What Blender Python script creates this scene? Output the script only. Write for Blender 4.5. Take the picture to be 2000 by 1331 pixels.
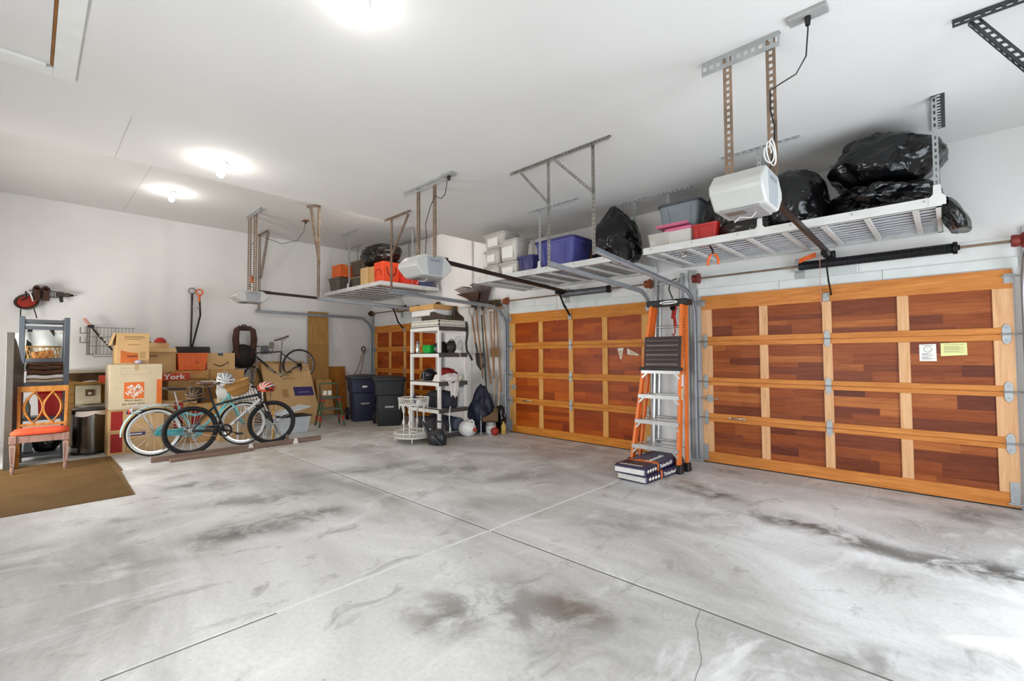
import bpy, bmesh, math, random
from mathutils import Vector, Matrix, Euler, noise as mnoise
PI = math.pi
random.seed(7)
SC = bpy.context.scene
COL = SC.collection
for o in list(bpy.data.objects):
    bpy.data.objects.remove(o)

# ---------------------------------------------------------------- camera
YAW, PITCH, ROLL = math.radians(43.627), math.radians(1.864), math.radians(-0.325)
CAMZ = 1.38
cd = bpy.data.cameras.new('camera')
cam = bpy.data.objects.new('camera', cd)
COL.objects.link(cam)
SC.camera = cam
_d = Vector((-math.sin(YAW) * math.cos(PITCH), math.cos(YAW) * math.cos(PITCH), math.sin(PITCH)))
_r = Vector((math.cos(YAW), math.sin(YAW), 0))
_u = _r.cross(_d)
_r, _u = _r * math.cos(ROLL) + _u * math.sin(ROLL), _u * math.cos(ROLL) - _r * math.sin(ROLL)
cam.matrix_world = Matrix(((_r.x, _u.x, -_d.x, 0), (_r.y, _u.y, -_d.y, 0), (_r.z, _u.z, -_d.z, CAMZ), (0, 0, 0, 1)))
cd.sensor_width = 36
cd.lens = 898.08 / 2000 * 36
cd.clip_start = 0.02

# ---------------------------------------------------------------- world, sun, fill lights, exposure
w = bpy.data.worlds.new('sky')
SC.world = w
w.use_nodes = True
bgn = w.node_tree.nodes['Background']
bgn.inputs[0].default_value = (0.62, 0.76, 1.0, 1)
bgn.inputs[1].default_value = 1.2
SC.view_settings.view_transform = 'Standard'
SC.view_settings.look = 'None'
SC.view_settings.gamma = 1
SC.view_settings.use_curve_mapping = False
SC.view_settings.exposure = 0.68


def light(name, kind, loc, energy, color=(1, 1, 1), direction=None, **kw):
    d = bpy.data.lights.new(name, kind)
    d.energy = energy
    d.color = color
    for k, v in kw.items():
        setattr(d, k, v)
    o = bpy.data.objects.new(name, d)
    COL.objects.link(o)
    o.location = loc
    if direction is not None:
        o.rotation_euler = Vector(direction).to_track_quat('-Z', 'Y').to_euler()
    return o


# fill lights added outside the unseen side doorway and the back wall openings
light('fill_right', 'AREA', (1.64, 3.35, 1.25), 60, (0.88, 0.95, 1.0), (-1, 0.05, 0.2), shape='RECTANGLE', size=2.7, size_y=1.9)
light('fill_back_far', 'AREA', (-7.75, -1.43, 1.3), 84, (1.0, 0.99, 0.97), (-0.1, 1, 0.1), shape='RECTANGLE', size=2.2, size_y=1.05)
light('fill_back_near', 'AREA', (-1.5, -1.43, 1.3), 66, (0.95, 0.98, 1.0), (0, 1, 0.1), shape='RECTANGLE', size=3.1, size_y=1.05)
light('sun', 'SUN', (-6, -5, 6), 9.0, (1, 0.97, 0.9), (0.81 * .966, 0.58 * .966, -0.259), angle=0.009)


# ---------------------------------------------------------------- helpers
def srgb(h):
    if isinstance(h, str):
        h = h.lstrip('#')
        v = [int(h[i:i + 2], 16) / 255 for i in (0, 2, 4)]
    else:
        v = [x / 255 for x in h]
    return tuple(x / 12.92 if x <= .04045 else ((x + .055) / 1.055) ** 2.4 for x in v) + (1,)


W = {}          # world matrix of every empty, for parts written in world coordinates


class MB:
    def __init__(s):
        s.bm = bmesh.new()
        s.M = None

    def v(s, p):
        p = Vector(p)
        return s.bm.verts.new(s.M @ p if s.M is not None else p)

    def f(s, vs):
        try:
            return s.bm.faces.new(vs)
        except ValueError:
            return None

    def box(s, lo, hi):
        x0, y0, z0 = lo
        x1, y1, z1 = hi
        q = [s.v(p) for p in ((x0, y0, z0), (x1, y0, z0), (x1, y1, z0), (x0, y1, z0), (x0, y0, z1), (x1, y0, z1), (x1, y1, z1), (x0, y1, z1))]
        for f in ((0, 3, 2, 1), (4, 5, 6, 7), (0, 1, 5, 4), (1, 2, 6, 5), (2, 3, 7, 6), (3, 0, 4, 7)):
            s.f([q[i] for i in f])
        return s

    def cbox(s, c, size, rot=None):
        old = s.M
        m = Matrix.Translation(c)
        if rot:
            m = m @ Euler(rot).to_matrix().to_4x4()
        s.M = (old @ m) if old is not None else m
        a, b, d = [x / 2 for x in size]
        s.box((-a, -b, -d), (a, b, d))
        s.M = old
        return s

    def taper(s, c, a, b, h):
        """box with bottom size a=(x,y) and top size b=(x,y), bottom centre c"""
        x, y, z = c
        q = []
        for (sx, sy), zz in ((a, z), (b, z + h)):
            for dx, dy in ((-1, -1), (1, -1), (1, 1), (-1, 1)):
                q.append(s.v((x + dx * sx / 2, y + dy * sy / 2, zz)))
        for f in ((0, 3, 2, 1), (4, 5, 6, 7), (0, 1, 5, 4), (1, 2, 6, 5), (2, 3, 7, 6), (3, 0, 4, 7)):
            s.f([q[i] for i in f])
        return s

    def bar(s, p, q, w, h=None, up=(0, 0, 1), w2=None, h2=None):
        p, q = Vector(p), Vector(q)
        h = h or w
        w2 = w2 or w
        h2 = h2 or h
        d = (q - p).normalized()
        up = Vector(up)
        if abs(d.dot(up)) > .97:
            up = Vector((0, 1, 0)) if abs(d.y) < .9 else Vector((1, 0, 0))
        a = d.cross(up).normalized()
        b = a.cross(d).normalized()
        vs = []
        for e, ww, hh in ((p, w, h), (q, w2, h2)):
            for i, j in ((-1, -1), (1, -1), (1, 1), (-1, 1)):
                vs.append(s.v(e + a * i * ww / 2 + b * j * hh / 2))
        for f in ((0, 3, 2, 1), (4, 5, 6, 7), (0, 1, 5, 4), (1, 2, 6, 5), (2, 3, 7, 6), (3, 0, 4, 7)):
            s.f([vs[i] for i in f])
        return s

    def tube(s, pts, r, n=8, closed=False, caps=True):
        pts = [Vector(p) for p in pts]
        m = len(pts)
        rr = r if isinstance(r, (list, tuple)) else [r] * m
        rings = []
        prev = None
        for i in range(m):
            if closed:
                t = pts[(i + 1) % m] - pts[i - 1]
            else:
                t = pts[min(i + 1, m - 1)] - pts[max(i - 1, 0)]
            if t.length < 1e-9:
                t = Vector((0, 0, 1))
            t.normalize()
            if prev is None:
                a = t.orthogonal().normalized()
            else:
                a = prev - t * prev.dot(t)
                a = a.normalized() if a.length > 1e-6 else t.orthogonal().normalized()
            prev = a
            b = t.cross(a)
            rings.append([s.v(pts[i] + (a * math.cos(2 * PI * k / n) + b * math.sin(2 * PI * k / n)) * rr[i]) for k in range(n)])
        for i in range(m if closed else m - 1):
            A, B = rings[i], rings[(i + 1) % m]
            off = 0
            if closed and i == m - 1:      # best matching twist
                off = min(range(n), key=lambda o: sum((A[k].co - B[(k + o) % n].co).length for k in range(n)))
            for k in range(n):
                s.f((A[k], A[(k + 1) % n], B[(k + 1 + off) % n], B[(k + off) % n]))
        if caps and not closed:
            s.f(rings[0][::-1])
            s.f(rings[-1])
        return s

    def cyl(s, p, q, r, n=16, r2=None):
        return s.tube([p, q], [r, r if r2 is None else r2], n)

    def lathe(s, prof, n=24, c=(0, 0, 0), axis='Z'):
        c = Vector(c)
        rings = []
        for r, z in prof:
            ring = []
            for k in range(n):
                a = 2 * PI * k / n
                x, y = r * math.cos(a), r * math.sin(a)
                p = {'Z': (x, y, z), 'X': (z, x, y), 'Y': (y, z, x)}[axis]
                ring.append(s.v(c + Vector(p)))
            rings.append(ring)
        for A, B in zip(rings, rings[1:]):
            for k in range(n):
                s.f((A[k], A[(k + 1) % n], B[(k + 1) % n], B[k]))
        loop = prof[0] == prof[-1]
        if prof[0][0] > 1e-5 and not loop:
            s.f(rings[0][::-1])
        if prof[-1][0] > 1e-5 and not loop:
            s.f(rings[-1])
        bmesh.ops.remove_doubles(s.bm, verts=[v for R in (rings[0], rings[-1]) for v in R if v.is_valid], dist=1e-6)
        return s

    def prism(s, poly, o, ex, ey, ez):
        """polygon in the (ex,ey) plane from origin o, extruded along ez"""
        o, ex, ey, ez = map(Vector, (o, ex, ey, ez))
        A = [s.v(o + ex * x + ey * y) for x, y in poly]
        B = [s.v(o + ex * x + ey * y + ez) for x, y in poly]
        n = len(poly)
        s.f(A[::-1])
        s.f(B)
        for k in range(n):
            s.f((A[k], A[(k + 1) % n], B[(k + 1) % n], B[k]))
        return s

    def sheet(s, fn, nu, nv, t=0.0, closed_u=False):
        """surface fn(u,v)->point, optionally with thickness t along its normals"""
        P = [[Vector(fn(i / nu, j / nv)) for j in range(nv + 1)] for i in range(nu + 1)]
        A = [[s.v(p) for p in row] for row in P]
        for i in range(nu):
            for j in range(nv):
                s.f((A[i][j], A[i + 1][j], A[i + 1][j + 1], A[i][j + 1]))
        if t:
            def nrm(i, j):
                a = P[min(i + 1, nu)][j] - P[max(i - 1, 0)][j]
                b = P[i][min(j + 1, nv)] - P[i][max(j - 1, 0)]
                c = a.cross(b)
                return c.normalized() if c.length > 1e-9 else Vector((0, 0, 1))
            B = [[s.v(P[i][j] - nrm(i, j) * t) for j in range(nv + 1)] for i in range(nu + 1)]
            for i in range(nu):
                for j in range(nv):
                    s.f((B[i][j], B[i][j + 1], B[i + 1][j + 1], B[i + 1][j]))
            for i in range(nu):
                s.f((A[i][0], B[i][0], B[i + 1][0], A[i + 1][0]))
                s.f((A[i][nv], A[i + 1][nv], B[i + 1][nv], B[i][nv]))
            for j in range(nv):
                s.f((A[0][j], A[0][j + 1], B[0][j + 1], B[0][j]))
                s.f((A[nu][j], B[nu][j], B[nu][j + 1], A[nu][j + 1]))
        return s

    def blob(s, c, size, fn=None, sub=4, flat=None):
        """icosphere of radii size/2; fn(unit vector)->radius factor; flat = lowest z"""
        r = bmesh.ops.create_icosphere(s.bm, subdivisions=sub, radius=1.0)
        c = Vector(c)
        for vv in r['verts']:
            u = vv.co.normalized()
            k = fn(u) if fn else 1.0
            p = Vector((u.x * size[0] / 2 * k, u.y * size[1] / 2 * k, u.z * size[2] / 2 * k)) + c
            if flat is not None and p.z < flat:
                p.z = flat + (p.z - flat) * 0.02
            vv.co = s.M @ p if s.M is not None else p
        return s

    def perf(s, p, q, wdir, w=.036, t=.003, pitch=.042, hole=.55, hw=.36, nrm=None):
        """perforated steel strip from p to q; wdir = direction of its width"""
        p, q, wd = Vector(p), Vector(q), Vector(wdir).normalized()
        d = (q - p)
        L = d.length
        d.normalize()
        nn = d.cross(wd).normalized()
        n = max(1, int(L / pitch))
        pl = L / n
        for k in range(n):
            o = p + d * pl * k
            def pt(a, b, h):
                return s.v(o + d * a * pl + wd * b * w + nn * (h - .5) * t)
            a0, a1 = (1 - hole) / 2, (1 + hole) / 2
            b0, b1 = .5 - hw / 2, .5 + hw / 2
            out = ((0, 0), (1, 0), (1, 1), (0, 1))
            inn = ((a0, b0), (a1, b0), (a1, b1), (a0, b1))
            T = [pt(*c, 1) for c in out]
            t_ = [pt(*c, 1) for c in inn]
            B = [pt(*c, 0) for c in out]
            b_ = [pt(*c, 0) for c in inn]
            for i in range(4):
                j = (i + 1) % 4
                s.f((T[i], T[j], t_[j], t_[i]))
                s.f((B[j], B[i], b_[i], b_[j]))
                s.f((t_[i], t_[j], b_[j], b_[i]))
            s.f((T[0], B[0], B[1], T[1]))
            s.f((T[2], B[2], B[3], T[3]))
            if k == 0:
                s.f((T[3], B[3], B[0], T[0]))
            if k == n - 1:
                s.f((T[1], B[1], B[2], T[2]))
        return s

    def angle(s, p, q, d1, d2, w=.036, w2=None, **kw):
        s.perf(p, q, d1, w, **kw)
        s.perf(p, q, d2, w2 or w, **kw)
        return s

    def build(s, name, mat, parent=None, local=False, smooth=None, bevel=0, seg=1, subsurf=0, kind=None, label=None):
        me = bpy.data.meshes.new(name)
        if not local and parent is not None:
            s.bm.transform(W[parent].inverted())
        bmesh.ops.recalc_face_normals(s.bm, faces=s.bm.faces)
        s.bm.to_mesh(me)
        s.bm.free()
        if mat:
            me.materials.append(mat)
        o = bpy.data.objects.new(name, me)
        COL.objects.link(o)
        if parent is not None:
            o.parent = parent
        W[o] = W[parent].copy() if parent is not None else Matrix.Identity(4)
        if smooth is not None:
            for p in me.polygons:
                p.use_smooth = True
            me.set_sharp_from_angle(angle=math.radians(smooth))
        if bevel:
            b = o.modifiers.new('bevel', 'BEVEL')
            b.width = bevel
            b.segments = seg
            b.limit_method = 'ANGLE'
            b.angle_limit = math.radians(40)
        if subsurf:
            b = o.modifiers.new('sub', 'SUBSURF')
            b.levels = b.render_levels = subsurf
        if kind:
            o['kind'] = kind
        if label:
            o['label'] = label
        return o


def thing(name, label, cat, loc=(0, 0, 0), rotz=0, group=None, rot=None):
    o = bpy.data.objects.new(name, None)
    o.empty_display_size = .1
    COL.objects.link(o)
    o.location = loc
    e = Euler(rot if rot else (0, 0, rotz))
    o.rotation_euler = e
    W[o] = Matrix.Translation(loc) @ e.to_matrix().to_4x4()
    tag(o, label, cat, group)
    return o


def tag(o, label, cat, group=None, kind=None):
    o['label'] = label
    o['category'] = cat
    if group:
        o['group'] = group
    if kind:
        o['kind'] = kind
    return o


def struct(o, label=None):
    o['kind'] = 'structure'
    if label:
        o['label'] = label
    return o


def sempty(name, loc=(0, 0, 0), label=None):
    o = bpy.data.objects.new(name, None)
    COL.objects.link(o)
    o.location = loc
    W[o] = Matrix.Translation(loc)
    return struct(o, label)


def rbase(o, base):
    """move a parentless mesh object's origin to base (vertices stay put)"""
    o.data.transform(Matrix.Translation(Vector(base)).inverted())
    o.location = base
    W[o] = Matrix.Translation(base)
    return o


def text(body, mat, parent, size, o, ex, ey, ez=None, align='CENTER', name='lettering', bold=0.0, depth=.0008, sx=1.0):
    """flat lettering; o = anchor (world), ex = reading direction, ey = up"""
    cu = bpy.data.curves.new('txt', 'FONT')
    cu.body = body
    cu.size = size
    cu.align_x = align
    cu.align_y = 'CENTER'
    cu.extrude = depth
    cu.offset = bold
    cu.resolution_u = 2
    t = bpy.data.objects.new('txt', cu)
    COL.objects.link(t)
    dg = bpy.context.evaluated_depsgraph_get()
    me = bpy.data.meshes.new_from_object(t.evaluated_get(dg))
    bpy.data.objects.remove(t)
    bpy.data.curves.remove(cu)
    ex, ey = Vector(ex).normalized(), Vector(ey).normalized()
    ez = ex.cross(ey).normalized()
    m = Matrix(((ex.x * sx, ey.x, ez.x, o[0]), (ex.y * sx, ey.y, ez.y, o[1]), (ex.z * sx, ey.z, ez.z, o[2]), (0, 0, 0, 1)))
    if parent is not None:
        m = W[parent].inverted() @ m
    me.transform(m)
    me.name = name
    me.materials.clear()
    me.materials.append(mat)
    ob = bpy.data.objects.new(name, me)
    COL.objects.link(ob)
    ob.parent = parent
    W[ob] = W[parent].copy() if parent is not None else Matrix.Identity(4)
    return ob


def dup(root, loc=None, rotz=None, label=None):
    def cp(o, par):
        c = o.copy()
        COL.objects.link(c)
        c.parent = par
        for ch in [x for x in KIDS.get(o, [])]:
            cp(ch, c)
        return c
    r = cp(root, root.parent)
    if loc is not None:
        r.location = loc
    if rotz is not None:
        r.rotation_euler = (0, 0, rotz)
    if label:
        r['label'] = label
    W[r] = Matrix.Translation(r.location) @ r.rotation_euler.to_matrix().to_4x4()
    return r


KIDS = {}


def index_kids(root):
    for ch in root.children:
        KIDS.setdefault(root, []).append(ch)
        index_kids(ch)


# ---------------------------------------------------------------- materials
def nodes(name):
    m = bpy.data.materials.new(name)
    m.use_nodes = True
    return m, m.node_tree, m.node_tree.nodes['Principled BSDF']


def N(nt, t, **kw):
    n = nt.nodes.new(t)
    for k, v in kw.items():
        if k.startswith('i_'):
            n.inputs[k[2:].replace('_', ' ')].default_value = v
        else:
            setattr(n, k, v)
    return n


def mix(nt, a, b, fac):
    n = nt.nodes.new('ShaderNodeMix')
    n.data_type = 'RGBA'
    for sock, val in ((n.inputs[6], a), (n.inputs[7], b), (n.inputs[0], fac)):
        if hasattr(val, 'node'):
            nt.links.new(val, sock)
        else:
            sock.default_value = val
    return n.outputs[2]


def ramp(nt, fac, stops):
    n = nt.nodes.new('ShaderNodeValToRGB')
    e = n.color_ramp.elements
    while len(e) < len(stops):
        e.new(.5)
    for el, (p, c) in zip(e, stops):
        el.position = p
        el.color = c
    nt.links.new(fac, n.inputs[0])
    return n.outputs[0]


def coords(nt, scale=(1, 1, 1), kind='Object', rot=(0, 0, 0), loc=(0, 0, 0)):
    tc = nt.nodes.new('ShaderNodeTexCoord')
    mp = nt.nodes.new('ShaderNodeMapping')
    mp.inputs['Scale'].default_value = scale
    mp.inputs['Rotation'].default_value = rot
    mp.inputs['Location'].default_value = loc
    nt.links.new(tc.outputs[kind], mp.inputs[0])
    return mp.outputs[0]


def tex(nt, vec, scale=5, detail=4, rough=.55, dist=0):
    n = N(nt, 'ShaderNodeTexNoise')
    n.inputs['Scale'].default_value = scale
    n.inputs['Detail'].default_value = detail
    n.inputs['Roughness'].default_value = rough
    n.inputs['Distortion'].default_value = dist
    nt.links.new(vec, n.inputs['Vector'])
    return n.outputs['Fac']


def bump(nt, b, h, strength=.2, dist=.01):
    n = N(nt, 'ShaderNodeBump')
    n.inputs['Strength'].default_value = strength
    n.inputs['Distance'].default_value = dist
    nt.links.new(h, n.inputs['Height'])
    nt.links.new(n.outputs[0], b.inputs['Normal'])


MATS = {}


def plain(col, rough=.5, metal=0.0, var=.12, scale=6, bmp=0.0, bscale=40, key=None, spec=None, trans=0, alpha=1, coat=0):
    k = key or (str(col), rough, metal, var, scale, bmp, bscale, trans, alpha, coat)
    if k in MATS:
        return MATS[k]
    m, nt, b = nodes('mat_%d' % len(MATS))
    c = srgb(col)
    vec = coords(nt)
    f = tex(nt, vec, scale, 5)
    lo = tuple(x * (1 - var) for x in c[:3]) + (1,)
    hi = tuple(min(1, x * (1 + var)) for x in c[:3]) + (1,)
    col_ = ramp(nt, f, [(.3, lo), (.7, hi)])
    nt.links.new(col_, b.inputs['Base Color'])
    b.inputs['Roughness'].default_value = rough
    b.inputs['Metallic'].default_value = metal
    if trans:
        b.inputs['Transmission Weight'].default_value = trans
    if alpha < 1:
        b.inputs['Alpha'].default_value = alpha
    if coat:
        b.inputs['Coat Weight'].default_value = coat
        b.inputs['Coat Roughness'].default_value = .15
    if bmp:
        bump(nt, b, tex(nt, vec, bscale, 3), bmp, .01)
    MATS[k] = m
    return m


def wood(name, dark, light_, grain=(1.5, 14, 14), rough=.45, rnd=0.0, bands=None):
    """grain = scale per axis (small along the grain)"""
    m, nt, b = nodes(name)
    vec = coords(nt, grain)
    oi = N(nt, 'ShaderNodeObjectInfo')
    sh = N(nt, 'ShaderNodeVectorMath', operation='ADD')
    sc_ = N(nt, 'ShaderNodeMath', operation='MULTIPLY')
    sc_.inputs[1].default_value = 37.0
    nt.links.new(oi.outputs['Random'], sc_.inputs[0])
    nt.links.new(vec, sh.inputs[0])
    nt.links.new(sc_.outputs[0], sh.inputs[1])
    f = tex(nt, sh.outputs[0], 2.2, 6, .62, .6)
    col = ramp(nt, f, [(.28, srgb(dark)), (.72, srgb(light_))])
    if bands:
        col2 = ramp(nt, oi.outputs['Random'], [(i / max(1, len(bands) - 1), srgb(x)) for i, x in enumerate(bands)])
        n = N(nt, 'ShaderNodeMix', data_type='RGBA', blend_type='MULTIPLY')
        n.inputs[0].default_value = 1
        nt.links.new(col, n.inputs[6])
        nt.links.new(col2, n.inputs[7])
        col = n.outputs[2]
    nt.links.new(col, b.inputs['Base Color'])
    b.inputs['Roughness'].default_value = rough
    b.inputs['Specular IOR Level'].default_value = .22
    bump(nt, b, f, .08, .004)
    return m


def crinkle(name, col, rough=.22, spec=.5, scale=9, strength=.6):
    """thin plastic film with creases"""
    m, nt, b = nodes(name)
    vec = coords(nt)
    n1 = N(nt, 'ShaderNodeTexNoise', noise_dimensions='3D')
    n1.noise_type = 'RIDGED_MULTIFRACTAL'
    n1.inputs['Scale'].default_value = scale
    n1.inputs['Detail'].default_value = 3
    n1.inputs['Distortion'].default_value = 1.2
    nt.links.new(vec, n1.inputs['Vector'])
    bump(nt, b, n1.outputs['Fac'], strength, .02)
    b.inputs['Base Color'].default_value = srgb(col)
    b.inputs['Roughness'].default_value = rough
    return m


M_wall = plain('#e3e1de', .9, var=.03, scale=1.3, bmp=.05, bscale=120)
M_ceil = plain('#dcdbd8', .9, var=.025, scale=1.0, bmp=.08, bscale=150)
M_trimw = plain('#e3e4e0', .7, var=.04)
M_hdr = plain('#d9ddd9', .75, var=.05)
M_patch = plain('#cbd0cc', .8, var=.05)
M_galv = plain('#a5a8a8', .45, .4, var=.1, scale=14)
M_steel = plain('#8f8c86', .42, .8, var=.25, scale=9)
M_rust = plain('#8a7563', .5, .6, var=.35, scale=7)
M_dark = plain('#2a2422', .5, .2, var=.2)
M_black = plain('#141416', .45, var=.2)
M_blackm = plain('#1c1a1a', .35, .6, var=.2)
M_rackw = plain('#d6d5d1', .55, .1, var=.07)
M_rackg = plain('#c3c5c8', .5, .25, var=.1)
M_white = plain('#e9e9e6', .45, var=.04)
M_offw = plain('#e2ddd0', .5, var=.05)
M_red = plain('#b02018', .45, var=.12)
M_orange = plain('#e8641c', .45, var=.1)
M_card = plain('#d0aa76', .85, var=.09, scale=4)
M_card2 = plain('#c5975c', .85, var=.1, scale=4)
M_carddk = plain('#8a5f31', .85, var=.1)
M_cardlt = plain('#d6c4a4', .85, var=.06)
M_print = plain('#3b2d22', .8, var=.1)
M_printred = plain('#a83018', .7, var=.1)
M_printor = plain('#e4742f', .7, var=.06)
M_printw = plain('#eeeae2', .7, var=.03)
M_printblue = plain('#2c2c62', .7, var=.1)
M_bag = crinkle('black_plastic_film', '#0c0c0d', .2)
M_bagbr = crinkle('brown_black_plastic_film', '#1d1611', .25)
M_chrome = plain('#d8d8d6', .18, 1.0, var=.05)
M_alu = plain('#c4c5c4', .35, .85, var=.1, scale=12)
M_grey = plain('#7d8186', .55, var=.1)
M_rubber = plain('#18171a', .7, var=.2)
# ================================================================ SETTING
XL, XR, YF, YB = -10.72, 1.45, 6.06, -1.25
XE = -6.05           # edge where the lower ceiling ends
ZC, ZH = 3.40, 4.0
JX, JY = -2.67, 2.54   # control joints of the slab


def concrete():
    m, nt, b = nodes('concrete')
    vec = coords(nt)
    nz = N(nt, 'ShaderNodeTexNoise')
    nz.inputs['Scale'].default_value = 1.4
    nz.inputs['Detail'].default_value = 6
    nt.links.new(vec, nz.inputs['Vector'])
    sub = N(nt, 'ShaderNodeVectorMath', operation='SUBTRACT')
    sub.inputs[1].default_value = (.5, .5, .5)
    nt.links.new(nz.outputs['Color'], sub.inputs[0])
    mul = N(nt, 'ShaderNodeVectorMath', operation='SCALE')
    mul.inputs['Scale'].default_value = .55
    nt.links.new(sub.outputs[0], mul.inputs[0])
    wp = N(nt, 'ShaderNodeVectorMath', operation='ADD')
    nt.links.new(vec, wp.inputs[0])
    nt.links.new(mul.outputs[0], wp.inputs[1])
    base = ramp(nt, tex(nt, coords(nt, (.28, .55, 1), rot=(0, 0, .35)), 1.6, 6, .6, .8),
                [(.3, srgb('#a3a19d')), (.44, srgb('#c4c2be')), (.55, srgb('#dad9d6')), (.68, srgb('#ededeb'))])
    fine = ramp(nt, tex(nt, vec, 38, 4, .6), [(.3, (.9, .9, .9, 1)), (.7, (1.04, 1.04, 1.04, 1))])
    n = N(nt, 'ShaderNodeMix', data_type='RGBA', blend_type='MULTIPLY')
    n.inputs[0].default_value = 1
    nt.links.new(base, n.inputs[6])
    nt.links.new(fine, n.inputs[7])
    col = n.outputs[2]
    patch = tex(nt, vec, 3.2, 7, .68, .5)
    col = mix(nt, col, srgb('#8d8a85'), ramp(nt, tex(nt, coords(nt, (1, .6, 1)), 4.5, 8, .7, .8), [(.56, (0, 0, 0, 1)), (.72, (.75, .75, .75, 1))]))
    col = mix(nt, col, srgb('#f4f4f2'), ramp(nt, tex(nt, coords(nt, (.9, .35, 1), loc=(3, 7, 0)), 2.4, 7, .66, 1.0), [(.55, (0, 0, 0, 1)), (.7, (.7, .7, .7, 1))]))
    col = mix(nt, col, srgb('#77736d'), ramp(nt, tex(nt, coords(nt, (1, 1, 1), loc=(11, 2, 0)), 16, 3, .6), [(.70, (0, 0, 0, 1)), (.76, (.6, .6, .6, 1))]))
    # stains, tyre dirt, dried puddles and a dark band: (x, y, half length, half width, turn, strength, colour)
    for (x, y, rx, ry, a, st, c) in STAINS_AND_BAND:
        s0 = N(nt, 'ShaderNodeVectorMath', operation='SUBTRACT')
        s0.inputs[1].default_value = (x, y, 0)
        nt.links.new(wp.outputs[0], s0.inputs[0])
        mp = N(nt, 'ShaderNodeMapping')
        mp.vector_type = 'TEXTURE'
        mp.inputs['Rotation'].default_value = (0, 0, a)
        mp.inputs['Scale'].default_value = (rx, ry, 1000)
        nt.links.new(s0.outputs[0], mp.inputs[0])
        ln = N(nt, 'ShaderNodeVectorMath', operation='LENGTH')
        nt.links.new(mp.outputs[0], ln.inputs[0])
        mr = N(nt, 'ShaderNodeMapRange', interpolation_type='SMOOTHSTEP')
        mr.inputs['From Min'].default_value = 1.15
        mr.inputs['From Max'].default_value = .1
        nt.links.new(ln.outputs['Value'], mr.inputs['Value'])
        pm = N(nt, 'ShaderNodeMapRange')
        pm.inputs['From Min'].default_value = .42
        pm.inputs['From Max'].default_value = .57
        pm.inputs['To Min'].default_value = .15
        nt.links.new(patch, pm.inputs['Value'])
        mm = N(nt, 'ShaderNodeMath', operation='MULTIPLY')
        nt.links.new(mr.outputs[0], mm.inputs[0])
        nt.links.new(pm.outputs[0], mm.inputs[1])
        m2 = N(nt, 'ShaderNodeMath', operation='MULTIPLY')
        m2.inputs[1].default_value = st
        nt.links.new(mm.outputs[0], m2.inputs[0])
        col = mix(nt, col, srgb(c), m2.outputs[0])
    nt.links.new(col, b.inputs['Base Color'])
    rr = N(nt, 'ShaderNodeMapRange')
    rr.inputs['To Min'].default_value = .38
    rr.inputs['To Max'].default_value = .7
    nt.links.new(tex(nt, vec, 1.7, 5), rr.inputs['Value'])
    nt.links.new(rr.outputs[0], b.inputs['Roughness'])
    bump(nt, b, tex(nt, vec, 60, 4), .06, .004)
    return m


STAINS_AND_BAND = [
    (-1.55, 2.15, .35, .22, .3, .85, '#6b5138'), (-1.75, 1.9, .75, .4, .5, .7, '#7a7671'), (-1.95, 1.6, .45, .35, 0, .6, '#807a72'),
    (-4.1, 1.25, .55, .3, 1.1, .9, '#6d6b68'), (-4.1, 1.75, .5, .18, 1.3, .9, '#74726e'), (-4.9, 1.55, .9, .28, 1.3, .75, '#7f7c77'),
    (-5.9, 1.25, .45, .2, 1.2, .8, '#757370'), (-5.2, 2.9, 1.0, .3, 1.2, .75, '#7d7b77'), (-4.4, 3.6, .9, .3, 1.0, .7, '#858380'),
    (-6.3, 4.0, 1.2, .35, .9, .7, '#8a867f'), (-4.6, 5.2, 1.3, .35, .2, .55, '#8d8b88'), (-3.6, 3.9, .7, .25, 1.1, .75, '#7d7b78'),
    (-1.85, 4.68, .75, .22, -.25, .95, '#5f574c'), (-.8, 4.28, .95, .26, -.2, 1.0, '#5b5852'), (.15, 4.18, .8, .28, -.1, 1.0, '#5a5955'),  # darker band across the floor before the near door
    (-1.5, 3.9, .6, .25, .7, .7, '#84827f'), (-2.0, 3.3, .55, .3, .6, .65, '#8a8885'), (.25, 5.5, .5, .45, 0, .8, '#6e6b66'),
    (-.4, 5.55, .45, .14, 0, .7, '#83827f'), (-2.0, 5.75, .5, .12, 0, .7, '#807d78'), (-.3, 2.55, .5, .2, .7, .75, '#7b7771'),
    (-.9, 1.6, .3, .2, 0, .5, '#8f7d66'), (-1.2, 1.75, .3, .2, 0, .5, '#8a7862'), (-4.0, .5, .5, .15, 1.1, .5, '#94928f'), (-5.2, .5, .3, .12, 1, .6, '#85827e'),
    (-7.6, 4.7, 2.4, 1.4, 0, .75, '#a8967f'), (-7.2, 2.4, 1.6, 1.3, 0, .6, '#b3a38e'), (-4.3, 5.2, 1.4, .5, 0, .5, '#a99a86'), (-2.2, 4.95, .5, .3, 0, .5, '#a08a6c'),
]
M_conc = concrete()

# floor: one slab between each pair of control joints, joints recessed
floor = sempty('floor', (0, 0, 0))
MB().box((XL - .2, YB - .2, -.35), (XR + .2, YF + .3, -.06)).build('slab_base', plain('#6d675f', .9), floor)
j = .009
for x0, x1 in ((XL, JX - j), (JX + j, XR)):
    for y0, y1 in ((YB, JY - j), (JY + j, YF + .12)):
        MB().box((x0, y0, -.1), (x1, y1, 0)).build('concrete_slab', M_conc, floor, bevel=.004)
fill = MB()
pts = [(JX, .95 + i * .25) for i in range(15)]
for (xa, ya), (xb, yb) in zip(pts, pts[1:]):
    fill.box((xa - j, ya, -.08), (xa + j, yb, -.0015))
fill.build('joint_filler', plain('#e6e5e2', .8, var=.06, scale=20), floor, label='pale filler in the joint')
MB().box((JX - j, YB, -.08), (JX + j, .95, -.006)).build('joint_filler', plain('#77736c', .9, var=.2, scale=20), floor)
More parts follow.
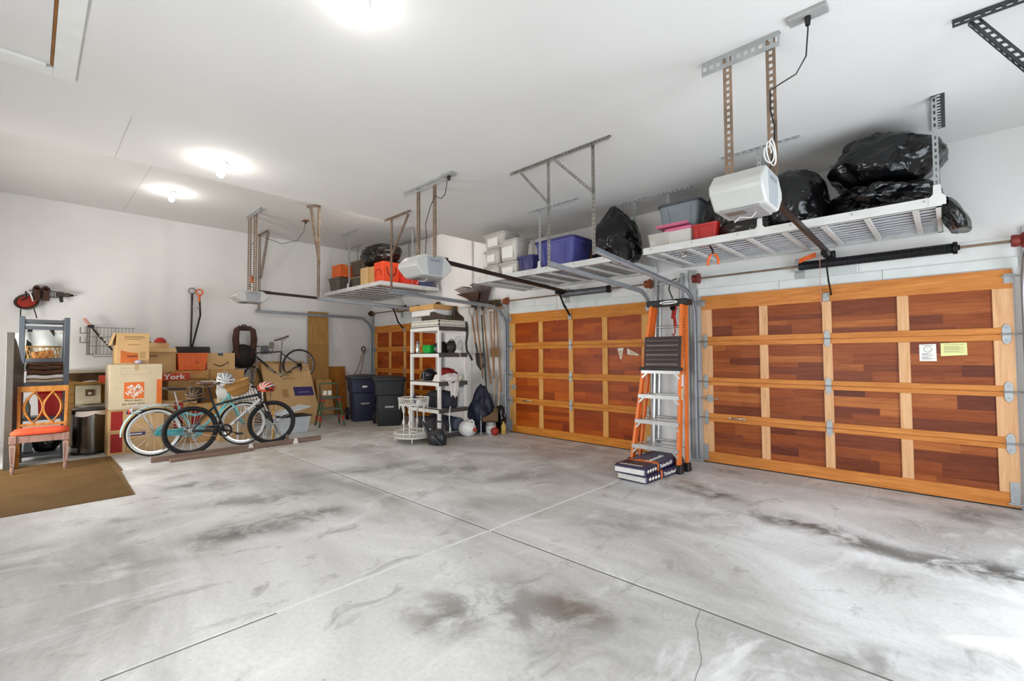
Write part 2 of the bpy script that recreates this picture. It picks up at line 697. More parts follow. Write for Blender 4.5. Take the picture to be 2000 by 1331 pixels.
MB().box((XL, JY - j, -.08), (XR, JY + j, -.005)).build('joint_filler', plain('#6f6960', .9, var=.2, scale=20), floor)
# hairline crack running off the long joint
cr = MB()
cx, cy = -1.015, 2.52
pts = []
while cy > 1.3:
    pts.append((cx, cy, 0.0003))
    cy -= random.uniform(.03, .07)
    cx += random.uniform(-.012, .012) + .02
cr.tube(pts, .0013, 4)
cr.build('crack', plain('#6e695f', .9), floor)

# walls -------------------------------------------------------------------
wl = MB()
wl.box((XL - .15, YB - .15, 0), (XL, YF + .15, ZH))
struct(wl.build('wall_left', M_wall))

DOORS = {1: (-10.56, -7.81), 2: (-5.80, -3.05), 3: (-2.34, .42)}
DH = 2.13
wf = sempty('wall_front', (0, YF, 0))
xs = [XL] + [x for d in (1, 2, 3) for x in DOORS[d]] + [XR]
b = MB()
for k in range(0, len(xs), 2):
    b.box((xs[k], YF, 0), (xs[k + 1], YF + .15, DH + .005))
b.box((XL, YF, DH + .005), (XR, YF + .15, ZH))
b.build('wall_surface', M_wall, wf)
# unfinished header boards and taped board ends above the doors
for d in (1, 2, 3):
    x0, x1 = DOORS[d]
    n = 3
    L = (x1 - x0 + .08) / n
    for k in range(n):
        MB().box((x0 - .04 + k * L, YF - .018, DH + .012), (x0 - .04 + (k + 1) * L - .004, YF, DH + .105)).build('header_board', M_hdr, wf, bevel=.002)
for (x0, x1, z0, z1, m) in ((-2.3, -1.3, 2.25, 2.46, M_hdr), (-.68, .38, 2.25, 2.42, M_trimw), (-1.28, -.7, 2.25, 2.35, M_patch),
                            (-5.75, -5.2, 2.25, 2.36, M_hdr), (-4.45, -3.7, 2.25, 2.42, M_patch), (-3.66, -3.1, 2.25, 2.4, M_trimw), (-9.4, -8.6, 2.25, 2.4, M_patch)):
    MB().box((x0, YF - .006, z0), (x1, YF, z1)).build('wall_board', m, wf)
# lower board of the tool wall and white jamb strips of the narrow pier
MB().box((-6.42, YF - .02, 0), (-5.86, YF, .66)).build('wall_board', plain('#c5c7c6', .7, var=.08), wf, bevel=.002)
for x0, x1, yy in ((-7.76, -7.70, .02), (-6.95, -6.88, .012), (-6.62, -6.56, .012), (-5.90, -5.86, .03)):
    MB().box((x0, YF - yy, 0), (x1, YF, 2.5)).build('jamb_strip', M_trimw, wf, bevel=.002)
MB().box((-7.78, YF - .05, 2.36), (-6.82, YF, 3.99)).build('wall_chase', M_wall, wf, bevel=.003)
MB().box((-2.62, YF - .05, 0), (-2.50, YF, 2.5)).build('jamb_strip', plain('#d5d8d8', .6, var=.12, scale=9), wf, bevel=.003)
MB().box((-3.0, YF - .03, 0), (-2.94, YF, 2.3)).build('jamb_strip', M_galv, wf, bevel=.002)

wr = MB()                                   # right wall; the unseen side doorway is added to admit fill light
y0_, y1_ = 1.95, 4.75
wr.box((XR, YB, 0), (XR + .15, y0_, ZC)).box((XR, y1_, 0), (XR + .15, YF + .15, ZC)).box((XR, y0_, 2.25), (XR + .15, y1_, ZC)).box((XR, y0_, 0), (XR + .15, y1_, .25))
struct(wr.build('wall_right', M_wall))
# back wall: two low windows added for fill light, transom for the sun patch
wb = MB()
xa, xb_ = -6.35, -5.25
wins = [(-8.9, -6.6, .75, 1.86), (-3.1, .1, .75, 1.86), (xa, xb_, 1.995, 2.56)]
edges = [XL, -8.9, -6.6, xa, xb_, -3.1, .1, XR]
for k in range(len(edges) - 1):
    u0, u1 = edges[k], edges[k + 1]
    top = ZH if u1 <= xb_ else ZC
    hit = [w_ for w_ in wins if w_[0] == u0 and w_[1] == u1]
    if hit:
        wb.box((u0, YB - .15, 0), (u1, YB, hit[0][2])).box((u0, YB - .15, hit[0][3]), (u1, YB, top))
    else:
        wb.box((u0, YB - .15, 0), (u1, YB, top))
struct(wb.build('wall_back', M_wall))
struct(MB().box((-13.5, -1.95, 0), (3.0, -1.88, 2.15)).build('wall_sun_block', plain('#6d5f4c', .9)))  # unseen wall added to keep sun out of the low windows
wd = MB()
for lo, hi in (((xa, YB - .1, 1.995), (xa + .05, YB - .04, 2.56)), ((xb_ - .05, YB - .1, 1.995), (xb_, YB - .04, 2.56)), ((xa, YB - .1, 1.995), (xb_, YB - .04, 2.035)), ((xa, YB - .1, 2.52), (xb_, YB - .04, 2.56))):
    wd.box(lo, hi)
struct(wd.build('window_1', M_trimw))

# ceilings: the left bay is higher, the main ceiling ends in a drop edge
cl = sempty('ceiling', (0, 0, ZC))
MB().box((XE, YB, ZC), (XR, YF, ZC + .2)).build('ceiling_main', M_ceil, cl, bevel=.006)
MB().box((XE, YB, ZC + .2), (XE + .12, YF, ZH)).build('drop_face', M_ceil, cl)
MB().box((XL, YB, ZH), (XE + .12, YF, ZH + .15)).build('ceiling_high', M_ceil, cl)
for y in (1.1,):
    MB().box((XL, y, ZH - .0012), (XE, y + .006, ZH + .01)).build('board_seam', plain('#b7b5b0', .9), cl)
MB().box((XE, .55, ZC - .0012), (-4.9, .556, ZC + .01)).build('board_seam', plain('#b7b5b0', .9), cl)

# attic hatch ---------------------------------------------------------------
ht = thing('attic_hatch', 'white attic hatch in the ceiling with flat trim and a brown gap at its edge', 'hatch', (-3.9, -.3, ZC))
MB().box((-4.56, .075, ZC - .022), (-2.4, .19, ZC)).build('trim_board', M_trimw, ht, bevel=.003)
MB().box((-4.56, -1.1, ZC - .022), (-4.44, .075, ZC)).build('trim_board', M_trimw, ht, bevel=.003)
MB().box((-4.41, -1.0, ZC - .012), (-2.5, .058, ZC + .012)).build('panel', M_ceil, ht, bevel=.002)
MB().box((-4.43, -1.0, ZC - .035), (-4.385, .04, ZC - .012)).build('panel_rail', M_trimw, ht, bevel=.003)
MB().box((-4.41, .06, ZC - .014), (-2.5, .073, ZC + .02)).build('gap_strip', plain('#8a5a22', .8, var=.2), ht, label='brown strip of bare wood in the gap')

# ceiling lamps -------------------------------------------------------------
def lit_bulb(strength):
    m, nt, bb = nodes('lit_bulb')
    bb.inputs['Base Color'].default_value = (1, 1, 1, 1)
    bb.inputs['Emission Color'].default_value = (1, .97, .92, 1)
    bb.inputs['Emission Strength'].default_value = strength
    return m


for i, (x, y, z, lab) in enumerate(((-2.383, 1.25, ZC, 'bare bulb lampholder on the near ceiling, largest of the three lit lamps'),
                                    (-5.424, 1.33, ZC, 'bare bulb lampholder beside the drop edge of the main ceiling'),
                                    (-8.845, 1.50, ZH, 'bare bulb lampholder on the higher ceiling of the far bay'),
                                    (-7.2, 4.2, ZH, 'added bare bulb lampholder hidden behind the drop edge above the far rack'))):  # unseen bulb added to brighten the far bay
    t = thing('ceiling_lamp', lab, 'lamp', (x, y, z), group='bare bulb ceiling lamps')
    MB().lathe([(.0, 0), (.062, 0), (.066, -.008), (.06, -.02), (.036, -.026), (.034, -.05), (.0, -.05)][::-1], 28).build('lampholder', M_white, t, local=True, smooth=40)
    MB().lathe([(.0, -.16), (.018, -.157), (.033, -.14), (.036, -.12), (.03, -.095), (.019, -.075), (.015, -.0505), (.0, -.0505)], 20).build('bulb', lit_bulb((30, 80, 105, 330)[i]), t, local=True, smooth=60)
    MB().tube([(.045, .0, -.02), (.047, .0, -.06), (.045, 0, -.11)], .0012, 5).build('pull_chain', M_galv, t, local=True)
# ================================================================ GARAGE DOORS
WR = wood('rail_wood', '#b2682c', '#da914a', (1.2, 16, 16), .42)
WS = wood('stile_wood', '#cc9666', '#e6b88a', (16, 16, 1.2), .45)
WB = wood('board_wood', '#c99f80', '#ffe6d0', (1.4, 18, 18), .38, bands=['#6a3c2e', '#985930', '#9c5f38', '#ab6d40', '#7a4636', '#a16238', '#c0844c'])
WR2 = wood('rail_wood_amber', '#b0641a', '#d88f38', (1.2, 16, 16), .42)
WS2 = wood('stile_wood_amber', '#c4863c', '#e2ae66', (16, 16, 1.2), .45)
WB2 = wood('board_wood_amber', '#cf9a58', '#ffdca6', (1.4, 18, 18), .38, bands=['#82400f', '#a9580e', '#a04f0b', '#b66314', '#8d4610', '#c47420', '#ab5b0e'])
M_pin = plain('#9a9a98', .4, .8)
ROWS = [(.14, .525), (.63, .985), (1.085, 1.49), (1.605, 1.955)]
RAILS = [(0.012, .14), (.525, .63), (.985, 1.085), (1.49, 1.605), (1.955, DH)]
JOINTS = [.572, 1.03, 1.545]


def make_door(n, wr_, ws_, wb_, lab, hinge_label=True):
    x0, x1 = DOORS[n]
    Wd = x1 - x0
    d = sempty('door_%d' % n, ((x0 + x1) / 2, 6.03, 0), lab)
    F, B = 6.018, 6.058           # face of the frame, back of the door
    cs = [x0 + .004, x0 + .135, x0 + .69, x0 + .78, x0 + 1.325, x0 + 1.41, x0 + 1.96, x0 + 2.05, x1 - .135, x1 - .004]
    s = Wd / 2.76
    stiles = [(cs[0], cs[1]), (cs[2], cs[3]), (cs[4], cs[5]), (cs[6], cs[7]), (cs[8], cs[9])]
    cols = [(cs[1], cs[2]), (cs[3], cs[4]), (cs[5], cs[6]), (cs[7], cs[8])]
    for i, (z0, z1) in enumerate(RAILS):
        if i in (0, 4):
            MB().box((cs[0], F, z0), (cs[9], B, z1)).build('rail', wr_, d, bevel=.003)
        else:
            zj = JOINTS[i - 1]
            MB().box((cs[0] + .03, F - .001, z0), (cs[9] - .03, B, zj - .0025)).build('rail', wr_, d, bevel=.003)
            MB().box((cs[0], F + .012, zj - .01), (cs[9], B + .001, zj + .01)).build('joint_tongue', wr_, d)
            MB().box((cs[0] + .03, F - .004, zj + .0025), (cs[9] - .03, B, z1)).build('rail', wr_, d, bevel=.003)
    for k, (a, b_) in enumerate(stiles):
        for i, (z0, z1) in enumerate(ROWS):
            if k in (0, 4):
                z0 -= .0 if i == 0 else (z0 - JOINTS[i - 1]) - .003
                z1 += 0 if i == 3 else (JOINTS[i] - z1) - .003
                MB().box((a, F + .002, z0), (b_, B, z1)).build('stile', ws_, d, bevel=.002)
            else:
                MB().box((a, F + .001, z0), (b_, B, z1)).build('stile', ws_, d, bevel=.003)
    rng = random.Random(n * 11 + 3)
    for (a, b_) in cols:
        for (z0, z1) in ROWS:
            p = MB().box((a - .006, B - .014, z0 - .006), (b_ + .006, B - .004, z1 + .006)).build('panel', wb_, d)
            # courses of edge-glued boards, each a little different in height
            z = z0
            while z < z1 - .01:
                h = rng.choice([.055, .07, .09, .11, .13])
                if z1 - z - h < .05:
                    h = z1 - z
                u0, u1, zz = a, b_, min(z + h, z1)
                cut = [u0]
                if rng.random() < .62:
                    cut.append(u0 + (u1 - u0) * rng.uniform(.25, .75))
                cut.append(u1)
                for q0, q1 in zip(cut, cut[1:]):
                    MB().box((q0, B - .0165 - rng.uniform(0, .0016), z), (q1, B - .012, zz)).build('board', wb_, p)
                z = zz
    MB().box((cs[0], F + .004, 0), (cs[9], B, .013)).build('bottom_seal', M_rubber, d)
    # hinges: two spade-shaped leaves and a pin, at the centre stile and at both edges
    spade = [(-.026, .006), (.026, .006), (.030, .05), (.016, .082), (0, .094), (-.016, .082), (-.030, .05)]
    for zj in JOINTS:
        for hx, edge in ((cs[0] + .05, -1), ((cs[4] + cs[5]) / 2, 0), (cs[9] - .05, 1)):
            h = MB()
            for sg in (1, -1):
                h.prism([(x, sg * y) for x, y in (spade if sg > 0 else spade[::-1])], (hx, F - .010, zj), (1, 0, 0), (0, 0, 1), (0, .006, 0))
                h.cbox((hx, F - .012, zj + sg * .055), (.012, .008, .012))
            hb = h.build('hinge', M_galv, d, bevel=.001)
            pin = MB().cyl((hx - .038 + min(edge, 0) * .055, F - .014, zj), (hx + .038 + max(edge, 0) * .055, F - .014, zj), .0075, 10)
            pin.build('hinge_pin', M_pin, hb, smooth=40)
    for sx, hx in ((-1, cs[0]), (1, cs[9])):
        t = MB().box((hx - .055 if sx > 0 else hx - .01, F - .008, 2.0), (hx + .01 if sx > 0 else hx + .055, F - .002, 2.085))
        t.cyl((hx - sx * .07, F - .022, 2.06), (hx + sx * .06, F - .022, 2.06), .008, 10)
        t.build('top_roller_bracket', M_galv, d, smooth=40)
        t = MB().box((hx - .065 if sx > 0 else hx + .005, F - .010, .03), (hx - .005 if sx > 0 else hx + .065, F - .003, .235))
        for zz in (.06, .1, .17):
            t.cbox((hx - sx * .035, F - .013, zz), (.014, .008, .014))
        t.cyl((hx - sx * .08, F - .02, .045), (hx + sx * .05, F - .02, .045), .008, 10)
        t.build('bottom_bracket', M_galv, d)
    # lift handle on the lowest rail joint, sliding bolt beside it
    hx = x0 + .42
    t = MB().tube([(hx - .075, F - .006, .585), (hx - .062, F - .028, .588), (hx, F - .034, .589), (hx + .062, F - .028, .588), (hx + .075, F - .006, .585)], [.009, .011, .012, .011, .009], 10)
    t.cbox((hx - .078, F - .004, .585), (.03, .006, .026)).cbox((hx + .078, F - .004, .585), (.03, .006, .026))
    t.build('lift_handle', M_chrome, d, smooth=40)
    t = MB().cbox((x0 + .1, F - .007, .815), (.075, .012, .085)).cbox((x0 + .09, F - .018, .815), (.035, .014, .03))
    t.cyl((x0 - .02, F - .018, .815), (x0 + .2, F - .018, .815), .0075, 8)
    t.build('slide_bolt', M_galv, d, bevel=.002)
    # bracket where the opener arm is bolted on
    xc = (cs[4] + cs[5]) / 2
    MB().cbox((xc, F - .012, 2.0), (.06, .02, .09)).cbox((xc, F - .03, 2.01), (.026, .03, .03)).build('arm_bracket', M_galv, d, bevel=.002)
    return d


make_door(3, WR, WS, WB, 'nearest sectional garage door of red-brown boards with two paper notices on it')
make_door(2, WR2, WS2, WB2, 'middle sectional garage door of amber boards behind the orange ladder')
make_door(1, WR2, WS2, WB2, 'far sectional garage door behind the bins and the white shelf unit')

# papers and offcuts pinned on the doors
def pinned(name, lab, cat, poly, y, mat):
    xs = sum(p[0] for p in poly) / len(poly)
    zs = sum(p[1] for p in poly) / len(poly)
    t = thing(name, lab, cat, (xs, y, zs))
    MB().prism(poly, (0, y - .001, 0), (1, 0, 0), (0, 0, 1), (0, -.0015, 0)).build('sheet', mat, t)
    return t

YB_ = 6.0385
t = pinned('paper_notice', 'white printed sheet with a round crossed symbol pinned on the near garage door', 'notice', [(-.222, 1.302), (-.098, 1.302), (-.1, 1.468), (-.222, 1.465)], YB_, M_printw)
M_ink = plain('#55555a', .8)
MB().tube([(-.16 + .028 * math.cos(a), YB_ - .0027, 1.418 + .028 * math.sin(a)) for a in [2 * PI * k / 20 for k in range(20)]], .0022, 4, closed=True).build('round_symbol', M_ink, t)
MB().bar((-.18, YB_ - .0027, 1.437), (-.14, YB_ - .0027, 1.399), .004, .001).build('symbol_stroke', M_ink, t)
l = MB()
for k, z in enumerate((1.455, 1.376, 1.368, 1.36, 1.345, 1.337, 1.329, 1.321)):
    l.box((-.205, YB_ - .0032, z - .0016), (-.118 - .02 * (k % 3), YB_ - .0026, z + .0016))
l.build('print_lines', M_ink, t)
t = pinned('yellow_notice', 'pale yellow landscape sheet pinned on the near garage door', 'notice', [(-.068, 1.35), (.114, 1.36), (.112, 1.476), (-.068, 1.474)], YB_, plain('#e3e29a', .8, var=.03))
l = MB()
for k, z in enumerate((1.458, 1.44, 1.43, 1.42, 1.41, 1.398, 1.388)):
    l.box((-.045, YB_ - .0032, z - .0014), (.09 - .03 * (k % 2), YB_ - .0026, z + .0014))
l.build('print_lines', M_ink, t)
for lab, tri in (('upright white plastic wedge stuck on the middle garage door', [(-3.585, 1.475), (-3.485, 1.485), (-3.52, 1.315), (-3.54, 1.315)]),
                 ('sideways white plastic wedge stuck on the middle garage door', [(-3.425, 1.475), (-3.24, 1.383), (-3.245, 1.367), (-3.42, 1.385)])):
    t = pinned('plastic_wedge', lab, 'wedge', tri, YB_, M_offw)
    cxm = sum(p[0] for p in tri) / 4
    czm = sum(p[1] for p in tri) / 4
    MB().prism([(cxm + (x - cxm) * .55, czm + (z - czm) * .6) for x, z in tri], (0, YB_ - .0025, 0), (1, 0, 0), (0, 0, 1), (0, -.004, 0)).build('inset', plain('#c9b68e', .7), t)
    MB().prism([(cxm + (x - cxm), czm + (z - czm)) for x, z in tri], (0, YB_ - .0024, 0), (1, 0, 0), (0, 0, 1), (0, -.001, 0)).build('face', M_offw, t)

# ================================================================ TRACKS, SPRING SHAFTS
M_track = plain('#a9adb2', .42, .55, var=.12, scale=10)


def track(x, zt, yend, side, lab, zdoor=None, ang=True):
    """C-section rail: up the jamb, round the bend, back under the ceiling"""
    t = thing('door_track', lab, 'track', (x, 5.98, 0))
    R = .36
    zb = zdoor or zt - .06
    yv = 5.965
    path = [(yv, .03), (yv, .8), (yv, zb - R)]
    for k in range(1, 9):
        a = k / 8 * PI / 2
        path.append((yv - R + R * math.cos(a), zb - R + R * math.sin(a)))
    path.append((yend, zt))
    # cross-section: a C open towards the door (side = +1 opens to +x)
    prof = [(0, -.026), (0, .026), (.022, .03), (.03, .022), (.03, .016), (.024, .022), (.019, .025), (.004, .021), (.004, -.021), (.019, -.025), (.024, -.022), (.03, -.016), (.03, -.022), (.022, -.03)]
    vpart = MB()
    rings = []
    P2 = [Vector((y, z)) for y, z in path]
    for i, p in enumerate(P2):
        tg = (P2[min(i + 1, len(P2) - 1)] - P2[max(i - 1, 0)]).normalized()
        nn = Vector((-tg.y, tg.x))
        rings.append([vpart.v((x + side * a, p.x + nn.x * b, p.y + nn.y * b)) for a, b in prof])
    for A, B in zip(rings, rings[1:]):
        for k in range(len(prof)):
            vpart.f((A[k], A[(k + 1) % len(prof)], B[(k + 1) % len(prof)], B[k]))
    vpart.f(rings[0])
    vpart.f(rings[-1][::-1])
    vpart.build('rail', M_track, t, smooth=50)
    # wall angle behind the upright part with its clips
    xw = x - side * .012
    MB().bar((xw, 6.03, .02), (xw, 6.03, zt + .12), .05, .05, up=(0, 1, 0)).build('jamb_angle', M_galv, t, bevel=.003)
    for zz in (.3, 1.0, 1.6):
        MB().cbox((x - side * .004, 6.0, zz), (.012, .07, .03)).build('clip', M_steel, t)
    MB().angle((xw, 5.98, zt + .02), (xw, yend + .4, zt + .035), (0, 0, 1), (side * 1, 0, 0), .028, pitch=.05).build('top_angle', M_galv, t) if ang else None
    return t


track(-10.62, 2.35, 3.28, 1, 'left lift track of the far garage door, along the white side wall', 2.33, ang=False)
track(-7.75, 2.37, 3.37, -1, 'right lift track of the far garage door, passing under the far storage rack', 2.31, ang=False)
track(-5.86, 2.32, 3.57, 1, 'left lift track of the middle garage door, curving down beside the rakes', 2.25, ang=False)
track(-2.99, 2.335, 3.70, -1, 'right lift track of the middle garage door, ending at the tall black bag', 2.25, ang=False)
track(-2.41, 2.37, 3.66, 1, 'left lift track of the near garage door, curving down right of the aluminium ladder', 2.21, ang=False)
track(.49, 2.37, 3.66, -1, 'right lift track of the near garage door at the right edge', 2.21, ang=False)

M_drum = plain('#7d2a22', .5, .2, var=.2)
M_spring = plain('#6f7375', .45, .6, var=.15)


def shaft(x0, x1, z, s0, s1, lab, smat, drum):
    y = 5.91
    t = thing('spring_shaft', lab, 'spring', ((x0 + x1) / 2, y, z))
    MB().cyl((x0, y, z), (x1, y, z), .0125, 10).build('shaft', M_rust, t, smooth=40)
    for x in (x0 + .05, x1 - .05):
        MB().lathe([(.013, -.045), (.05, -.04), (.055, -.02), (.05, .01), (.07, .03), (.07, .04), (.013, .042)], 20, (x, y, z), 'X').build('cable_drum', drum, t, smooth=35)
    sp = MB()
    n = int((s1 - s0) / .013)
    pr = []
    for k in range(n):
        x = s0 + (s1 - s0) * k / n
        pr += [(.044, x), (.049, x + .0065)]
    sp.lathe([(.02, s0)] + pr + [(.044, s1), (.02, s1)], 14, (0, y, z), 'X')
    sp.build('spring', smat, t, smooth=60)
    MB().lathe([(.02, s1), (.058, s1), (.058, s1 + .03), (.03, s1 + .035), (.02, s1 + .05)], 14, (0, y, z), 'X').build('spring_cone', M_blackm, t, smooth=40)
    MB().cbox((s0 - .02, 5.99, z), (.07, .14, .1)).cbox((s0 - .02, 6.05, z - .02), (.09, .012, .26)).build('centre_bracket', M_galv, t, bevel=.003)
    return t


shaft(-2.40, .50, 2.355, -1.2, .04, 'spring shaft with long black spring above the near garage door', plain('#232426', .45, .4), M_drum)
shaft(-5.84, -2.97, 2.36, -4.50, -3.66, 'spring shaft with grey spring above the middle garage door', M_spring, plain('#8f4a26', .6, .2))
shaft(-10.60, -7.75, 2.45, -9.33, -8.5, 'spring shaft with brown drums above the far garage door', M_rust, plain('#4d2a1c', .6, .2))
t = thing('warning_flag', 'orange plastic warning flag hanging on the spring bracket', 'flag', (-1.14, 5.86, 2.4))
MB().sheet(lambda u, v: (-1.19 + u * .16, 5.87 - .02 * math.sin(u * 3), 2.405 + .05 * u + (v - .5) * .05), 6, 3, .003).build('flag', M_orange, t)

# hangers of the horizontal tracks: perforated steel angle ------------------
def hanger(lab, base, bars, mat=M_steel, w=.036, name='track_hanger'):
    t = thing(name, lab, 'hanger', base, group=None)
    for nm, p, q, d1, d2 in bars:
        MB().angle(p, q, d1, d2, w).build(nm, mat, t)
    return t


X_, Y_, Z_ = (1, 0, 0), (0, 1, 0), (0, 0, -1)
hanger('long brown perforated angle frame on the ceiling left of the tall black bag', (-2.9, 3.63, ZC),
       [('ceiling_bar', (-3.47, 3.63, ZC - .002), (-2.21, 3.63, ZC - .002), Z_, Y_),
        ('upright', (-2.975, 3.66, ZC - .004), (-2.975, 3.66, 2.30), X_, Y_), ('upright', (-2.43, 3.66, ZC - .004), (-2.43, 3.66, 2.33), X_, Y_),
        ('brace', (-3.34, 3.64, ZC - .04), (-2.97, 3.64, 2.95), X_, Y_), ('brace', (-2.87, 3.64, ZC - .04), (-2.43, 3.64, 2.93), X_, Y_)], M_steel)
hanger('slotted angle hanger in front of the far rack, braced to the right', (-5.8, 3.58, ZC),
       [('ceiling_bar', (-6.0, 3.58, ZC - .002), (-5.36, 3.58, ZC - .002), Z_, Y_),
        ('upright', (-5.87, 3.6, ZC - .004), (-5.87, 3.6, 2.32), X_, Y_), ('brace', (-5.42, 3.59, ZC - .04), (-5.85, 3.59, 2.84), X_, Y_)], M_rust)
hanger('tall brown slotted angle hanger standing free left of the far rack', (-7.8, 3.3, ZH),
       [('ceiling_bar', (-8.0, 3.26, ZH - .002), (-7.74, 3.40, ZH - .002), Z_, Y_),
        ('upright', (-7.79, 3.36, ZH - .004), (-7.79, 3.36, 2.36), X_, Y_), ('brace', (-7.98, 3.3, ZH - .03), (-7.79, 3.37, 2.98), X_, Y_)], M_rust, .05)
hanger('slotted angle hanger next to the side wall behind the far opener', (-10.5, 3.33, ZH),
       [('ceiling_bar', (-10.68, 3.33, ZH - .002), (-10.12, 3.33, ZH - .002), Z_, Y_),
        ('upright', (-10.64, 3.33, ZH - .004), (-10.64, 3.33, 2.35), X_, Y_), ('brace', (-10.16, 3.34, ZH - .03), (-10.6, 3.34, 3.05), X_, Y_)], M_rust, .05)
hanger('dark slotted angle frame on the ceiling at the top right corner', (.25, 3.82, ZC),
       [('ceiling_bar', (.06, 3.82, ZC - .002), (.75, 3.82, ZC - .002), Z_, Y_),
        ('upright', (.50, 3.83, ZC - .004), (.50, 3.83, 2.38), X_, Y_),
        ('brace', (.13, 3.85, ZC - .03), (.48, 3.85, 2.75), X_, Y_)], plain('#45474a', .5, .6), .05)

# ================================================================ OPENERS
M_lens = plain('#bdbdb8', .4, var=.03)
M_opgrey = plain('#9b9da0', .5, var=.06)


def opener(n, xc, y0, y1, z0, z1, w, lab, brackets, cord, railz, zceil, gm=M_opgrey):
    """head unit: six-sided body, white light lenses at both ends, grey middle; rail, arm and its own hanger"""
    t = thing('garage_door_opener', lab, 'opener', (xc, (y0 + y1) / 2, zceil))
    L, H = y1 - y0, z1 - z0
    hexp = [(y0 + L * .2, z0), (y1 - L * .2, z0), (y1, z0 + H * .4), (y1, z0 + H * .62), (y1 - L * .2, z1), (y0 + L * .2, z1), (y0, z0 + H * .62), (y0, z0 + H * .4)]
    MB().prism(hexp, (xc - w / 2, 0, 0), (0, 1, 0), (0, 0, 1), (w, 0, 0)).build('housing', M_lens, t, bevel=.016, seg=3, smooth=35)
    for sx in (-1, 1):
        p = MB()
        x = xc + sx * w / 2
        p.prism([(y0 + L * .32, z0 + .012), (y1 - L * .3, z0 + .012), (y1 - L * .26, z1 - .02), (y0 + L * .28, z1 - .02)], (x - .004 if sx < 0 else x - .002, 0, 0), (0, 1, 0), (0, 0, 1), (.006, 0, 0))
        q = p.build('side_panel', gm, t, bevel=.003)
        m = MB().box((x - .003, y0 + L * .36, z1 - H * .30), (x + sx * .007, y1 - L * .36, z1 - H * .22))
        m.build('nameplate', M_grey, q)
    b = MB().box((xc - w * .38, y0 + L * .2, z0 - .012), (xc + w * .38, y1 - L * .2, z0 + .004)).build('bottom_cover', plain('#8f8d8e', .5), t, bevel=.006)
    MB().box((xc - w * .3, y0 + L * .26, z0 - .016), (xc + w * .05, y0 + L * .42, z0 - .008)).build('control_strip', plain('#6c5f57', .5), b)
    MB().tube([(xc + .06, y0 + L * .5, z0 - .008), (xc + .04, y0 + L * .42, z0 - .05), (xc - .02, y0 + L * .36, z0 - .04), (xc - .05, y0 + L * .34, z0 - .07)], .0025, 6).build('antenna_wire', M_white, b)
    MB().box((xc - .05, y1 - .12, z1 - .004), (xc + .05, y1 + .06, z1 + .035)).build('rail_seat', M_dark, t, bevel=.003)
    zr0, zr1 = railz
    MB().bar((xc, y1 - .1, zr0), (xc, 5.95, zr1), .035, .05).build('rail', plain('#3a2b24', .45, .5, var=.25), t, bevel=.004)
    MB().cbox((xc, 5.99, zr1), (.06, .1, .06)).cbox((xc, 6.045, zr1), (.08, .02, .1)).cbox((xc, 5.72, zr1 - .03), (.055, .16, .05)).build('header_bracket', M_blackm, t, bevel=.003)
    MB().bar((xc, 5.72, zr1 - .04), (xc, 5.86, 2.14), .012, .032).bar((xc, 5.85, 2.17), (xc, 5.99, 2.02), .012, .032).build('door_arm', M_blackm, t)
    MB().tube([(xc - .05, 5.72, zr1 - .05), (xc - .052, 5.72, zr1 - .3), (xc - .05, 5.72, 1.9)], .003, 5).build('release_cord', plain('#c98b80', .7), t)
    for p, q, ww in brackets['posts']:
        MB().angle(p, q, X_, Y_, ww).build('hanger_post', M_rust, t)
    p, q, ww = brackets['bar']
    MB().angle(p, q, Z_, Y_, ww[0], ww[1]).build('ceiling_bar', brackets.get('mat', M_galv), t)
    MB().tube(cord, .0045, 6).build('power_cord', M_black, t, smooth=60)
    return t


op3 = opener(3, -.92, 2.92, 3.36, 2.285, 2.515, .31, 'nearest white opener head with a grey panel, hanging in front of the black bags',
       dict(posts=[((-1.06, 3.19, ZC - .01), (-1.06, 3.19, 2.5), .055), ((-.80, 3.19, ZC - .01), (-.80, 3.19, 2.5), .055)],
            bar=((-1.2, 3.185, ZC - .002), (-.72, 3.185, ZC - .002), (.095, .04))),
       [(-.56, 3.14, ZC - .03), (-.56, 3.14, ZC - .1), (-.575, 3.15, ZC - .25), (-.63, 3.16, ZC - .33), (-.72, 3.17, ZC - .35), (-.775, 3.17, ZC - .37), (-.775, 3.17, ZC - .5), (-.755, 3.17, 2.8), (-.765, 3.18, 2.66), (-.79, 3.19, 2.54)], (2.55, 2.455), ZC)
opener(2, -4.42, 2.92, 3.42, 2.29, 2.53, .38, 'middle white opener head hanging between the far and the middle rack',
       dict(posts=[((-4.56, 3.15, ZC - .01), (-4.56, 3.15, 2.5), .05), ((-4.24, 3.15, ZC - .01), (-4.24, 3.15, 2.5), .05)],
            bar=((-4.82, 3.145, ZC - .002), (-4.05, 3.145, ZC - .002), (.07, .04))),
       [(-3.99, 3.16, ZC - .03), (-4.0, 3.16, ZC - .12), (-4.03, 3.16, ZC - .22), (-4.1, 3.16, ZC - .25), (-4.2, 3.15, ZC - .2), (-4.27, 3.14, ZC - .3), (-4.34, 3.12, 2.9), (-4.32, 3.12, 2.75), (-4.36, 3.13, 2.54)], (2.53, 2.39), ZC)
MB().tube([(-.79 + .022 * math.cos(a) + .0022 * a, 3.13 + .012 * math.sin(a * 1.3), 2.62 + (.045 + .003 * a) * math.sin(a * .97)) for a in [.35 * q for q in range(46)]], .0042, 6).build('tied_cord', M_white, op3, smooth=60)
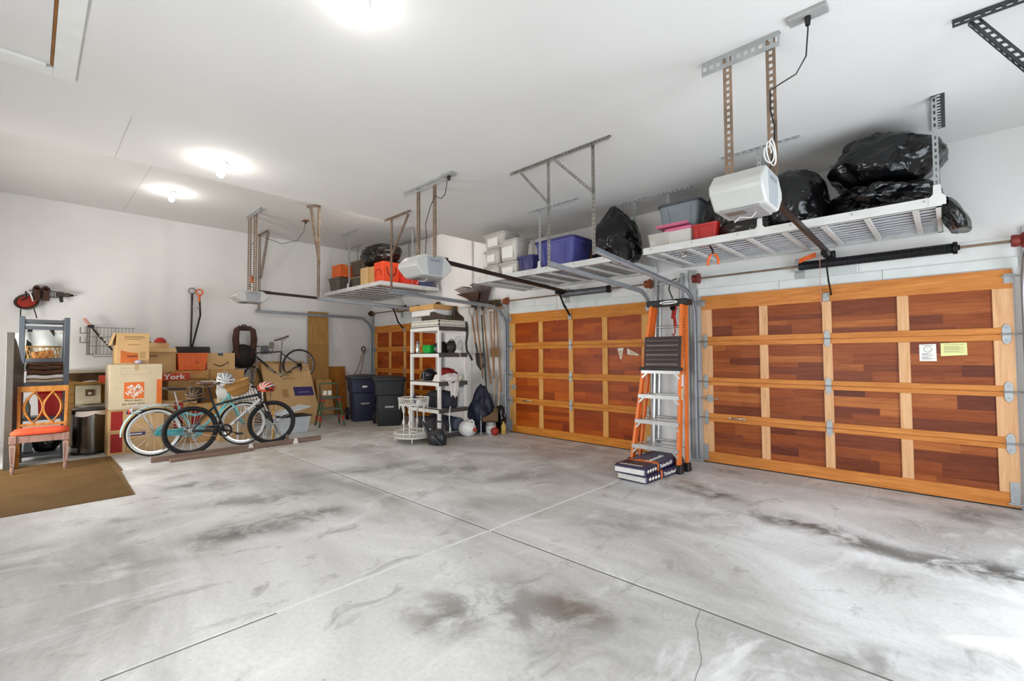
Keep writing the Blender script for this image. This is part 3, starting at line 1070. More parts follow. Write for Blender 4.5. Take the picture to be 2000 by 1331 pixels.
op1 = opener(1, -9.20, 2.46, 3.02, 2.37, 2.57, .36, 'farthest white opener head in front of the side wall',
       dict(posts=[((-9.33, 2.74, ZH - .01), (-9.33, 2.74, 2.55), .06), ((-9.02, 2.74, ZH - .01), (-9.02, 2.74, 2.55), .06)],
            bar=((-9.42, 2.735, ZH - .002), (-8.68, 2.735, ZH - .002), (.07, .04)), mat=M_galv),
       [(-8.9, 3.60, ZH - .06), (-8.9, 3.58, ZH - .22), (-8.9, 3.45, ZH - .42), (-8.95, 3.2, ZH - .52), (-9.0, 2.95, ZH - .45), (-9.02, 2.8, ZH - .4)], (2.58, 2.52), ZH)
MB().tube([(-9.05, 2.78, 3.5), (-9.08, 2.72, 3.4), (-9.08, 2.72, 2.9), (-9.05, 2.75, 2.75), (-9.12, 2.7, 2.66), (-9.05, 2.82, 2.6)], .005, 6).build('hanging_cable', M_black, op1)
MB().cbox((-9.08, 2.74, 2.78), (.03, .03, .12)).build('plug', M_orange, op1)

for nm, lab, x, y, z, l in (('ceiling_outlet', 'grey ceiling outlet strip where the near opener is plugged in', -.56, 3.14, ZC, .2),
                            ('ceiling_outlet', 'small white ceiling outlet above the middle opener', -3.97, 3.17, ZC, .16),
                            ('ceiling_outlet', 'brown outlet adapter on the high ceiling beside the tall hanger', -8.9, 3.61, ZH, .14)):
    t = thing(nm, lab, 'outlet', (x, y, z))
    MB().box((-l / 2, -.045, -.025), (l / 2, .045, 0)).build('box', plain('#9a9b99', .5) if z < 3.9 else plain('#7c4a34', .6), t, local=True, bevel=.004)
    MB().lathe([(.0, -.075), (.013, -.075), (.016, -.045), (.018, -.0255), (0, -.0255)], 10).build('plug', M_black, t, local=True, smooth=40)
# ================================================================ OVERHEAD RACKS
def rack(x0, x1, y0, y1, z0, z1, lab, deckmat, ncross, posts, bars, nslat=10):
    t = thing('overhead_rack', lab, 'rack', ((x0 + x1) / 2, (y0 + y1) / 2, z0))
    th = .004
    for nm, lo, hi in (('front_beam', (x0, y0, z0), (x1, y0 + th, z1)), ('back_beam', (x0, y1 - th, z0), (x1, y1, z1)),
                       ('end_beam', (x0, y0 + th, z0), (x0 + th, y1 - th, z1)), ('end_beam', (x1 - th, y0 + th, z0), (x1, y1 - th, z1))):
        m = MB().box(lo, hi)
        # inward lip of the pressed steel beam
        if nm == 'front_beam':
            m.box((x0, y0, z0), (x1, y0 + .035, z0 + .003))
        elif nm == 'back_beam':
            m.box((x0, y1 - .035, z0), (x1, y1, z0 + .003))
        elif lo[0] == x0:
            m.box((x0, y0, z0), (x0 + .035, y1, z0 + .003))
        else:
            m.box((x1 - .035, y0, z0), (x1, y1, z0 + .003))
        m.build(nm, M_rackw, t)
    for k in range(ncross):
        x = x0 + (x1 - x0) * (k + .5) / ncross
        MB().box((x - .02, y0 + .005, z0 + .004), (x + .02, y1 - .005, z0 + .03)).build('cross_bar', M_rackw, t, bevel=.002)
    for k in range(nslat):
        y = y0 + .05 + (y1 - y0 - .1) * k / (nslat - 1)
        MB().box((x0 + .006, y - .019, z0 + .0305), (x1 - .006, y + .019, z0 + .04)).build('slat', deckmat, t)
    for k in range(6):
        bm_ = MB().lathe([(.0, -.004), (.009, -.004), (.009, 0), (0, 0)], 8, (x0 + .1 + (x1 - x0 - .2) * k / 5, y0, z1 - .025), 'Y')
        bm_.build('bolt', M_galv, t)
    for x, y, zc in posts:
        MB().angle((x, y, zc - .004), (x, y, z0 + .02), X_, Y_, .034, pitch=.05).build('post', M_galv, t)
        yy = y0 - .003 if abs(y - y0) < abs(y - y1) else y1
        MB().prism([(-.05, 0), (.05, 0), (.05, .06), (.025, .09), (.022, .16), (-.022, .16), (-.025, .09), (-.05, .06)], (x + .017, yy - .001, z0 + .01), (1, 0, 0), (0, 0, 1), (0, .004, 0)).build('post_foot', M_rackw, t)
    for p, q in bars:
        ax_ = abs(p[0] - q[0]) > .1
        MB().angle(p, q, Z_, (0, 1, 0) if ax_ else X_, .03, .045 if ax_ else .08, pitch=.06).build('ceiling_bar', M_galv if ax_ else plain('#4a4c4e', .5, .5), t)
    return t


R3 = (-2.53, -.02, 4.85, 5.93, 2.52, 2.60)
rack(*R3, 'near overhead rack of white wire decking carrying the heap of black bags', plain('#c9ccd0', .5, .25), 8,
     [(-1.32, 4.87, ZC), (-.06, 4.87, ZC), (-2.5, 5.42, ZC), (-.06, 5.9, ZC)],
     [((-1.65, 4.85, ZC - .001), (-.96, 4.85, ZC - .001)), ((-.06, 4.85, ZC - .001), (-.06, 5.6, ZC - .001)), ((-2.75, 5.4, ZC - .001), (-2.2, 5.4, ZC - .001)), ((-.9, 5.9, ZC - .001), (-.3, 5.9, ZC - .001))])
R2 = (-5.36, -2.92, 4.80, 5.93, 2.50, 2.58)
rack(*R2, 'middle overhead rack carrying the clear bins and blue totes', plain('#8f9193', .5, .25), 8,
     [(-4.07, 4.82, ZC), (-2.96, 5.42, ZC), (-5.3, 5.9, ZC)],
     [((-4.25, 4.8, ZC - .001), (-3.42, 4.8, ZC - .001)), ((-3.2, 5.4, ZC - .001), (-2.78, 5.4, ZC - .001)), ((-5.5, 5.9, ZC - .001), (-4.9, 5.9, ZC - .001))], 12)
R1 = (-10.2, -7.80, 4.58, 5.93, 2.74, 2.82)
rack(*R1, 'far overhead rack with dark decking carrying the orange and grey boxes', plain('#6b6158', .6, .2), 8,
     [(-9.13, 4.60, ZH), (-7.84, 5.3, ZH), (-8.9, 5.92, ZH), (-10.1, 5.3, ZH)],
     [((-9.5, 4.59, ZH - .001), (-8.76, 4.59, ZH - .001)), ((-8.2, 5.3, ZH - .001), (-7.75, 5.3, ZH - .001)), ((-9.4, 5.9, ZH - .001), (-8.6, 5.9, ZH - .001)), ((-10.6, 5.3, ZH - .001), (-9.9, 5.3, ZH - .001))], 12)


# ---------------------------------------------------------------- containers
def tote(x, y, z, L, Wd, H, mat, lidmat, lab, name='storage_tote', cat='tote', rotz=0, lid=True, handles=True, group=None, ribs=True, taper=.86):
    """moulded tote: tapered hollow body, rim, lid with raised centre, handles, ribs (base centre x,y,z)"""
    t = thing(name, lab, cat, (x, y, z), rotz, group)
    b = MB()
    lx, ly = L * taper, Wd * taper
    th = .004
    prof = [(lx, ly, 0), (L, Wd, H)]
    def ring(sx, sy, zz):
        r = min(sx, sy) * .12
        pts = []
        for cx_, cy_, a0 in ((sx / 2 - r, sy / 2 - r, 0), (-sx / 2 + r, sy / 2 - r, PI / 2), (-sx / 2 + r, -sy / 2 + r, PI), (sx / 2 - r, -sy / 2 + r, 1.5 * PI)):
            for k in range(4):
                a = a0 + k / 3 * PI / 2
                pts.append((cx_ + r * math.cos(a), cy_ + r * math.sin(a), zz))
        return pts
    levels = [ring(lx - .03, ly - .03, 0), ring(lx, ly, .015), ring(L * .985, Wd * .985, H * .86), ring(L, Wd, H * .87), ring(L + .012, Wd + .012, H), ring(L - .012, Wd - .012, H), ring(lx - .01, ly - .01, .012)]
    R = [[b.v(p) for p in l] for l in levels]
    n = len(R[0])
    b.f(R[0][::-1])
    for A, B in zip(R, R[1:]):
        for k in range(n):
            b.f((A[k], A[(k + 1) % n], B[(k + 1) % n], B[k]))
    b.f(R[-1])
    b.build('body', mat, t, local=True, smooth=35)
    if ribs:
        for sx in (-.28, .28):
            for sy in (-1, 1):
                r_ = MB().bar((sx * lx, sy * (ly / 2 + .002), .03), (sx * L, sy * (Wd / 2 * .985 + .002), H * .8), .03, .012, up=(0, 1, 0))
                r_.build('rib', mat, t, local=True)
    if handles:
        for sx in (-1, 1):
            MB().cbox((sx * (L / 2 + .006), 0, H * .8), (.03, Wd * .32, .035)).build('handle', lidmat or mat, t, local=True, bevel=.006, seg=2)
    if lid:
        l = MB()
        lv = [ring(L + .03, Wd + .03, H - .022), ring(L + .032, Wd + .032, H + .006), ring(L + .01, Wd + .01, H + .012), ring(L * .84, Wd * .82, H + .012), ring(L * .82, Wd * .8, H + .024)]
        R = [[l.v(p) for p in q] for q in lv]
        l.f(R[0][::-1])
        for A, B in zip(R, R[1:]):
            for k in range(n):
                l.f((A[k], A[(k + 1) % n], B[(k + 1) % n], B[k]))
        l.f(R[-1])
        l.build('lid', lidmat or mat, t, local=True, smooth=35)
    return t


def carton(x, y, z, L, Wd, H, lab, mat=None, rotz=0, name='cardboard_box', flaps=False, tape=True, cat='box', tapemat=None, group=None):
    """closed or open carton; base centre"""
    mat = mat or M_card
    t = thing(name, lab, cat, (x, y, z), rotz, group)
    e = .004
    b = MB()
    if flaps:
        for lo, hi in (((-L / 2, -Wd / 2, 0), (L / 2, Wd / 2, e)), ((-L / 2, -Wd / 2, e), (-L / 2 + e, Wd / 2, H)), ((L / 2 - e, -Wd / 2, e), (L / 2, Wd / 2, H)), ((-L / 2 + e, -Wd / 2, e), (L / 2 - e, -Wd / 2 + e, H)), ((-L / 2 + e, Wd / 2 - e, e), (L / 2 - e, Wd / 2, H))):
            b.box(lo, hi)
        b.build('body', mat, t, local=True)
        for sy in (-1, 1):
            MB().bar((0, sy * Wd / 2, H), (0, sy * (Wd / 2 + .1), H + .06), L - .01, .004, up=(0, 0, 1)).build('flap', mat, t, local=True)
        for sx in (-1, 1):
            MB().bar((sx * L / 2, 0, H), (sx * (L / 2 + .05), 0, H + .1), Wd - .01, .004, up=(0, 0, 1)).build('flap', mat, t, local=True)
    else:
        b.box((-L / 2, -Wd / 2, 0), (L / 2, Wd / 2, H - .004))
        b.build('body', mat, t, local=True, bevel=.004)
        for sy in (-1, 1):
            MB().box((-L / 2 + .001, min(sy * .0015, sy * (Wd / 2 - .001)), H - .004), (L / 2 - .001, max(sy * .0015, sy * (Wd / 2 - .001)), H)).build('flap', mat, t, local=True)
        if tape:
            MB().box((-L / 2 - .0008, -.025, H * .86), (L / 2 + .0008, .025, H + .0008)).build('tape', tapemat or plain('#bfa070', .4, var=.03), t, local=True)
    return t


def decal(t, mat, x0, x1, z0, z1, face, off, name='print_panel', poly=None):
    """thin print on a face of a box in the thing's own axes; face '+x','-x','+y','-y'"""
    s = 1 if face[0] == '+' else -1
    e = .0009
    m = MB()
    pl = poly or [(x0, z0), (x1, z0), (x1, z1), (x0, z1)]
    if face[1] == 'x':
        m.prism(pl, (s * off, 0, 0), (0, 1, 0), (0, 0, 1), (s * e, 0, 0))
    else:
        m.prism(pl, (0, s * off, 0), (1, 0, 0), (0, 0, 1), (0, s * e, 0))
    return m.build(name, mat, t, local=True)


# ---------------------------------------------------------------- plastic bags
def bag(c, size, lab, seed, knot=None, flat=None, mat=None, fold=.10, name='garbage_bag', tie=None, label=None, sub=5, lean=(0, 0), pinch=None):
    """stuffed film bag: lumps, radiating folds towards the knot, flattened where it rests (c = base centre)"""
    mat = mat or M_bag
    sz_ = size[2] / .84
    size = (size[0], size[1], sz_)
    cc = Vector((c[0], c[1], c[2] + sz_ * .34))
    t = thing(name, lab, 'bag', c)
    kd = Vector(knot if knot else (0, 0, 1)).normalized()
    ax = kd.orthogonal().normalized()
    ay = kd.cross(ax)
    off = Vector((seed * 3.1, seed * 7.7, seed * 1.3))

    def fn(u):
        k = 1.0 + .20 * mnoise.noise(u * 1.2 + off) + .06 * mnoise.noise(u * 2.6 + off)
        k += .035 * mnoise.noise(Vector((u.x * 3, u.y * 3, u.z * 10)) + off) + .02 * mnoise.noise(Vector((u.x * 14, u.y * 5, u.z * 4)) + off)
        ang = math.atan2(u.dot(ay), u.dot(ax))
        th = math.acos(max(-1, min(1, u.dot(kd))))
        near = math.exp(-(th / .8) ** 2)
        pl = math.sin(ang * 9 + 3 * mnoise.noise(u * 1.7 + off)) * .5 + math.sin(ang * 17 + 5 * mnoise.noise(u * 2.3 + off)) * .35
        k += fold * near * pl * min(1, th / .15)
        r = mnoise.ridged_multi_fractal(u * 2.4 + off, .9, 2.1, 4, .9, 2.0)
        k += .016 * (r - 1.0)
        r2 = abs(mnoise.noise(u * 6 + off)) + abs(mnoise.noise(u * 11 + off)) * .5
        k -= .018 * (.5 - r2)
        if knot and th < .22:
            k += (.22 - th) * .9
        return k
    b = MB()
    b.blob(cc, size, fn, sub)
    zf = c[2]
    for v in b.bm.verts:
        p = v.co
        h = (p.z - c[2]) / size[2]
        p.x += lean[0] * h * size[2]
        p.y += lean[1] * h * size[2]
        if pinch:
            s_ = 1 - pinch * max(0, h) ** 1.3
            p.x = cc.x + lean[0] * h * size[2] + (p.x - cc.x - lean[0] * h * size[2]) * s_
            p.y = cc.y + lean[1] * h * size[2] + (p.y - cc.y - lean[1] * h * size[2]) * s_
        fz = zf + .002
        if p.z < fz:
            p.z = fz + (p.z - fz) * .01
        if flat and p.z < flat[0]:
            pass
    b.build('film', mat, t, smooth=80)
    if knot:
        kp = cc + Vector((kd.x * size[0] / 2, kd.y * size[1] / 2, kd.z * size[2] / 2)) * 1.08
        if lean:
            h = (kp.z - c[2])
            kp.x += lean[0] * h
            kp.y += lean[1] * h
        kb = MB()
        kb.tube([kp - kd * .09, kp - kd * .05, kp - kd * .02, kp + kd * .01], [.05, .024, .014, .006], 12)
        kb.build('gathered_neck', mat, t, smooth=70)
    return t


ZR3 = R3[4] + .0405
bag((-.40, 5.34, ZR3), (.84, .92, .34), 'glossy black bag with its gathered knot facing out, under the biggest bag', 3, (-.2, -1, .05), fold=.13)
bag((-.40, 5.30, ZR3 + .315), (.84, .84, .47), 'biggest black bag on top of the heap with a grey tape strip', 5, None, fold=.06)
bag((-1.06, 5.22, ZR3 - .0), (.58, .74, .62), 'rounded black bag bulging over the rack edge right of the opener', 8, None, fold=.05, lean=(0, -.05))
bag((-1.73, 5.40, ZR3), (.64, .76, .76), 'brownish black bag behind the nearest opener head', 11, (.3, -.7, .8), mat=M_bagbr, lean=(.05, 0))
bag((-1.42, 4.98, ZR3), (.62, .22, .20), 'small slumped black bag on the rack edge beside the red bin', 13, (1, -.3, .2), mat=M_bagbr, fold=.15, sub=4)
t = thing('tape_strip', 'crinkled grey tape strip stuck on the biggest black bag', 'tape', (-.52, 4.97, 3.05))
MB().sheet(lambda u, v: (-.55 + v * .05 + .01 * u, 4.965 - .02 * math.sin(u * 2.6) + .05 * u, 2.98 + u * .16), 6, 2, .002).build('strip', plain('#9ea2a5', .4), t)
bag((.09, 5.34, 2.40), (.17, .40, .30), 'limp black bag corner drooping off the right end of the near rack', 29, None, fold=.1, lean=(-.35, 0), sub=4, name='drooping_bag')
bag((-3.16, 5.30, R2[4] + .0405), (.74, .62, .76), 'tall peaked black bag standing at the right end of the middle rack', 17, None, fold=.04, pinch=.38)
bag((-2.80, 4.90, 2.50), (.22, .24, .36), 'loose black bag tail trailing over the end of the middle rack', 31, None, fold=.1, lean=(-.3, .2), sub=4, name='trailing_bag')
bag((-8.55, 5.02, 3.30), (1.15, .66, .40), 'brown-black bag lying on top of the orange boxes of the far rack', 23, (.2, -1, .1), mat=M_bagbr, fold=.12)

# ---------------------------------------------------------------- near rack: small bins
M_clear = plain('#d9d4cc', .3, var=.06, trans=.35, key='clear_bin')
M_clear2 = plain('#e6e2da', .35, var=.05, trans=.25, key='clear_bin2')
M_pinklid = plain('#d0688a', .45)
M_lilac = plain('#c3bdd6', .45)
M_gtote = plain('#8c979c', .5, var=.08)
M_gtoted = plain('#50555a', .5)
ZR2 = R2[4] + .0405
tote(-2.38, 5.02, ZR3, .26, .2, .20, M_clear, M_white, 'small clear bin at the left end of the near rack', 'clear_bin', 'bin', handles=False, ribs=False, lid=False)
tote(-2.15, 5.06, ZR3, .30, .26, .22, M_clear2, M_pinklid, 'clear bin with a pink lid, near rack', 'clear_bin', 'bin', handles=False, ribs=False)
tote(-1.98, 5.0, ZR3, .02 + .2, .2, .17, plain('#c9c4d4', .35, trans=.2, key='lilacbin'), M_lilac, 'low clear bin with a lilac lid beside the red bin', 'clear_bin', 'bin', handles=False, ribs=False) if False else None
tote(-2.33, 5.58, ZR3, .50, .46, .29, M_gtoted, M_gtoted, 'dark grey tote under the light grey tote at the back of the near rack')
tote(-2.33, 5.56, ZR3 + .32, .50, .42, .33, M_gtote, M_gtoted, 'light grey tote with a dark lid behind the pink-lidded bin')
tote(-1.86, 5.06, ZR3, .27, .3, .21, M_red, M_red, 'red plastic bin between the pink-lidded bin and the black bags', 'red_bin', 'bin', lid=False, handles=False)
t = thing('pink_tray', 'pink and lilac tray lying across the clear bins', 'tray', (-2.2, 5.04, ZR3 + .236 + .02))
MB().box((-.2, -.12, .0), (.16, .12, .012)).box((-.21, -.13, .012), (.17, -.12, .03)).box((-.21, .12, .012), (.17, .13, .03)).build('tray', M_pinklid, t, local=True, bevel=.004)
# pruning shears and a hose clamp hanging from the front slats
t = thing('shears', 'orange-handled shears hanging under the near rack', 'shears', (-1.83, 5.06, 2.55))
MB().tube([(-1.84, 4.96, 2.56), (-1.83, 5.0, 2.535), (-1.82, 5.04, 2.50), (-1.82, 5.05, 2.46)], [.006, .008, .01, .012], 8).build('blade', M_blackm, t)
for sx in (-1, 1):
    MB().tube([(-1.82 + sx * .008, 5.05, 2.465), (-1.82 + sx * .04, 5.05, 2.43), (-1.82 + sx * .055, 5.05, 2.38), (-1.82 + sx * .05, 5.05, 2.34)], [.009, .014, .015, .012], 8).build('grip', M_orange, t, smooth=50)
t = thing('hose_ring', 'steel hose ring hanging under the near rack', 'ring', (-2.12, 5.0, 2.49))
MB().tube([(-2.12 + .035 * math.cos(a), 5.0 + .02 * math.sin(a), 2.488 + .022 * math.sin(a)) for a in [k * PI / 8 for k in range(16)]], .009, 8, closed=True).build('ring', M_chrome, t, smooth=60)

# ---------------------------------------------------------------- middle rack
M_milky = plain('#e2ddd3', .35, var=.05, trans=.3, key='milky')
M_label = plain('#f3f1ea', .7, var=.02)
M_purp = plain('#4d4f92', .45, var=.08)
M_purpd = plain('#38366a', .45, var=.08)
col = [(-5.08, .215, 'bottom'), (-5.08, .215, 'second'), (-5.08, .23, 'third')]
labs = ['clear bin, lowest of the left stack on the middle rack', 'clear bin with a white card, middle of the left stack', 'clear bin with a lid, topmost of the left stack on the middle rack']
z = ZR2
for k, (x, h, nm) in enumerate(col):
    w_ = .34 if k < 2 else .46
    t = tote(x + (0 if k < 2 else .05), 5.05, z, w_, .34, h, M_milky, M_clear, labs[k], 'clear_bin', 'bin', handles=False, ribs=False)
    decal(t, M_label, -w_ * .3, w_ * .18, .04, h * .72, '-y', .34 / 2 * .93 + .006, 'card')
    MB().cbox((0, 0, h * .4), (w_ * .7, .26, h * .7)).build('contents', plain('#c9bfae', .8, var=.3, scale=20), t, local=True)
    z += h + .026
z = ZR2
for k, lab in enumerate(('clear bin with tan contents, lowest of the right stack on the middle rack', 'clear bin with white cards, upper one of the right stack on the middle rack')):
    h = .21 + .1 * k
    t = tote(-4.70, 5.0, z, .36, .3, h, M_milky, M_clear, lab, 'clear_bin', 'bin', handles=False, ribs=False)
    decal(t, M_label, -.12, .1, .05, h * .7, '-y', .3 / 2 * .94 + .006, 'card')
    MB().cbox((0, 0, h * .4), (.26, .22, h * .7)).build('contents', plain('#cdb491' if k == 0 else '#d9d4ca', .8, var=.3, scale=20), t, local=True)
    z += h + .026
tote(-4.36, 4.98, ZR2, .28, .26, .25, M_purpd, M_purpd, 'small dark blue tote beside the clear bins')
tote(-3.88, 5.14, ZR2, .66, .50, .42, M_purp, M_purpd, 'large violet-blue tote with a lid on the middle rack')
t = thing('cloth_bundle', 'pale grey cloth bundle behind the small dark blue tote', 'bundle', (-4.42, 5.42, ZR2))
MB().blob((-4.42, 5.42, ZR2 + .21), (.5, .4, .42), lambda u: 1 + .15 * mnoise.noise(u * 2.2) + .05 * mnoise.noise(u * 7), 4, flat=ZR2 + .002).build('cloth', plain('#c9c8c4', .9, var=.1), t, smooth=80)
MB().tube([(-4.52, 5.24, ZR2 + .36), (-4.45, 5.2, ZR2 + .33), (-4.38, 5.22, ZR2 + .37), (-4.3, 5.22, ZR2 + .34)], .012, 6).build('strap', M_grey, t)
t = thing('wood_plank', 'thin brown plank lying behind the violet tote', 'plank', (-3.6, 5.8, ZR2))
MB().box((-4.1, 5.66, ZR2), (-3.3, 5.69, ZR2 + .5)).build('board', wood('plank_wood', '#96602c', '#c08a4e'), t, bevel=.003)

# ---------------------------------------------------------------- far rack
ZR1 = R1[4] + .0405
M_taupe = plain('#5f564c', .55, var=.1)
M_taupel = plain('#8b7d6a', .55, var=.1)
t = tote(-9.95, 4.86, ZR1, .42, .44, .34, M_taupe, M_taupe, 'taupe grey tote carrying the small orange carton on the far rack')
carton(-9.93, 4.86, ZR1 + .37, .42, .3, .28, 'small orange carton on the left end of the far rack', plain('#e0672a', .8, var=.08))
for k, lab in enumerate(('brown crate, lower one left of the cartons on the far rack', 'brown crate, upper one left of the cartons on the far rack')):
    tt = tote(-9.32, 5.12, ZR1 + k * .36, .56, .5, .32, M_taupe if k == 0 else plain('#57493a', .6), M_taupel, lab, 'brown_crate', 'crate')
carton(-8.68, 4.88, ZR1, .30, .34, .42, 'tall tan carton left of the orange tote bags', M_card)
carton(-8.40, 4.88, ZR1, .20, .34, .40, 'narrow tan carton squeezed beside the orange bag', M_card2)
for k, (x, y, m, lab) in enumerate(((-8.12, 4.90, plain('#e0481c', .6, var=.06), 'orange carry bag with loop handles on the far rack'), (-7.99, 5.28, plain('#d6301a', .6, var=.06), 'red carry bag behind the orange one on the far rack'))):
    t = thing('carry_bag', lab, 'bag', (x, y, ZR1))
    MB().taper((0, 0, 0), (.32, .36), (.34, .38), .46).build('body', m, t, local=True, bevel=.01)
    for s, ax in ((-1, 'y'), (1, 'x')):
        pts = []
        for q in range(9):
            a = PI * q / 8
            pts.append((-.1 * math.cos(a), -.19, .18 + .14 * math.sin(a) ** .6) if ax == 'y' else (.178, -.1 * math.cos(a), .36 - .17 * math.sin(a) ** .6))
        MB().tube(pts, .008, 6).build('handle', plain('#8a2414', .6) if ax == 'y' else M_black, t, local=True)
tote(-8.02, 5.68, ZR1, .36, .40, .34, plain('#4a5074', .5), M_gtote, 'slate blue tote at the right end of the far rack')
tote(-8.45, 5.55, ZR1 + 0, .40, .5, .56, M_gtote, M_grey, 'tall pale grey tote with a lid at the back of the far rack')
# ================================================================ LADDERS AND SHINGLES
M_lor = plain('#e4762f', .42, var=.06)
t = thing('step_ladder', 'orange fibreglass step ladder with a black folded platform and aluminium treads', 'ladder', (-2.6, 5.4, 0))


def lerp(a, b, k):
    return tuple(a[i] + (b[i] - a[i]) * k for i in range(3))


FL = ((-2.93, 5.22, .03), (-2.75, 5.46, 2.0))
FR = ((-2.30, 5.22, .03), (-2.33, 5.46, 2.0))
RL = ((-2.92, 5.40, .03), (-2.74, 5.54, 1.98))
RR = ((-2.285, 5.40, .03), (-2.32, 5.54, 1.98))


def channel(p, q, inward, w=.072, dpt=.032, th=.006):
    """C-channel rail: web and two flanges turned inward (x sign)"""
    m = MB()
    m.bar(p, q, th, w, up=(0, 1, 0))
    for sy in (-1, 1):
        a = (p[0] + inward * dpt / 2, p[1] + sy * (w / 2 - th / 2), p[2])
        b = (q[0] + inward * dpt / 2, q[1] + sy * (w / 2 - th / 2), q[2])
        m.bar(a, b, dpt, th, up=(0, 1, 0))
    return m


for p, q, s in ((FL[0], FL[1], 1), (FR[0], FR[1], -1)):
    channel(p, q, s).build('front_rail', M_lor, t)
for p, q, s in ((RL[0], RL[1], 1), (RR[0], RR[1], -1)):
    channel(p, q, s, .055, .026).build('rear_rail', M_lor, t)
for p in (FL[0], FR[0], RL[0], RR[0]):
    MB().taper((p[0], p[1], 0), (.062, .10), (.05, .085), .10).build('foot', M_black, t, bevel=.006)
for z in (.27, .575, .885, 1.19):
    k = (z - .03) / 1.97
    a, b = lerp(*FL, k), lerp(*FR, k)
    m = MB().box((a[0] + .005, a[1] - .055, z - .006), (b[0] - .005, a[1] + .045, z + .001))
    m.box((a[0] + .005, a[1] - .057, z - .042), (b[0] - .005, a[1] - .053, z + .001)).box((a[0] + .005, a[1] + .042, z - .03), (b[0] - .005, a[1] + .046, z + .001))
    for q in range(5):
        m.box((a[0] + .01, a[1] - .045 + q * .018, z + .001), (b[0] - .01, a[1] - .039 + q * .018, z + .003))
    m.build('tread', M_alu, t)
    for x, s in ((a[0] + .012, 1), (b[0] - .012, -1)):
        MB().bar((x, a[1] - .048, z - .10), (x + s * .085, a[1] - .048, z - .012), .022, .004, up=(0, 1, 0)).build('tread_brace', M_alu, t)
    k2 = (z - .03) / 1.95
    a2, b2 = lerp(*RL, k2), lerp(*RR, k2)
    MB().bar((a2[0], a2[1], z), (b2[0], b2[1], z), .03, .018).build('rear_bar', M_alu, t)
# folded platform
k = (1.24 - .03) / 1.97
a, b = lerp(*FL, k), lerp(*FR, k)
k1 = (1.6 - .03) / 1.97
a1, b1 = lerp(*FL, k1), lerp(*FR, k1)
pl = MB()
y0, y1 = a[1] - .06, a1[1] - .05
pl.bar(((a[0] + b[0]) / 2 + .02, y0, 1.215), ((a[0] + b[0]) / 2 + .02, y1, 1.60), .47, .018, up=(0, 1, 0))
M_plat = plain('#33211e', .45, var=.15)
plo = pl.build('folded_platform', M_plat, t, bevel=.003)
xm = (a[0] + b[0]) / 2 + .02
for q in range(6):
    kk = .12 + q * .15
    p = (xm, y0 + (y1 - y0) * kk - .016, 1.215 + .385 * kk)
    MB().cbox(p, (.41, .014, .03)).build('rib', plain('#42302c', .4, var=.15) if q % 2 else plain('#5a4a46', .35), plo, bevel=.003)
MB().box((a[0] - .02, y0 - .02, 1.185), (b[0] + .02, y0 + .03, 1.225)).build('platform_hinge_bar', M_dark, t, bevel=.004)
# top cap with an oval badge
cap = MB().box((-2.80, 5.42, 1.985), (-2.27, 5.60, 2.06)).build('top_cap', M_black, t, bevel=.014, seg=2)
MB().lathe([(0, -.003), (.085, -.003), (.085, 0), (0, 0)], 28, (-2.50, 5.4185, 2.022), 'Y').build('badge', M_printw, cap)
bd = cap.children[0]
bd.data.transform(Matrix.Translation((-2.50 + 2.6, 0, 2.022)) @ Matrix.Diagonal((1.35, 1, .26, 1)) @ Matrix.Translation((2.50 - 2.6, 0, -2.022)))
MB().box((-2.585, 5.412, 2.012), (-2.415, 5.4145, 2.031)).build('badge_print', M_grey, cap)
for z0, z1, m in ((1.0, 1.14, M_printw), (.84, .98, plain('#d8c08a', .6)), (1.35, 1.85, plain('#463a36', .6))):
    k = ((z0 + z1) / 2 - .03) / 1.97
    p0, p1 = lerp(*FR, (z0 - .03) / 1.97), lerp(*FR, (z1 - .03) / 1.97)
    if z0 > 1.3:
        for q in range(14):
            pz = lerp(p0, p1, q / 14)
            MB().cbox((pz[0] + .0036, pz[1] + .012, pz[2]), (.0008, .022, .018)).build('warning_print', m, t) if q % 1 == 0 else None
    else:
        MB().bar((p0[0] + .0036, p0[1] + .006, p0[2]), (p1[0] + .0036, p1[1] + .006, p1[2]), .001, .045, up=(0, 1, 0)).build('sticker', m, t)

t = thing('extension_ladder', 'tall aluminium extension ladder leaning on the pier behind the orange step ladder', 'ladder', (-2.72, 5.9, 0))
for x in (-2.905, -2.555):
    m = MB().bar((x, 5.80, .02), (x, 5.965, 2.46), .028, .075, up=(0, 1, 0))
    m.build('rail', M_alu, t, bevel=.003)
    MB().bar((x + (.045 if x < -2.7 else -.045), 5.845, .25), (x + (.045 if x < -2.7 else -.045), 5.99, 2.40), .022, .05, up=(0, 1, 0)).build('fly_rail', M_alu, t, bevel=.003)
for k in range(8):
    z = .25 + .3 * k
    y = 5.80 + .165 * z / 2.46
    m = MB().cyl((-2.905, y, z), (-2.555, y, z), .016, 10)
    m.build('rung', M_alu, t, smooth=40)
for x in (-2.905, -2.555):
    MB().taper((x, 5.80, 0), (.07, .10), (.04, .08), .07).build('foot', M_black, t, bevel=.004)
t = thing('rope_puller', 'red hand puller hanging on the extension ladder above the black platform', 'tool', (-2.56, 5.72, 1.9))
MB().tube([(-2.53, 5.74, 2.36), (-2.60, 5.70, 2.33), (-2.62, 5.70, 2.22), (-2.58, 5.72, 2.1)], .009, 7).build('hose', M_black, t, smooth=60)
MB().cbox((-2.57, 5.73, 1.93), (.05, .04, .18), (0, .15, 0)).cbox((-2.56, 5.73, 1.80), (.035, .03, .12), (0, -.1, 0)).build('body', M_red, t, bevel=.008, seg=2)
MB().cyl((-2.575, 5.70, 1.98), (-2.575, 5.76, 1.98), .035, 14).build('ratchet_wheel', M_blackm, t, smooth=40)
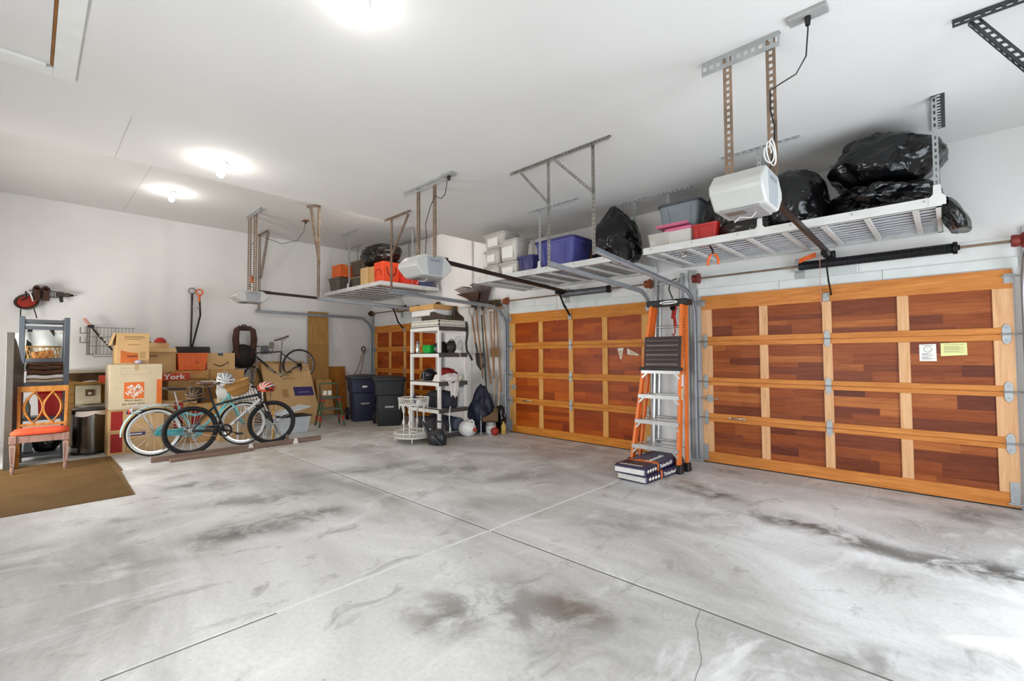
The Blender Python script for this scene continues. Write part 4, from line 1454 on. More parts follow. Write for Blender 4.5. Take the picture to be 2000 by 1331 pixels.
MB().tube([(-2.56, 5.73, 1.74), (-2.56, 5.73, 1.66), (-2.58, 5.73, 1.62), (-2.6, 5.73, 1.65)], .009, 7).build('hook', M_red, t, smooth=60)

# shingle bundles
M_shw = plain('#dcdad5', .5, var=.06, scale=30)
M_shv = plain('#2a2848', .45, var=.15)
M_shd = plain('#1d1c24', .45)
for k, (dx, dy, z, rz, lab) in enumerate(((.02, .05, .0, -.06, 'lower wrapped shingle bundle under the orange ladder'), (-.01, -.02, .092, .03, 'upper wrapped shingle bundle under the orange ladder'))):
    t = thing('shingle_bundle', lab, 'bundle', (-2.54 + dx, 4.98 + dy, z), rz, group='wrapped shingle bundles')
    b = MB()
    nu = 18
    def shp(u, v):
        a = u * 2 * PI
        hx = .178 * (1 if True else 0)
        return None
    Lh, Wh, H = .49, .178, .088
    b.box((-Wh, -Lh, .002), (Wh, Lh, H))
    b.build('wrapper', M_shv, t, local=True, bevel=.012, seg=3)
    MB().box((-Wh - .0008, -Lh - .0008, .006), (Wh + .0008, -Lh + .02, H - .01)).build('white_end', M_shw, t, local=True, bevel=.01)
    MB().box((-Wh - .0012, -Lh + .05, H * .82), (Wh - .04, -Lh + .30, H + .0012)).build('dark_band', M_shd, t, local=True)
    MB().box((-Wh - .001, -Lh + .315, H * .12), (Wh + .0015, -Lh + .345, H + .0015)).build('orange_stripe', M_printor, t, local=True)
    MB().box((Wh - .02, -Lh + .06, .012), (Wh + .0012, -Lh + .30, H - .012)).build('dark_side', M_shd, t, local=True)
    for q in range(4):
        cy = -Lh + .085 + q * .06
        MB().prism([(-.028, 0), (0, -.022), (.028, 0), (0, .022)], (Wh + .0013, cy, H * .5), (0, 1, 0), (0, 0, 1), (.001, 0, 0)).build('diamond', M_printw, t, local=True)
    for q in range(6):
        cx = -.13 + q * .045
        MB().prism([(-.014, -.05), (.014, -.02), (.014, .02), (-.014, -.01)], (cx, -Lh + .10, H + .0013), (1, 0, 0), (0, 1, 0), (0, 0, .001)).build('diamond', M_printw, t, local=True)
    text('TimberlineHD', M_printw, t, .058, W[t] @ Vector((Wh + .0016, .05, H * .5)), W[t].to_3x3() @ Vector((0, 1, 0)), (0, 0, 1), sx=.98, bold=.001)
    text('TimberlineHD', M_printw, t, .08, W[t] @ Vector((.05, .06, H + .0016)), W[t].to_3x3() @ Vector((0, 1, 0)), W[t].to_3x3() @ Vector((-1, 0, 0)), sx=.85)
    MB().box((-Wh * .5, -.2, H), (Wh * .9, -.1, H + .0011)).build('orange_panel', M_printor, t, local=True)

# ================================================================ WHITE SHELF UNIT
_before = set(COL.objects)
SX0, SX1, SY0, SY1 = -6.80, -5.95, 4.52, 5.14
t = thing('shelf_unit', 'white plastic five-tier shelf unit crowded with garage things', 'shelf', ((SX0 + SX1) / 2, (SY0 + SY1) / 2, 0))
M_pl = plain('#e6e3dc', .5, var=.04)
M_edge = plain('#4c4746', .55, var=.1)
TIERS = [.078, .49, .945, 1.43, 1.88]
for x in (SX0 + .03, SX1 - .03):
    for y in (SY0 + .03, SY1 - .03):
        z = 0
        for zz in TIERS[1:]:
            MB().cbox((x, y, (z + zz - .07) / 2), (.055, .055, zz - .07 - z)).build('post', M_pl, t, bevel=.01, seg=2)
            z = zz
for k, z in enumerate(TIERS):
    m = MB().box((SX0, SY0, z - .072), (SX1 - .004, SY0 + .012, z)).box((SX0, SY1 - .012, z - .072), (SX1 - .004, SY1, z)).box((SX0, SY0, z - .072), (SX0 + .012, SY1, z))
    m.box((SX0, SY0, z - .012), (SX1 - .004, SY1, z))
    for q in range(1, 5):
        xx = SX0 + (SX1 - SX0) * q / 5
        m.box((xx - .006, SY0 + .012, z - .05), (xx + .006, SY1 - .012, z - .012))
    tr = m.build('tier', M_pl, t)
    MB().box((SX1 - .004, SY0, z - .072), (SX1 + .004, SY1, z)).build('end_trim', M_edge, tr)

# top: stacked trays, flat boxes, boots
for k in range(2):
    t = thing('plastic_tray', ('lower' if k == 0 else 'upper') + ' white slotted tray on top of the shelf unit', 'tray', (-6.375, 4.83, TIERS[-1] + k * .056), group='slotted trays')
    m = MB()
    x0, x1, y0, y1, zz = SX0 + .015, SX1 - .02, SY0 + .015, SY1 - .02, TIERS[-1] + k * .056
    m.box((x0, y0, zz), (x1, y1, zz + .006))
    m.build('base', M_offw, t)
    for (a0, b0, a1, b1) in ((x0, y0, x1, y0), (x1, y0, x1, y1), (x0, y1, x1, y1), (x0, y0, x0, y1)):
        L = math.hypot(a1 - a0, b1 - b0)
        d = ((a1 - a0) / L, (b1 - b0) / L)
        wdm = MB()
        n = int(L / .03)
        for r0, r1 in ((.0061, .018), (.042, .054)):
            wdm.box((min(a0, a1) - .004, min(b0, b1) - .004, zz + r0), (max(a0, a1) + .004, max(b0, b1) + .004, zz + r1))
        for q in range(n + 1):
            wdm.cbox((a0 + d[0] * L * q / n, b0 + d[1] * L * q / n, zz + .03), (.012, .012, .026))
        wdm.build('slotted_side', M_offw, t)
M_dkg = plain('#4f4a38', .7)
t = thing('flat_case', 'olive flat case under the white box lid on the shelf unit', 'case', (-6.35, 4.92, TIERS[-1] + .112))
MB().box((-6.68, 4.68, TIERS[-1] + .112), (-6.02, 5.06, TIERS[-1] + .20)).build('case', M_dkg, t, bevel=.01)
t = thing('flat_box', 'flat white carton with an orange-brown lid lying on the shelf unit', 'box', (-6.45, 4.80, TIERS[-1] + .2))
MB().box((-6.80, 4.56, TIERS[-1] + .20), (-6.14, 5.05, TIERS[-1] + .30)).build('white_base', M_white, t, bevel=.003)
MB().box((-6.83, 4.53, TIERS[-1] + .30), (-6.12, 5.08, TIERS[-1] + .385)).build('lid', M_card2, t, bevel=.003)


def boot(lab, loc, rz, mat, up=False, name='work_boot', toe_up=0, roll=0):
    """ankle boot lying or standing: sole, upper, shaft opening"""
    t = thing(name, lab, 'boot', loc, rot=(toe_up, roll, rz))
    sole = [(-.045, -.13), (.04, -.13), (.05, -.05), (.045, .06), (.055, .11), (.03, .155), (-.02, .16), (-.05, .11), (-.04, .03), (-.05, -.06)]
    MB().prism(sole, (0, 0, 0), (1, 0, 0), (0, 1, 0), (0, 0, .025)).build('sole', plain('#4a3828', .7, var=.4, scale=30), t, local=True, bevel=.004)
    m = MB()
    secs = [(-.125, .035, .10, .17), (-.09, .042, .10, .17), (-.04, .042, .09, .165), (.0, .042, .075, .12), (.06, .047, .05, .085), (.11, .045, .045, .07), (.145, .03, .04, .05)]
    rings = []
    for y, w_, h1, h2 in secs:
        rings.append([m.v((w_ * math.cos(a), y, .025 + max(0, math.sin(a)) ** .7 * h2)) for a in [PI * q / 10 for q in range(11)]])
    for A, B in zip(rings, rings[1:]):
        for q in range(10):
            m.f((A[q], A[q + 1], B[q + 1], B[q]))
    m.f(rings[0])
    m.f(rings[-1][::-1])
    m.build('upper', mat, t, local=True, smooth=60)
    m = MB().lathe([(.042, .165), (.046, .2), (.044, .235), (.036, .235), (.034, .18)], 14, (0, -.085, 0))
    m.build('shaft', mat, t, local=True, smooth=60)
    l = MB()
    for q in range(4):
        l.tube([(-.02, -.02 + q * .022, .185 - q * .02), (.02, -.012 + q * .022, .182 - q * .02)], .003, 5)
    l.build('laces', M_black, t, local=True)
    return t


M_boot = plain('#261c18', .6, var=.2)
boot('dark boot showing its round sole, left one of the pair on the shelf top', (-6.08, 4.62, TIERS[-1] + .175), -2.25, M_boot, toe_up=PI / 2, roll=1.25)
boot('brown boot lying on its side, right one of the pair on the shelf top', (-6.02, 4.98, TIERS[-1] + .115), .2, plain('#38271c', .6, var=.2))
t = thing('black_strap', 'black rubber strap hanging down from the top tray at the right end', 'strap', (-5.93, 5.10, 1.95))
MB().tube([(-5.93, 5.1, 1.98), (-5.925, 5.12, 1.88), (-5.92, 5.12, 1.76), (-5.92, 5.09, 1.6), (-5.91, 5.1, 1.47), (-5.90, 5.16, 1.38), (-5.89, 5.2, 1.30)], [.018, .02, .018, .016, .017, .02, .02], 8).build('strap', M_black, t, smooth=70)

# tier 4
z = TIERS[3]
t = thing('thermos_bottle', 'slim steel thermos bottle at the left of the shelf unit', 'bottle', (-6.70, 4.62, z))
MB().lathe([(0, 0), (.033, 0), (.036, .01), (.036, .15), (.025, .175), (0, .175)], 18).build('body', M_chrome, t, local=True, smooth=40)
MB().lathe([(0, .175), (.024, .175), (.024, .205), (.014, .222), (0, .222)], 16).build('cap', M_grey, t, local=True, smooth=40)
t = thing('green_box', 'small bright green box on the shelf unit', 'box', (-6.40, 4.66, z))
MB().taper((0, 0, .0), (.20, .14), (.22, .15), .13).build('body', plain('#12a83c', .5, var=.04), t, local=True, bevel=.004)
MB().box((-.114, -.08, .13), (.114, .08, .142)).build('rim', plain('#0f9a36', .5), t, local=True, bevel=.003)
t = thing('speaker_box', 'black slanted radio beside the green box', 'radio', (-6.18, 4.74, z))
MB().prism([(-.1, 0), (.1, 0), (.1, .15), (.02, .2), (-.1, .15)], (-.07, 0, 0), (0, 1, 0), (0, 0, 1), (.14, 0, 0)).build('body', M_black, t, local=True, bevel=.006)
MB().box((.01, -.107, .02), (.022, -.1005, .14)).build('chrome_trim', M_chrome, t, local=True)
MB().lathe([(0, -.106), (.03, -.106), (.034, -.1005), (0, -.1005)], 16, (-.03, 0, .07), 'Y').build('speaker', M_grey, t, local=True, smooth=40)
t = thing('lantern', 'round dark lantern behind the middle post of the shelf unit', 'lantern', (-6.05, 4.86, z))
MB().lathe([(0, 0), (.06, 0), (.06, .02), (.085, .05), (.09, .12), (.07, .19), (.03, .215), (0, .215)], 22).build('body', M_dark, t, local=True, smooth=50)
MB().tube([(.08 * math.cos(a), 0, .13 + .11 * math.sin(a)) for a in [PI * q / 12 for q in range(13)]], .006, 6).build('bail', M_black, t, local=True)
t = thing('fan_heater', 'white arched fan housing on the shelf unit', 'fan', (-6.03, 5.02, z))
m = MB()
arc = []
for r in (.165, .105):
    arc.append([(r * math.cos(a), .13 + r * math.sin(a)) for a in [PI * q / 14 for q in range(15)]])
poly = [(.165, 0)] + arc[0] + [(-.165, 0), (-.105, 0)] + arc[1][::-1] + [(.105, 0)]
m.prism(poly, (-.03, 0, 0), (0, .75, 0), (0, 0, 1), (.07, 0, 0))
m.build('housing', M_white, t, local=True, bevel=.006)
MB().lathe([(0, -.02), (.05, -.02), (.08, 0), (.05, .02), (0, .02)], 20, (.0, 0, .13), 'X').build('grille', plain('#cfcfc9', .6), t, local=True, smooth=50)
MB().tube([(.06, -.06, .06), (.09, -.08, .02), (.105, -.06, -.06), (.10, -.03, -.2), (.11, .02, -.3), (.105, -.04, -.42), (.11, -.10, -.5)], .006, 6).build('cord', M_white, t, local=True, smooth=70)

# tier 3
z = TIERS[2]
t = thing('bike_helmet', 'glossy black helmet on the middle tier of the shelf unit', 'helmet', (-6.52, 4.74, z))
MB().blob((0, 0, .09), (.26, .30, .26), lambda u: 1 - .08 * max(0, -u.z), 4, flat=.0).build('shell', plain('#19141c', .18, coat=.6), t, local=True, smooth=80)
MB().tube([(.14 * math.cos(a), .155 * math.sin(a), .045) for a in [2 * PI * q / 20 for q in range(20)]], .012, 6, closed=True).build('rim', M_black, t, local=True, smooth=60)
MB().cbox((.05, -.155, .09), (.018, .006, .12)).build('visor_strip', M_grey, t, local=True)
t = thing('red_jacket', 'crumpled red jacket behind the black helmet', 'cloth', (-6.25, 4.92, z))
MB().blob((0, 0, .10), (.42, .3, .24), lambda u: 1 + .22 * mnoise.noise(u * 2.6) + .08 * mnoise.noise(u * 7), 4, flat=.0).build('cloth', plain('#8c1518', .8, var=.2), t, local=True, smooth=80)
M_rag = plain('#e4e0d8', .9, var=.06)
t = thing('white_rag', 'crumpled white cloth spilling over the middle tier and hanging down', 'cloth', (-5.98, 4.82, z))
MB().blob((-.02, 0, .05), (.22, .40, .17), lambda u: 1 + .25 * mnoise.noise(u * 3.1 + Vector((4, 1, 2))) + .1 * mnoise.noise(u * 9), 4, flat=.0).build('crumple', M_rag, t, local=True, smooth=80)
MB().sheet(lambda u, v: (.066 + .014 * math.sin(v * 10 + u * 3) * (.3 + u) - .08 * (1 - u) ** 6, -.12 + v * .26 * (1 - .55 * u) + .05 * u, .06 * (1 - u) ** 3 - u * .40 * (1 - .35 * abs(v - .45))), 16, 20, .006).build('hanging_part', M_rag, t, local=True, smooth=80)
t = thing('gloves', 'pale green gloves lying at the back end of the middle tier', 'gloves', (-6.02, 5.05, z))
MB().blob((-.03, 0, .05), (.16, .14, .11), lambda u: 1 + .2 * mnoise.noise(u * 3 + Vector((9, 0, 0))), 3, flat=0).build('palm', plain('#c9d3b0', .85), t, local=True, smooth=80)
for q in range(4):
    MB().tube([(-.02 + q * .012, -.01 + q * .016, .06), (.03 + q * .006, -.03 + q * .022, .075), (.058, -.045 + q * .027, .05)], [.014, .013, .009], 7).build('finger', plain('#c9d3b0', .85), t, local=True, smooth=70)
t = thing('notebook', 'folded white paper bag lying by the middle post', 'paper', (-6.16, 4.60, z))
MB().prism([(-.09, 0), (.06, 0), (.02, .11), (-.04, .12)], (0, 0, 0), (1, 0, 0), (0, .25, 1), (0, .05, 0)).build('bag', M_rag, t, local=True, bevel=.004)

# tier 2
z = TIERS[1]
M_navy = plain('#23252f', .75, var=.15)
t = thing('duffel_bag', 'dark grey duffel bag on the second tier', 'bag', (-6.22, 4.78, z))
MB().blob((0, 0, .12), (.66, .36, .34), lambda u: (abs(u.x) ** 3 + abs(u.y) ** 3 + abs(u.z) ** 3) ** (-1 / 3) * (1 + .06 * mnoise.noise(u * 3)), 4, flat=.0).build('body', M_navy, t, local=True, smooth=80)
MB().tube([(-.25, -.175, .1), (-.1, -.19, .2), (.1, -.19, .2), (.2, -.175, .06)], .008, 6).build('strap', M_black, t, local=True)
MB().tube([(-.28, -.06, .255), (0, -.05, .285), (.28, -.06, .255)], .006, 5).build('zip', plain('#4a4c55', .5), t, local=True)
tote(-6.10, 5.045, z, .22, .14, .36, plain('#c9cbca', .5), M_grey, 'pale grey lidded bin at the back of the second tier', rotz=0, handles=False)

# bottom tier: rolled sleeping bags, power strip
z = TIERS[0]
for k, (x, y, r, L, mat, lab) in enumerate(((-6.38, 4.70, .115, .62, plain('#38363d', .8, var=.2), 'dark grey rolled sleeping bag in front on the bottom tier'), (-6.38, 4.95, .12, .66, plain('#2d3348', .8, var=.2), 'navy rolled sleeping bag at the back of the bottom tier'))):
    t = thing('sleeping_bag', lab, 'bag', (x, y, z))
    m = MB()
    pr = []
    for q in range(25):
        u = q / 24
        pr.append((r * (1 + .05 * math.sin(u * 26) + .03 * math.sin(u * 61)), -L / 2 + L * u))
    m.lathe([(0, -L / 2 - .01)] + pr + [(0, L / 2 + .01)], 22, (0, 0, r), 'X')
    m.build('roll', mat, t, local=True, smooth=60)
    for sx in (-.18, .18):
        m = MB().lathe([(r * 1.06, sx - .014), (r * 1.08, sx), (r * 1.06, sx + .014)], 22, (0, 0, r), 'X')
        m.build('strap', M_black, t, local=True)
t = thing('round_pillow', 'slate stuff sack standing end-on at the right of the bottom tier', 'bag', (-6.06, 4.98, z))
MB().lathe([(0, -.05), (.10, -.05), (.115, -.03), (.115, .05), (.09, .07), (0, .072)], 22, (.03, .0, .117), 'X').build('sack', plain('#4b5160', .8, var=.15), t, local=True, smooth=50)
t = thing('power_lead', 'white extension cord hanging down the front of the shelf unit', 'cord', (-5.92, 4.72, .9))
MB().tube([(-5.915, 4.76, .95), (-5.905, 4.745, .88), (-5.91, 4.75, .75), (-5.905, 4.74, .6), (-5.91, 4.71, .45), (-5.905, 4.70, .3), (-5.91, 4.72, .18)], .009, 8).build('cord', M_white, t, smooth=70)
MB().lathe([(0, -.05), (.014, -.05), (.018, 0), (.014, .04), (0, .04)], 10, (-5.91, 4.72, .14)).build('plug', M_white, t, smooth=40)

for o in COL.objects:
    if o not in _before and o.parent is None:
        o.location += Vector((-.21, .18, 0))

# ================================================================ PLANT STAND, WATERING CAN
PX, PY = -6.36, 4.34
t = thing('plant_stand', 'white wrought-iron plant stand with lattice rims in front of the shelf unit', 'stand', (PX, PY, 0))
M_iron = plain('#d9d7d0', .6, var=.1)
for nm, zt, R, h in (('top_tray', .60, .235, .10), ('bottom_tray', .085, .30, .07)):
    m = MB().lathe([(0, zt - .012), (R, zt - .012), (R, zt), (0, zt)], 32)
    for zz, rr in ((zt, .008), (zt + h, .008)):
        m.tube([(R * (1.05 if zz > zt else 1) * math.cos(a), R * (1.05 if zz > zt else 1) * math.sin(a), zz) for a in [2 * PI * q / 32 for q in range(32)]], rr, 6, closed=True)
    m.build(nm, M_iron, t, local=True)
    l = MB()
    for q in range(36):
        a = 2 * PI * q / 36
        b_ = a + 2 * PI / 36
        for aa, bb in ((a, b_), (b_, a)):
            l.tube([(R * math.cos(aa), R * math.sin(aa), zt), (R * 1.05 * math.cos(bb), R * 1.05 * math.sin(bb), zt + h)], .0032, 4)
    l.build('lattice_rim', M_iron, t, local=True, kind='stuff')
    if nm == 'top_tray':
        l = MB()
        for q in range(12):
            a = 2 * PI * q / 12
            l.tube([(R * math.cos(a + d * .25), R * math.sin(a + d * .25), zt - .012 - .045 * math.sin(PI * d)) for d in (0, .25, .5, .75, 1)], .005, 5)
            l.tube([(R * math.cos(a + .13), R * math.sin(a + .13), zt - .01), (R * math.cos(a + .13), R * math.sin(a + .13), zt - .085)], [.007, .003], 5)
        l.build('scroll_skirt', M_iron, t, local=True, kind='stuff')
for a in (.6, 2.2, 3.75, 5.3):
    x, y = .17 * math.cos(a), .17 * math.sin(a)
    MB().lathe([(.012, .085), (.012, .16), (.018, .175), (.010, .19), (.010, .24), (.026, .30), (.010, .36), (.010, .44), (.026, .49), (.012, .53), (.012, .588)], 10, (x, y, 0)).build('leg', M_iron, t, local=True, smooth=50)
for a in (.9, 2.5, 4.0, 5.6):
    x, y = .27 * math.cos(a), .27 * math.sin(a)
    MB().tube([(x, y, .073), (x * 1.12, y * 1.12, .05), (x * 1.13, y * 1.13, .02), (x * 1.06, y * 1.06, .009), (x * 1.0, y * 1.0, .022), (x * 1.03, y * 1.03, .035)], .008, 6).build('scroll_foot', M_iron, t, local=True, smooth=60)
t = thing('white_cup', 'small white round cap on the top tray of the plant stand', 'cap', (PX + .17, PY - .02, .601))
MB().lathe([(0, 0), (.04, 0), (.042, .05), (.03, .075), (0, .08)], 18).build('cup', M_white, t, local=True, smooth=40)
t = thing('small_bottle', 'tiny dark bottle on the top tray of the plant stand', 'bottle', (PX - .10, PY + .08, .601))
MB().lathe([(0, 0), (.025, 0), (.025, .10), (.011, .13), (.011, .17), (0, .17)], 14).build('bottle', plain('#2a2a44', .3), t, local=True, smooth=40)

WX, WY = -5.84, 4.42
t = thing('watering_can', 'black plastic watering can with a long spout on the floor', 'can', (WX, WY, 0), 0.12)
M_can = plain('#26282a', .35, var=.12)
m = MB()
secs = []
for z_, rx, ry in ((0, .15, .11), (.01, .165, .12), (.09, .175, .13), (.16, .165, .125), (.21, .135, .10), (.235, .10, .075)):
    secs.append([m.v((rx * math.cos(2 * PI * q / 24), ry * math.sin(2 * PI * q / 24), z_)) for q in range(24)])
m.f(secs[0][::-1])
for A, B in zip(secs, secs[1:]):
    for q in range(24):
        m.f((A[q], A[(q + 1) % 24], B[(q + 1) % 24], B[q]))
m.f(secs[-1])
m.build('body', M_can, t, local=True, smooth=60)
MB().tube([(-.10, 0, .05), (-.17, 0, .12), (-.24, 0, .22), (-.34, 0, .325)], [.06, .05, .028, .019], 14).build('spout', M_can, t, local=True, smooth=60)
MB().tube([(-.09, 0, .20), (-.07, 0, .29), (0, 0, .355), (.10, 0, .355), (.165, 0, .29), (.175, 0, .16)], .016, 8).build('top_handle', M_can, t, local=True, smooth=60)
MB().tube([(.02, -.13, .16), (.07, -.15, .17), (.17, -.15, .09), (.23, -.13, .02)], [.014, .017, .017, .012], 8).build('side_handle', M_can, t, local=True, smooth=60)

# ================================================================ TOOL WALL
WT = wood('tool_handle_wood', '#8c5a34', '#c49263', (18, 18, 1.2), .5)
M_blade = plain('#4d4c4a', .45, .6, var=.25)
YW = 5.98


def rake(lab, x, zb, zt, wt, tilt, handle_to, mat, n=15, y=YW):
    t = thing('leaf_rake', lab, 'rake', (x, y, zb))
    for q in range(n):
        u = q / (n - 1) - .5
        xb, xt = x + u * .14, x + tilt + u * wt
        MB().tube([(xb, y, zb + .08), ((xb + xt) / 2, y - .005, (zb + zt) / 2 + .04), (xt, y, zt - abs(u) * .08), (xt + u * .02, y - .05, zt + .01 - abs(u) * .08)], [.009, .010, .011, .008], 5).build('tine', mat, t)
    MB().prism([(-.06, 0), (.06, 0), (.12, .16), (.17, .30), (-.17 + tilt, .30), (-.12, .16)], (x + tilt * .2, y + .004, zb + .02), (1, 0, 0), (0, 0, 1), (0, .006, 0)).build('web', mat, t)
    MB().tube([(x, y - .01, zb + .14), (x + .01, y - .015, zb - .04)], [.03, .022], 10).build('socket', M_black, t)
    MB().tube([(x + .01, y - .015, zb + .05), handle_to], .0135, 9).build('handle', WT, t)
    return t


rake('big dark leaf rake hung head up on the tool wall', -6.47, 2.28, 2.80, .62, .0, (-6.25, YW - .01, .85), plain('#3a1c14', .5, var=.2))
rake('second leaf rake with thin tines fanning out to the left', -6.60, 2.30, 2.74, .42, -.36, (-6.42, YW - .05, .95), plain('#4a2a1c', .5, var=.2), 8, YW - .06)
t = thing('shovel', 'digging shovel hung with its dark blade down', 'shovel', (-6.6, YW - .03, 1.1))
m = MB()
m.sheet(lambda u, v: (-6.52 + (v - .5) * .25 * (1 - .0 * u) * (1 if u < .55 else math.cos((u - .55) / .45 * PI / 2 * .96)) + .02 * u, YW - .04 - .03 * math.cos((v - .5) * 3) + .02 * u, 1.43 - u * .33), 14, 10, .004)
m.build('blade', M_blade, t, smooth=60)
MB().tube([(-6.64, YW - .03, 1.62), (-6.58, YW - .045, 1.46), (-6.53, YW - .06, 1.36)], [.019, .019, .012], 9).build('socket', M_blade, t, smooth=60)
MB().tube([(-6.76, YW - .02, 2.16), (-6.70, YW - .025, 1.9), (-6.64, YW - .03, 1.6)], .0155, 9).build('shaft', WT, t, smooth=60)
MB().tube([(-6.76, YW - .02, 2.13), (-6.83, YW - .03, 2.22), (-6.84, YW - .03, 2.32), (-6.66, YW - .03, 2.33), (-6.68, YW - .03, 2.22), (-6.75, YW - .02, 2.13)], .013, 8).build('d_grip', plain('#b9b4ab', .5), t, smooth=50)
t = thing('tool_rail', 'white hanging rail across the tool wall', 'rail', (-6.4, 6.04, 2.2))
MB().box((-6.9, YF - .022, 2.16), (-5.95, YF - .002, 2.22)).build('rail', M_trimw, t)
for x in (-6.72, -6.42, -6.22, -6.08):
    MB().tube([(x, YF - .022, 2.19), (x, YF - .09, 2.19), (x, YF - .10, 2.22)], .005, 6).build('hook', M_steel, t)
t = thing('push_broom', 'worn push broom hung head up right of the rakes', 'broom', (-6.12, YW, 2.25))
MB().cbox((-6.12, YW - .03, 2.27), (.34, .06, .05), (0, .08, 0)).build('block', WT, t, bevel=.005)
rng = random.Random(5)
m = MB()
for q in range(46):
    x = -6.27 + .30 * q / 45
    for yy in (-.045, -.02):
        m.tube([(x, YW + yy, 2.29), (x + rng.uniform(-.015, .02), YW + yy + rng.uniform(-.02, .01), 2.29 + rng.uniform(.09, .14))], .005, 4)
m.build('bristles', plain('#5b4a34', .9, var=.3), t, kind='stuff')
MB().tube([(-6.12, YW - .03, 2.26), (-6.14, YW - .03, 1.0)], .0125, 9).build('handle', WT, t)
for k, (x0, z0, x1, z1, m_, lab, kind) in enumerate(((-6.06, 2.2, -5.955, .72, WT, 'garden hoe with the longest wooden handle beside the door track', 'hoe'),
                                                     (-6.20, 2.2, -6.10, .95, WT, 'square edging spade hung between the broom and the hoe', 'spade'),
                                                     (-6.40, 2.15, -6.28, .80, M_black, 'black-handled cultivator hung next to the shovel', 'cultivator'))):
    t = thing('garden_' + kind, lab, kind, (x0, YW - .04, z1))
    yy = YW - .035 - .03 * k
    MB().tube([(x0, yy, z0), (x1, yy, z1)], .0125, 9).build('handle', m_, t, smooth=50)
    if kind == 'hoe':
        MB().tube([(x0, yy, z0), (x0 - .01, yy, z0 + .08), (x0 + .05, yy, z0 + .12)], .008, 7).build('neck', M_blade, t)
        MB().cbox((x0 + .06, yy, z0 + .10), (.006, .15, .09), (0, .4, 0)).build('head', M_blade, t)
    elif kind == 'spade':
        MB().box((x1 - .10, yy - .004, z1 + .40), (x1 + .10, yy + .004, z1 + .58)).build('head', plain('#9a7a52', .6, .2, var=.25), t, bevel=.003)
    else:
        for q in (-1, 0, 1):
            MB().tube([(x1, yy, z1 + .02), (x1 + q * .03, yy - .01, z1 - .05), (x1 + q * .04, yy - .05, z1 - .1)], .005, 6).build('prong', M_blade, t)
t = thing('wooden_pole', 'pale wooden pole standing on the floor against the tool wall', 'pole', (-5.97, 5.9, 0))
MB().tube([(-5.90, 5.78, .0), (-5.99, 5.96, 1.02)], [.016, .014], 10).build('pole', wood('pale_pole', '#b99a78', '#dcc3a3', (18, 18, 1.2)), t)
t = thing('flat_stick', 'flat pale stick leaning beside the pole on the tool wall', 'stick', (-6.1, 5.9, 0))
MB().bar((-6.08, 5.80, 0), (-6.10, 5.97, 1.0), .035, .012, up=(0, 1, 0)).build('stick', wood('pale_stick', '#c2a686', '#e0cbb0', (18, 18, 1.2)), t)

# things heaped on the floor between the shelf unit and the middle door
t = thing('blue_tarp', 'dark navy tarp bundle slumped against the shelf end', 'tarp', (-6.18, 5.68, 0))
m = MB()
m.blob((-6.18, 5.68, .42), (.42, .46, .86), lambda u: 1 + .24 * mnoise.noise(u * 2.0 + Vector((3, 3, 1))) + .12 * mnoise.noise(Vector((u.x * 6, u.y * 6, u.z * 1.5))), 5, flat=.003)
for v in m.bm.verts:
    s_ = 1 - .45 * max(0, (v.co.z - .4) / .45)
    v.co.x = -6.18 + (v.co.x + 6.18) * s_
    v.co.y = 5.68 + (v.co.y - 5.68) * s_
m.build('tarp', crinkle('navy_tarp', '#1c2237', .5, scale=6, strength=.5), t, smooth=80)
t = thing('white_jug', 'white plastic jug lying with its rounded base towards the room', 'jug', (-6.0, 5.20, 0))
MB().lathe([(0, -.14), (.10, -.14), (.125, -.11), (.13, .03), (.10, .09), (.035, .125), (.03, .155), (0, .155)], 26, (0, 0, .131), 'X').build('body', M_white, t, local=True, smooth=45)
MB().tube([(.02, .02, .26), (.06, .03, .285), (.11, .03, .25), (.11, .02, .20)], .014, 8).build('handle', M_white, t, local=True, smooth=60)
MB().lathe([(0, .15), (.035, .15), (.035, .18), (0, .18)], 14, (0, 0, .131), 'X').build('cap', plain('#b04a3c', .5), t, local=True)
boot('black and tan work boot standing on the floor by the white jug', (-5.86, 5.60, .22), 2.4, plain('#6d5232', .7, var=.3), name='work_boot')
t = thing('paint_can', 'steel paint can with a worn white label under the work boot', 'can', (-5.86, 5.60, 0))
MB().lathe([(0, 0), (.088, 0), (.088, .19), (.083, .197), (.083, .205), (.088, .21), (.088, .218), (0, .218)], 26).build('body', M_galv, t, local=True, smooth=35)
MB().lathe([(.0886, .04), (.0894, .045), (.0894, .15), (.0886, .155)], 26).build('label', plain('#d7d5d1', .6, var=.3, scale=18), t, local=True, smooth=35)
MB().tube([(-.09, 0, .17), (-.06, -.08, .1), (.0, -.105, .08), (.06, -.08, .1), (.09, 0, .17)], .003, 5).build('wire_handle', M_steel, t, local=True)
t = thing('red_ball', 'dull red ball on the floor beside the paint can', 'ball', (-5.74, 5.58, 0))
MB().blob((0, 0, .07), (.14, .14, .14), None, 4).build('ball', plain('#a3261d', .5, var=.15), t, local=True, smooth=90)
MB().lathe([(0, .138), (.006, .1385), (.006, .141), (0, .142)], 8).build('valve', M_black, t, local=True)
t = thing('hedge_shears', 'black and silver shears leaning on the paint can', 'shears', (-5.97, 5.44, 0))
for s in (-1, 1):
    MB().tube([(-5.97 + s * .05, 5.42, .01), (-5.965 + s * .012, 5.45, .2), (-5.96 - s * .02, 5.48, .34)], [.012, .012, .006], 7).build('arm', M_black if s < 0 else M_galv, t, smooth=50)
t = thing('spray_bottle', 'yellow-labelled spray bottle behind the red ball', 'bottle', (-5.73, 5.78, 0))
MB().lathe([(0, 0), (.042, 0), (.045, .02), (.045, .14), (.02, .19), (.016, .22), (0, .22)], 18).build('body', plain('#c9a850', .5, var=.1), t, local=True, smooth=45)
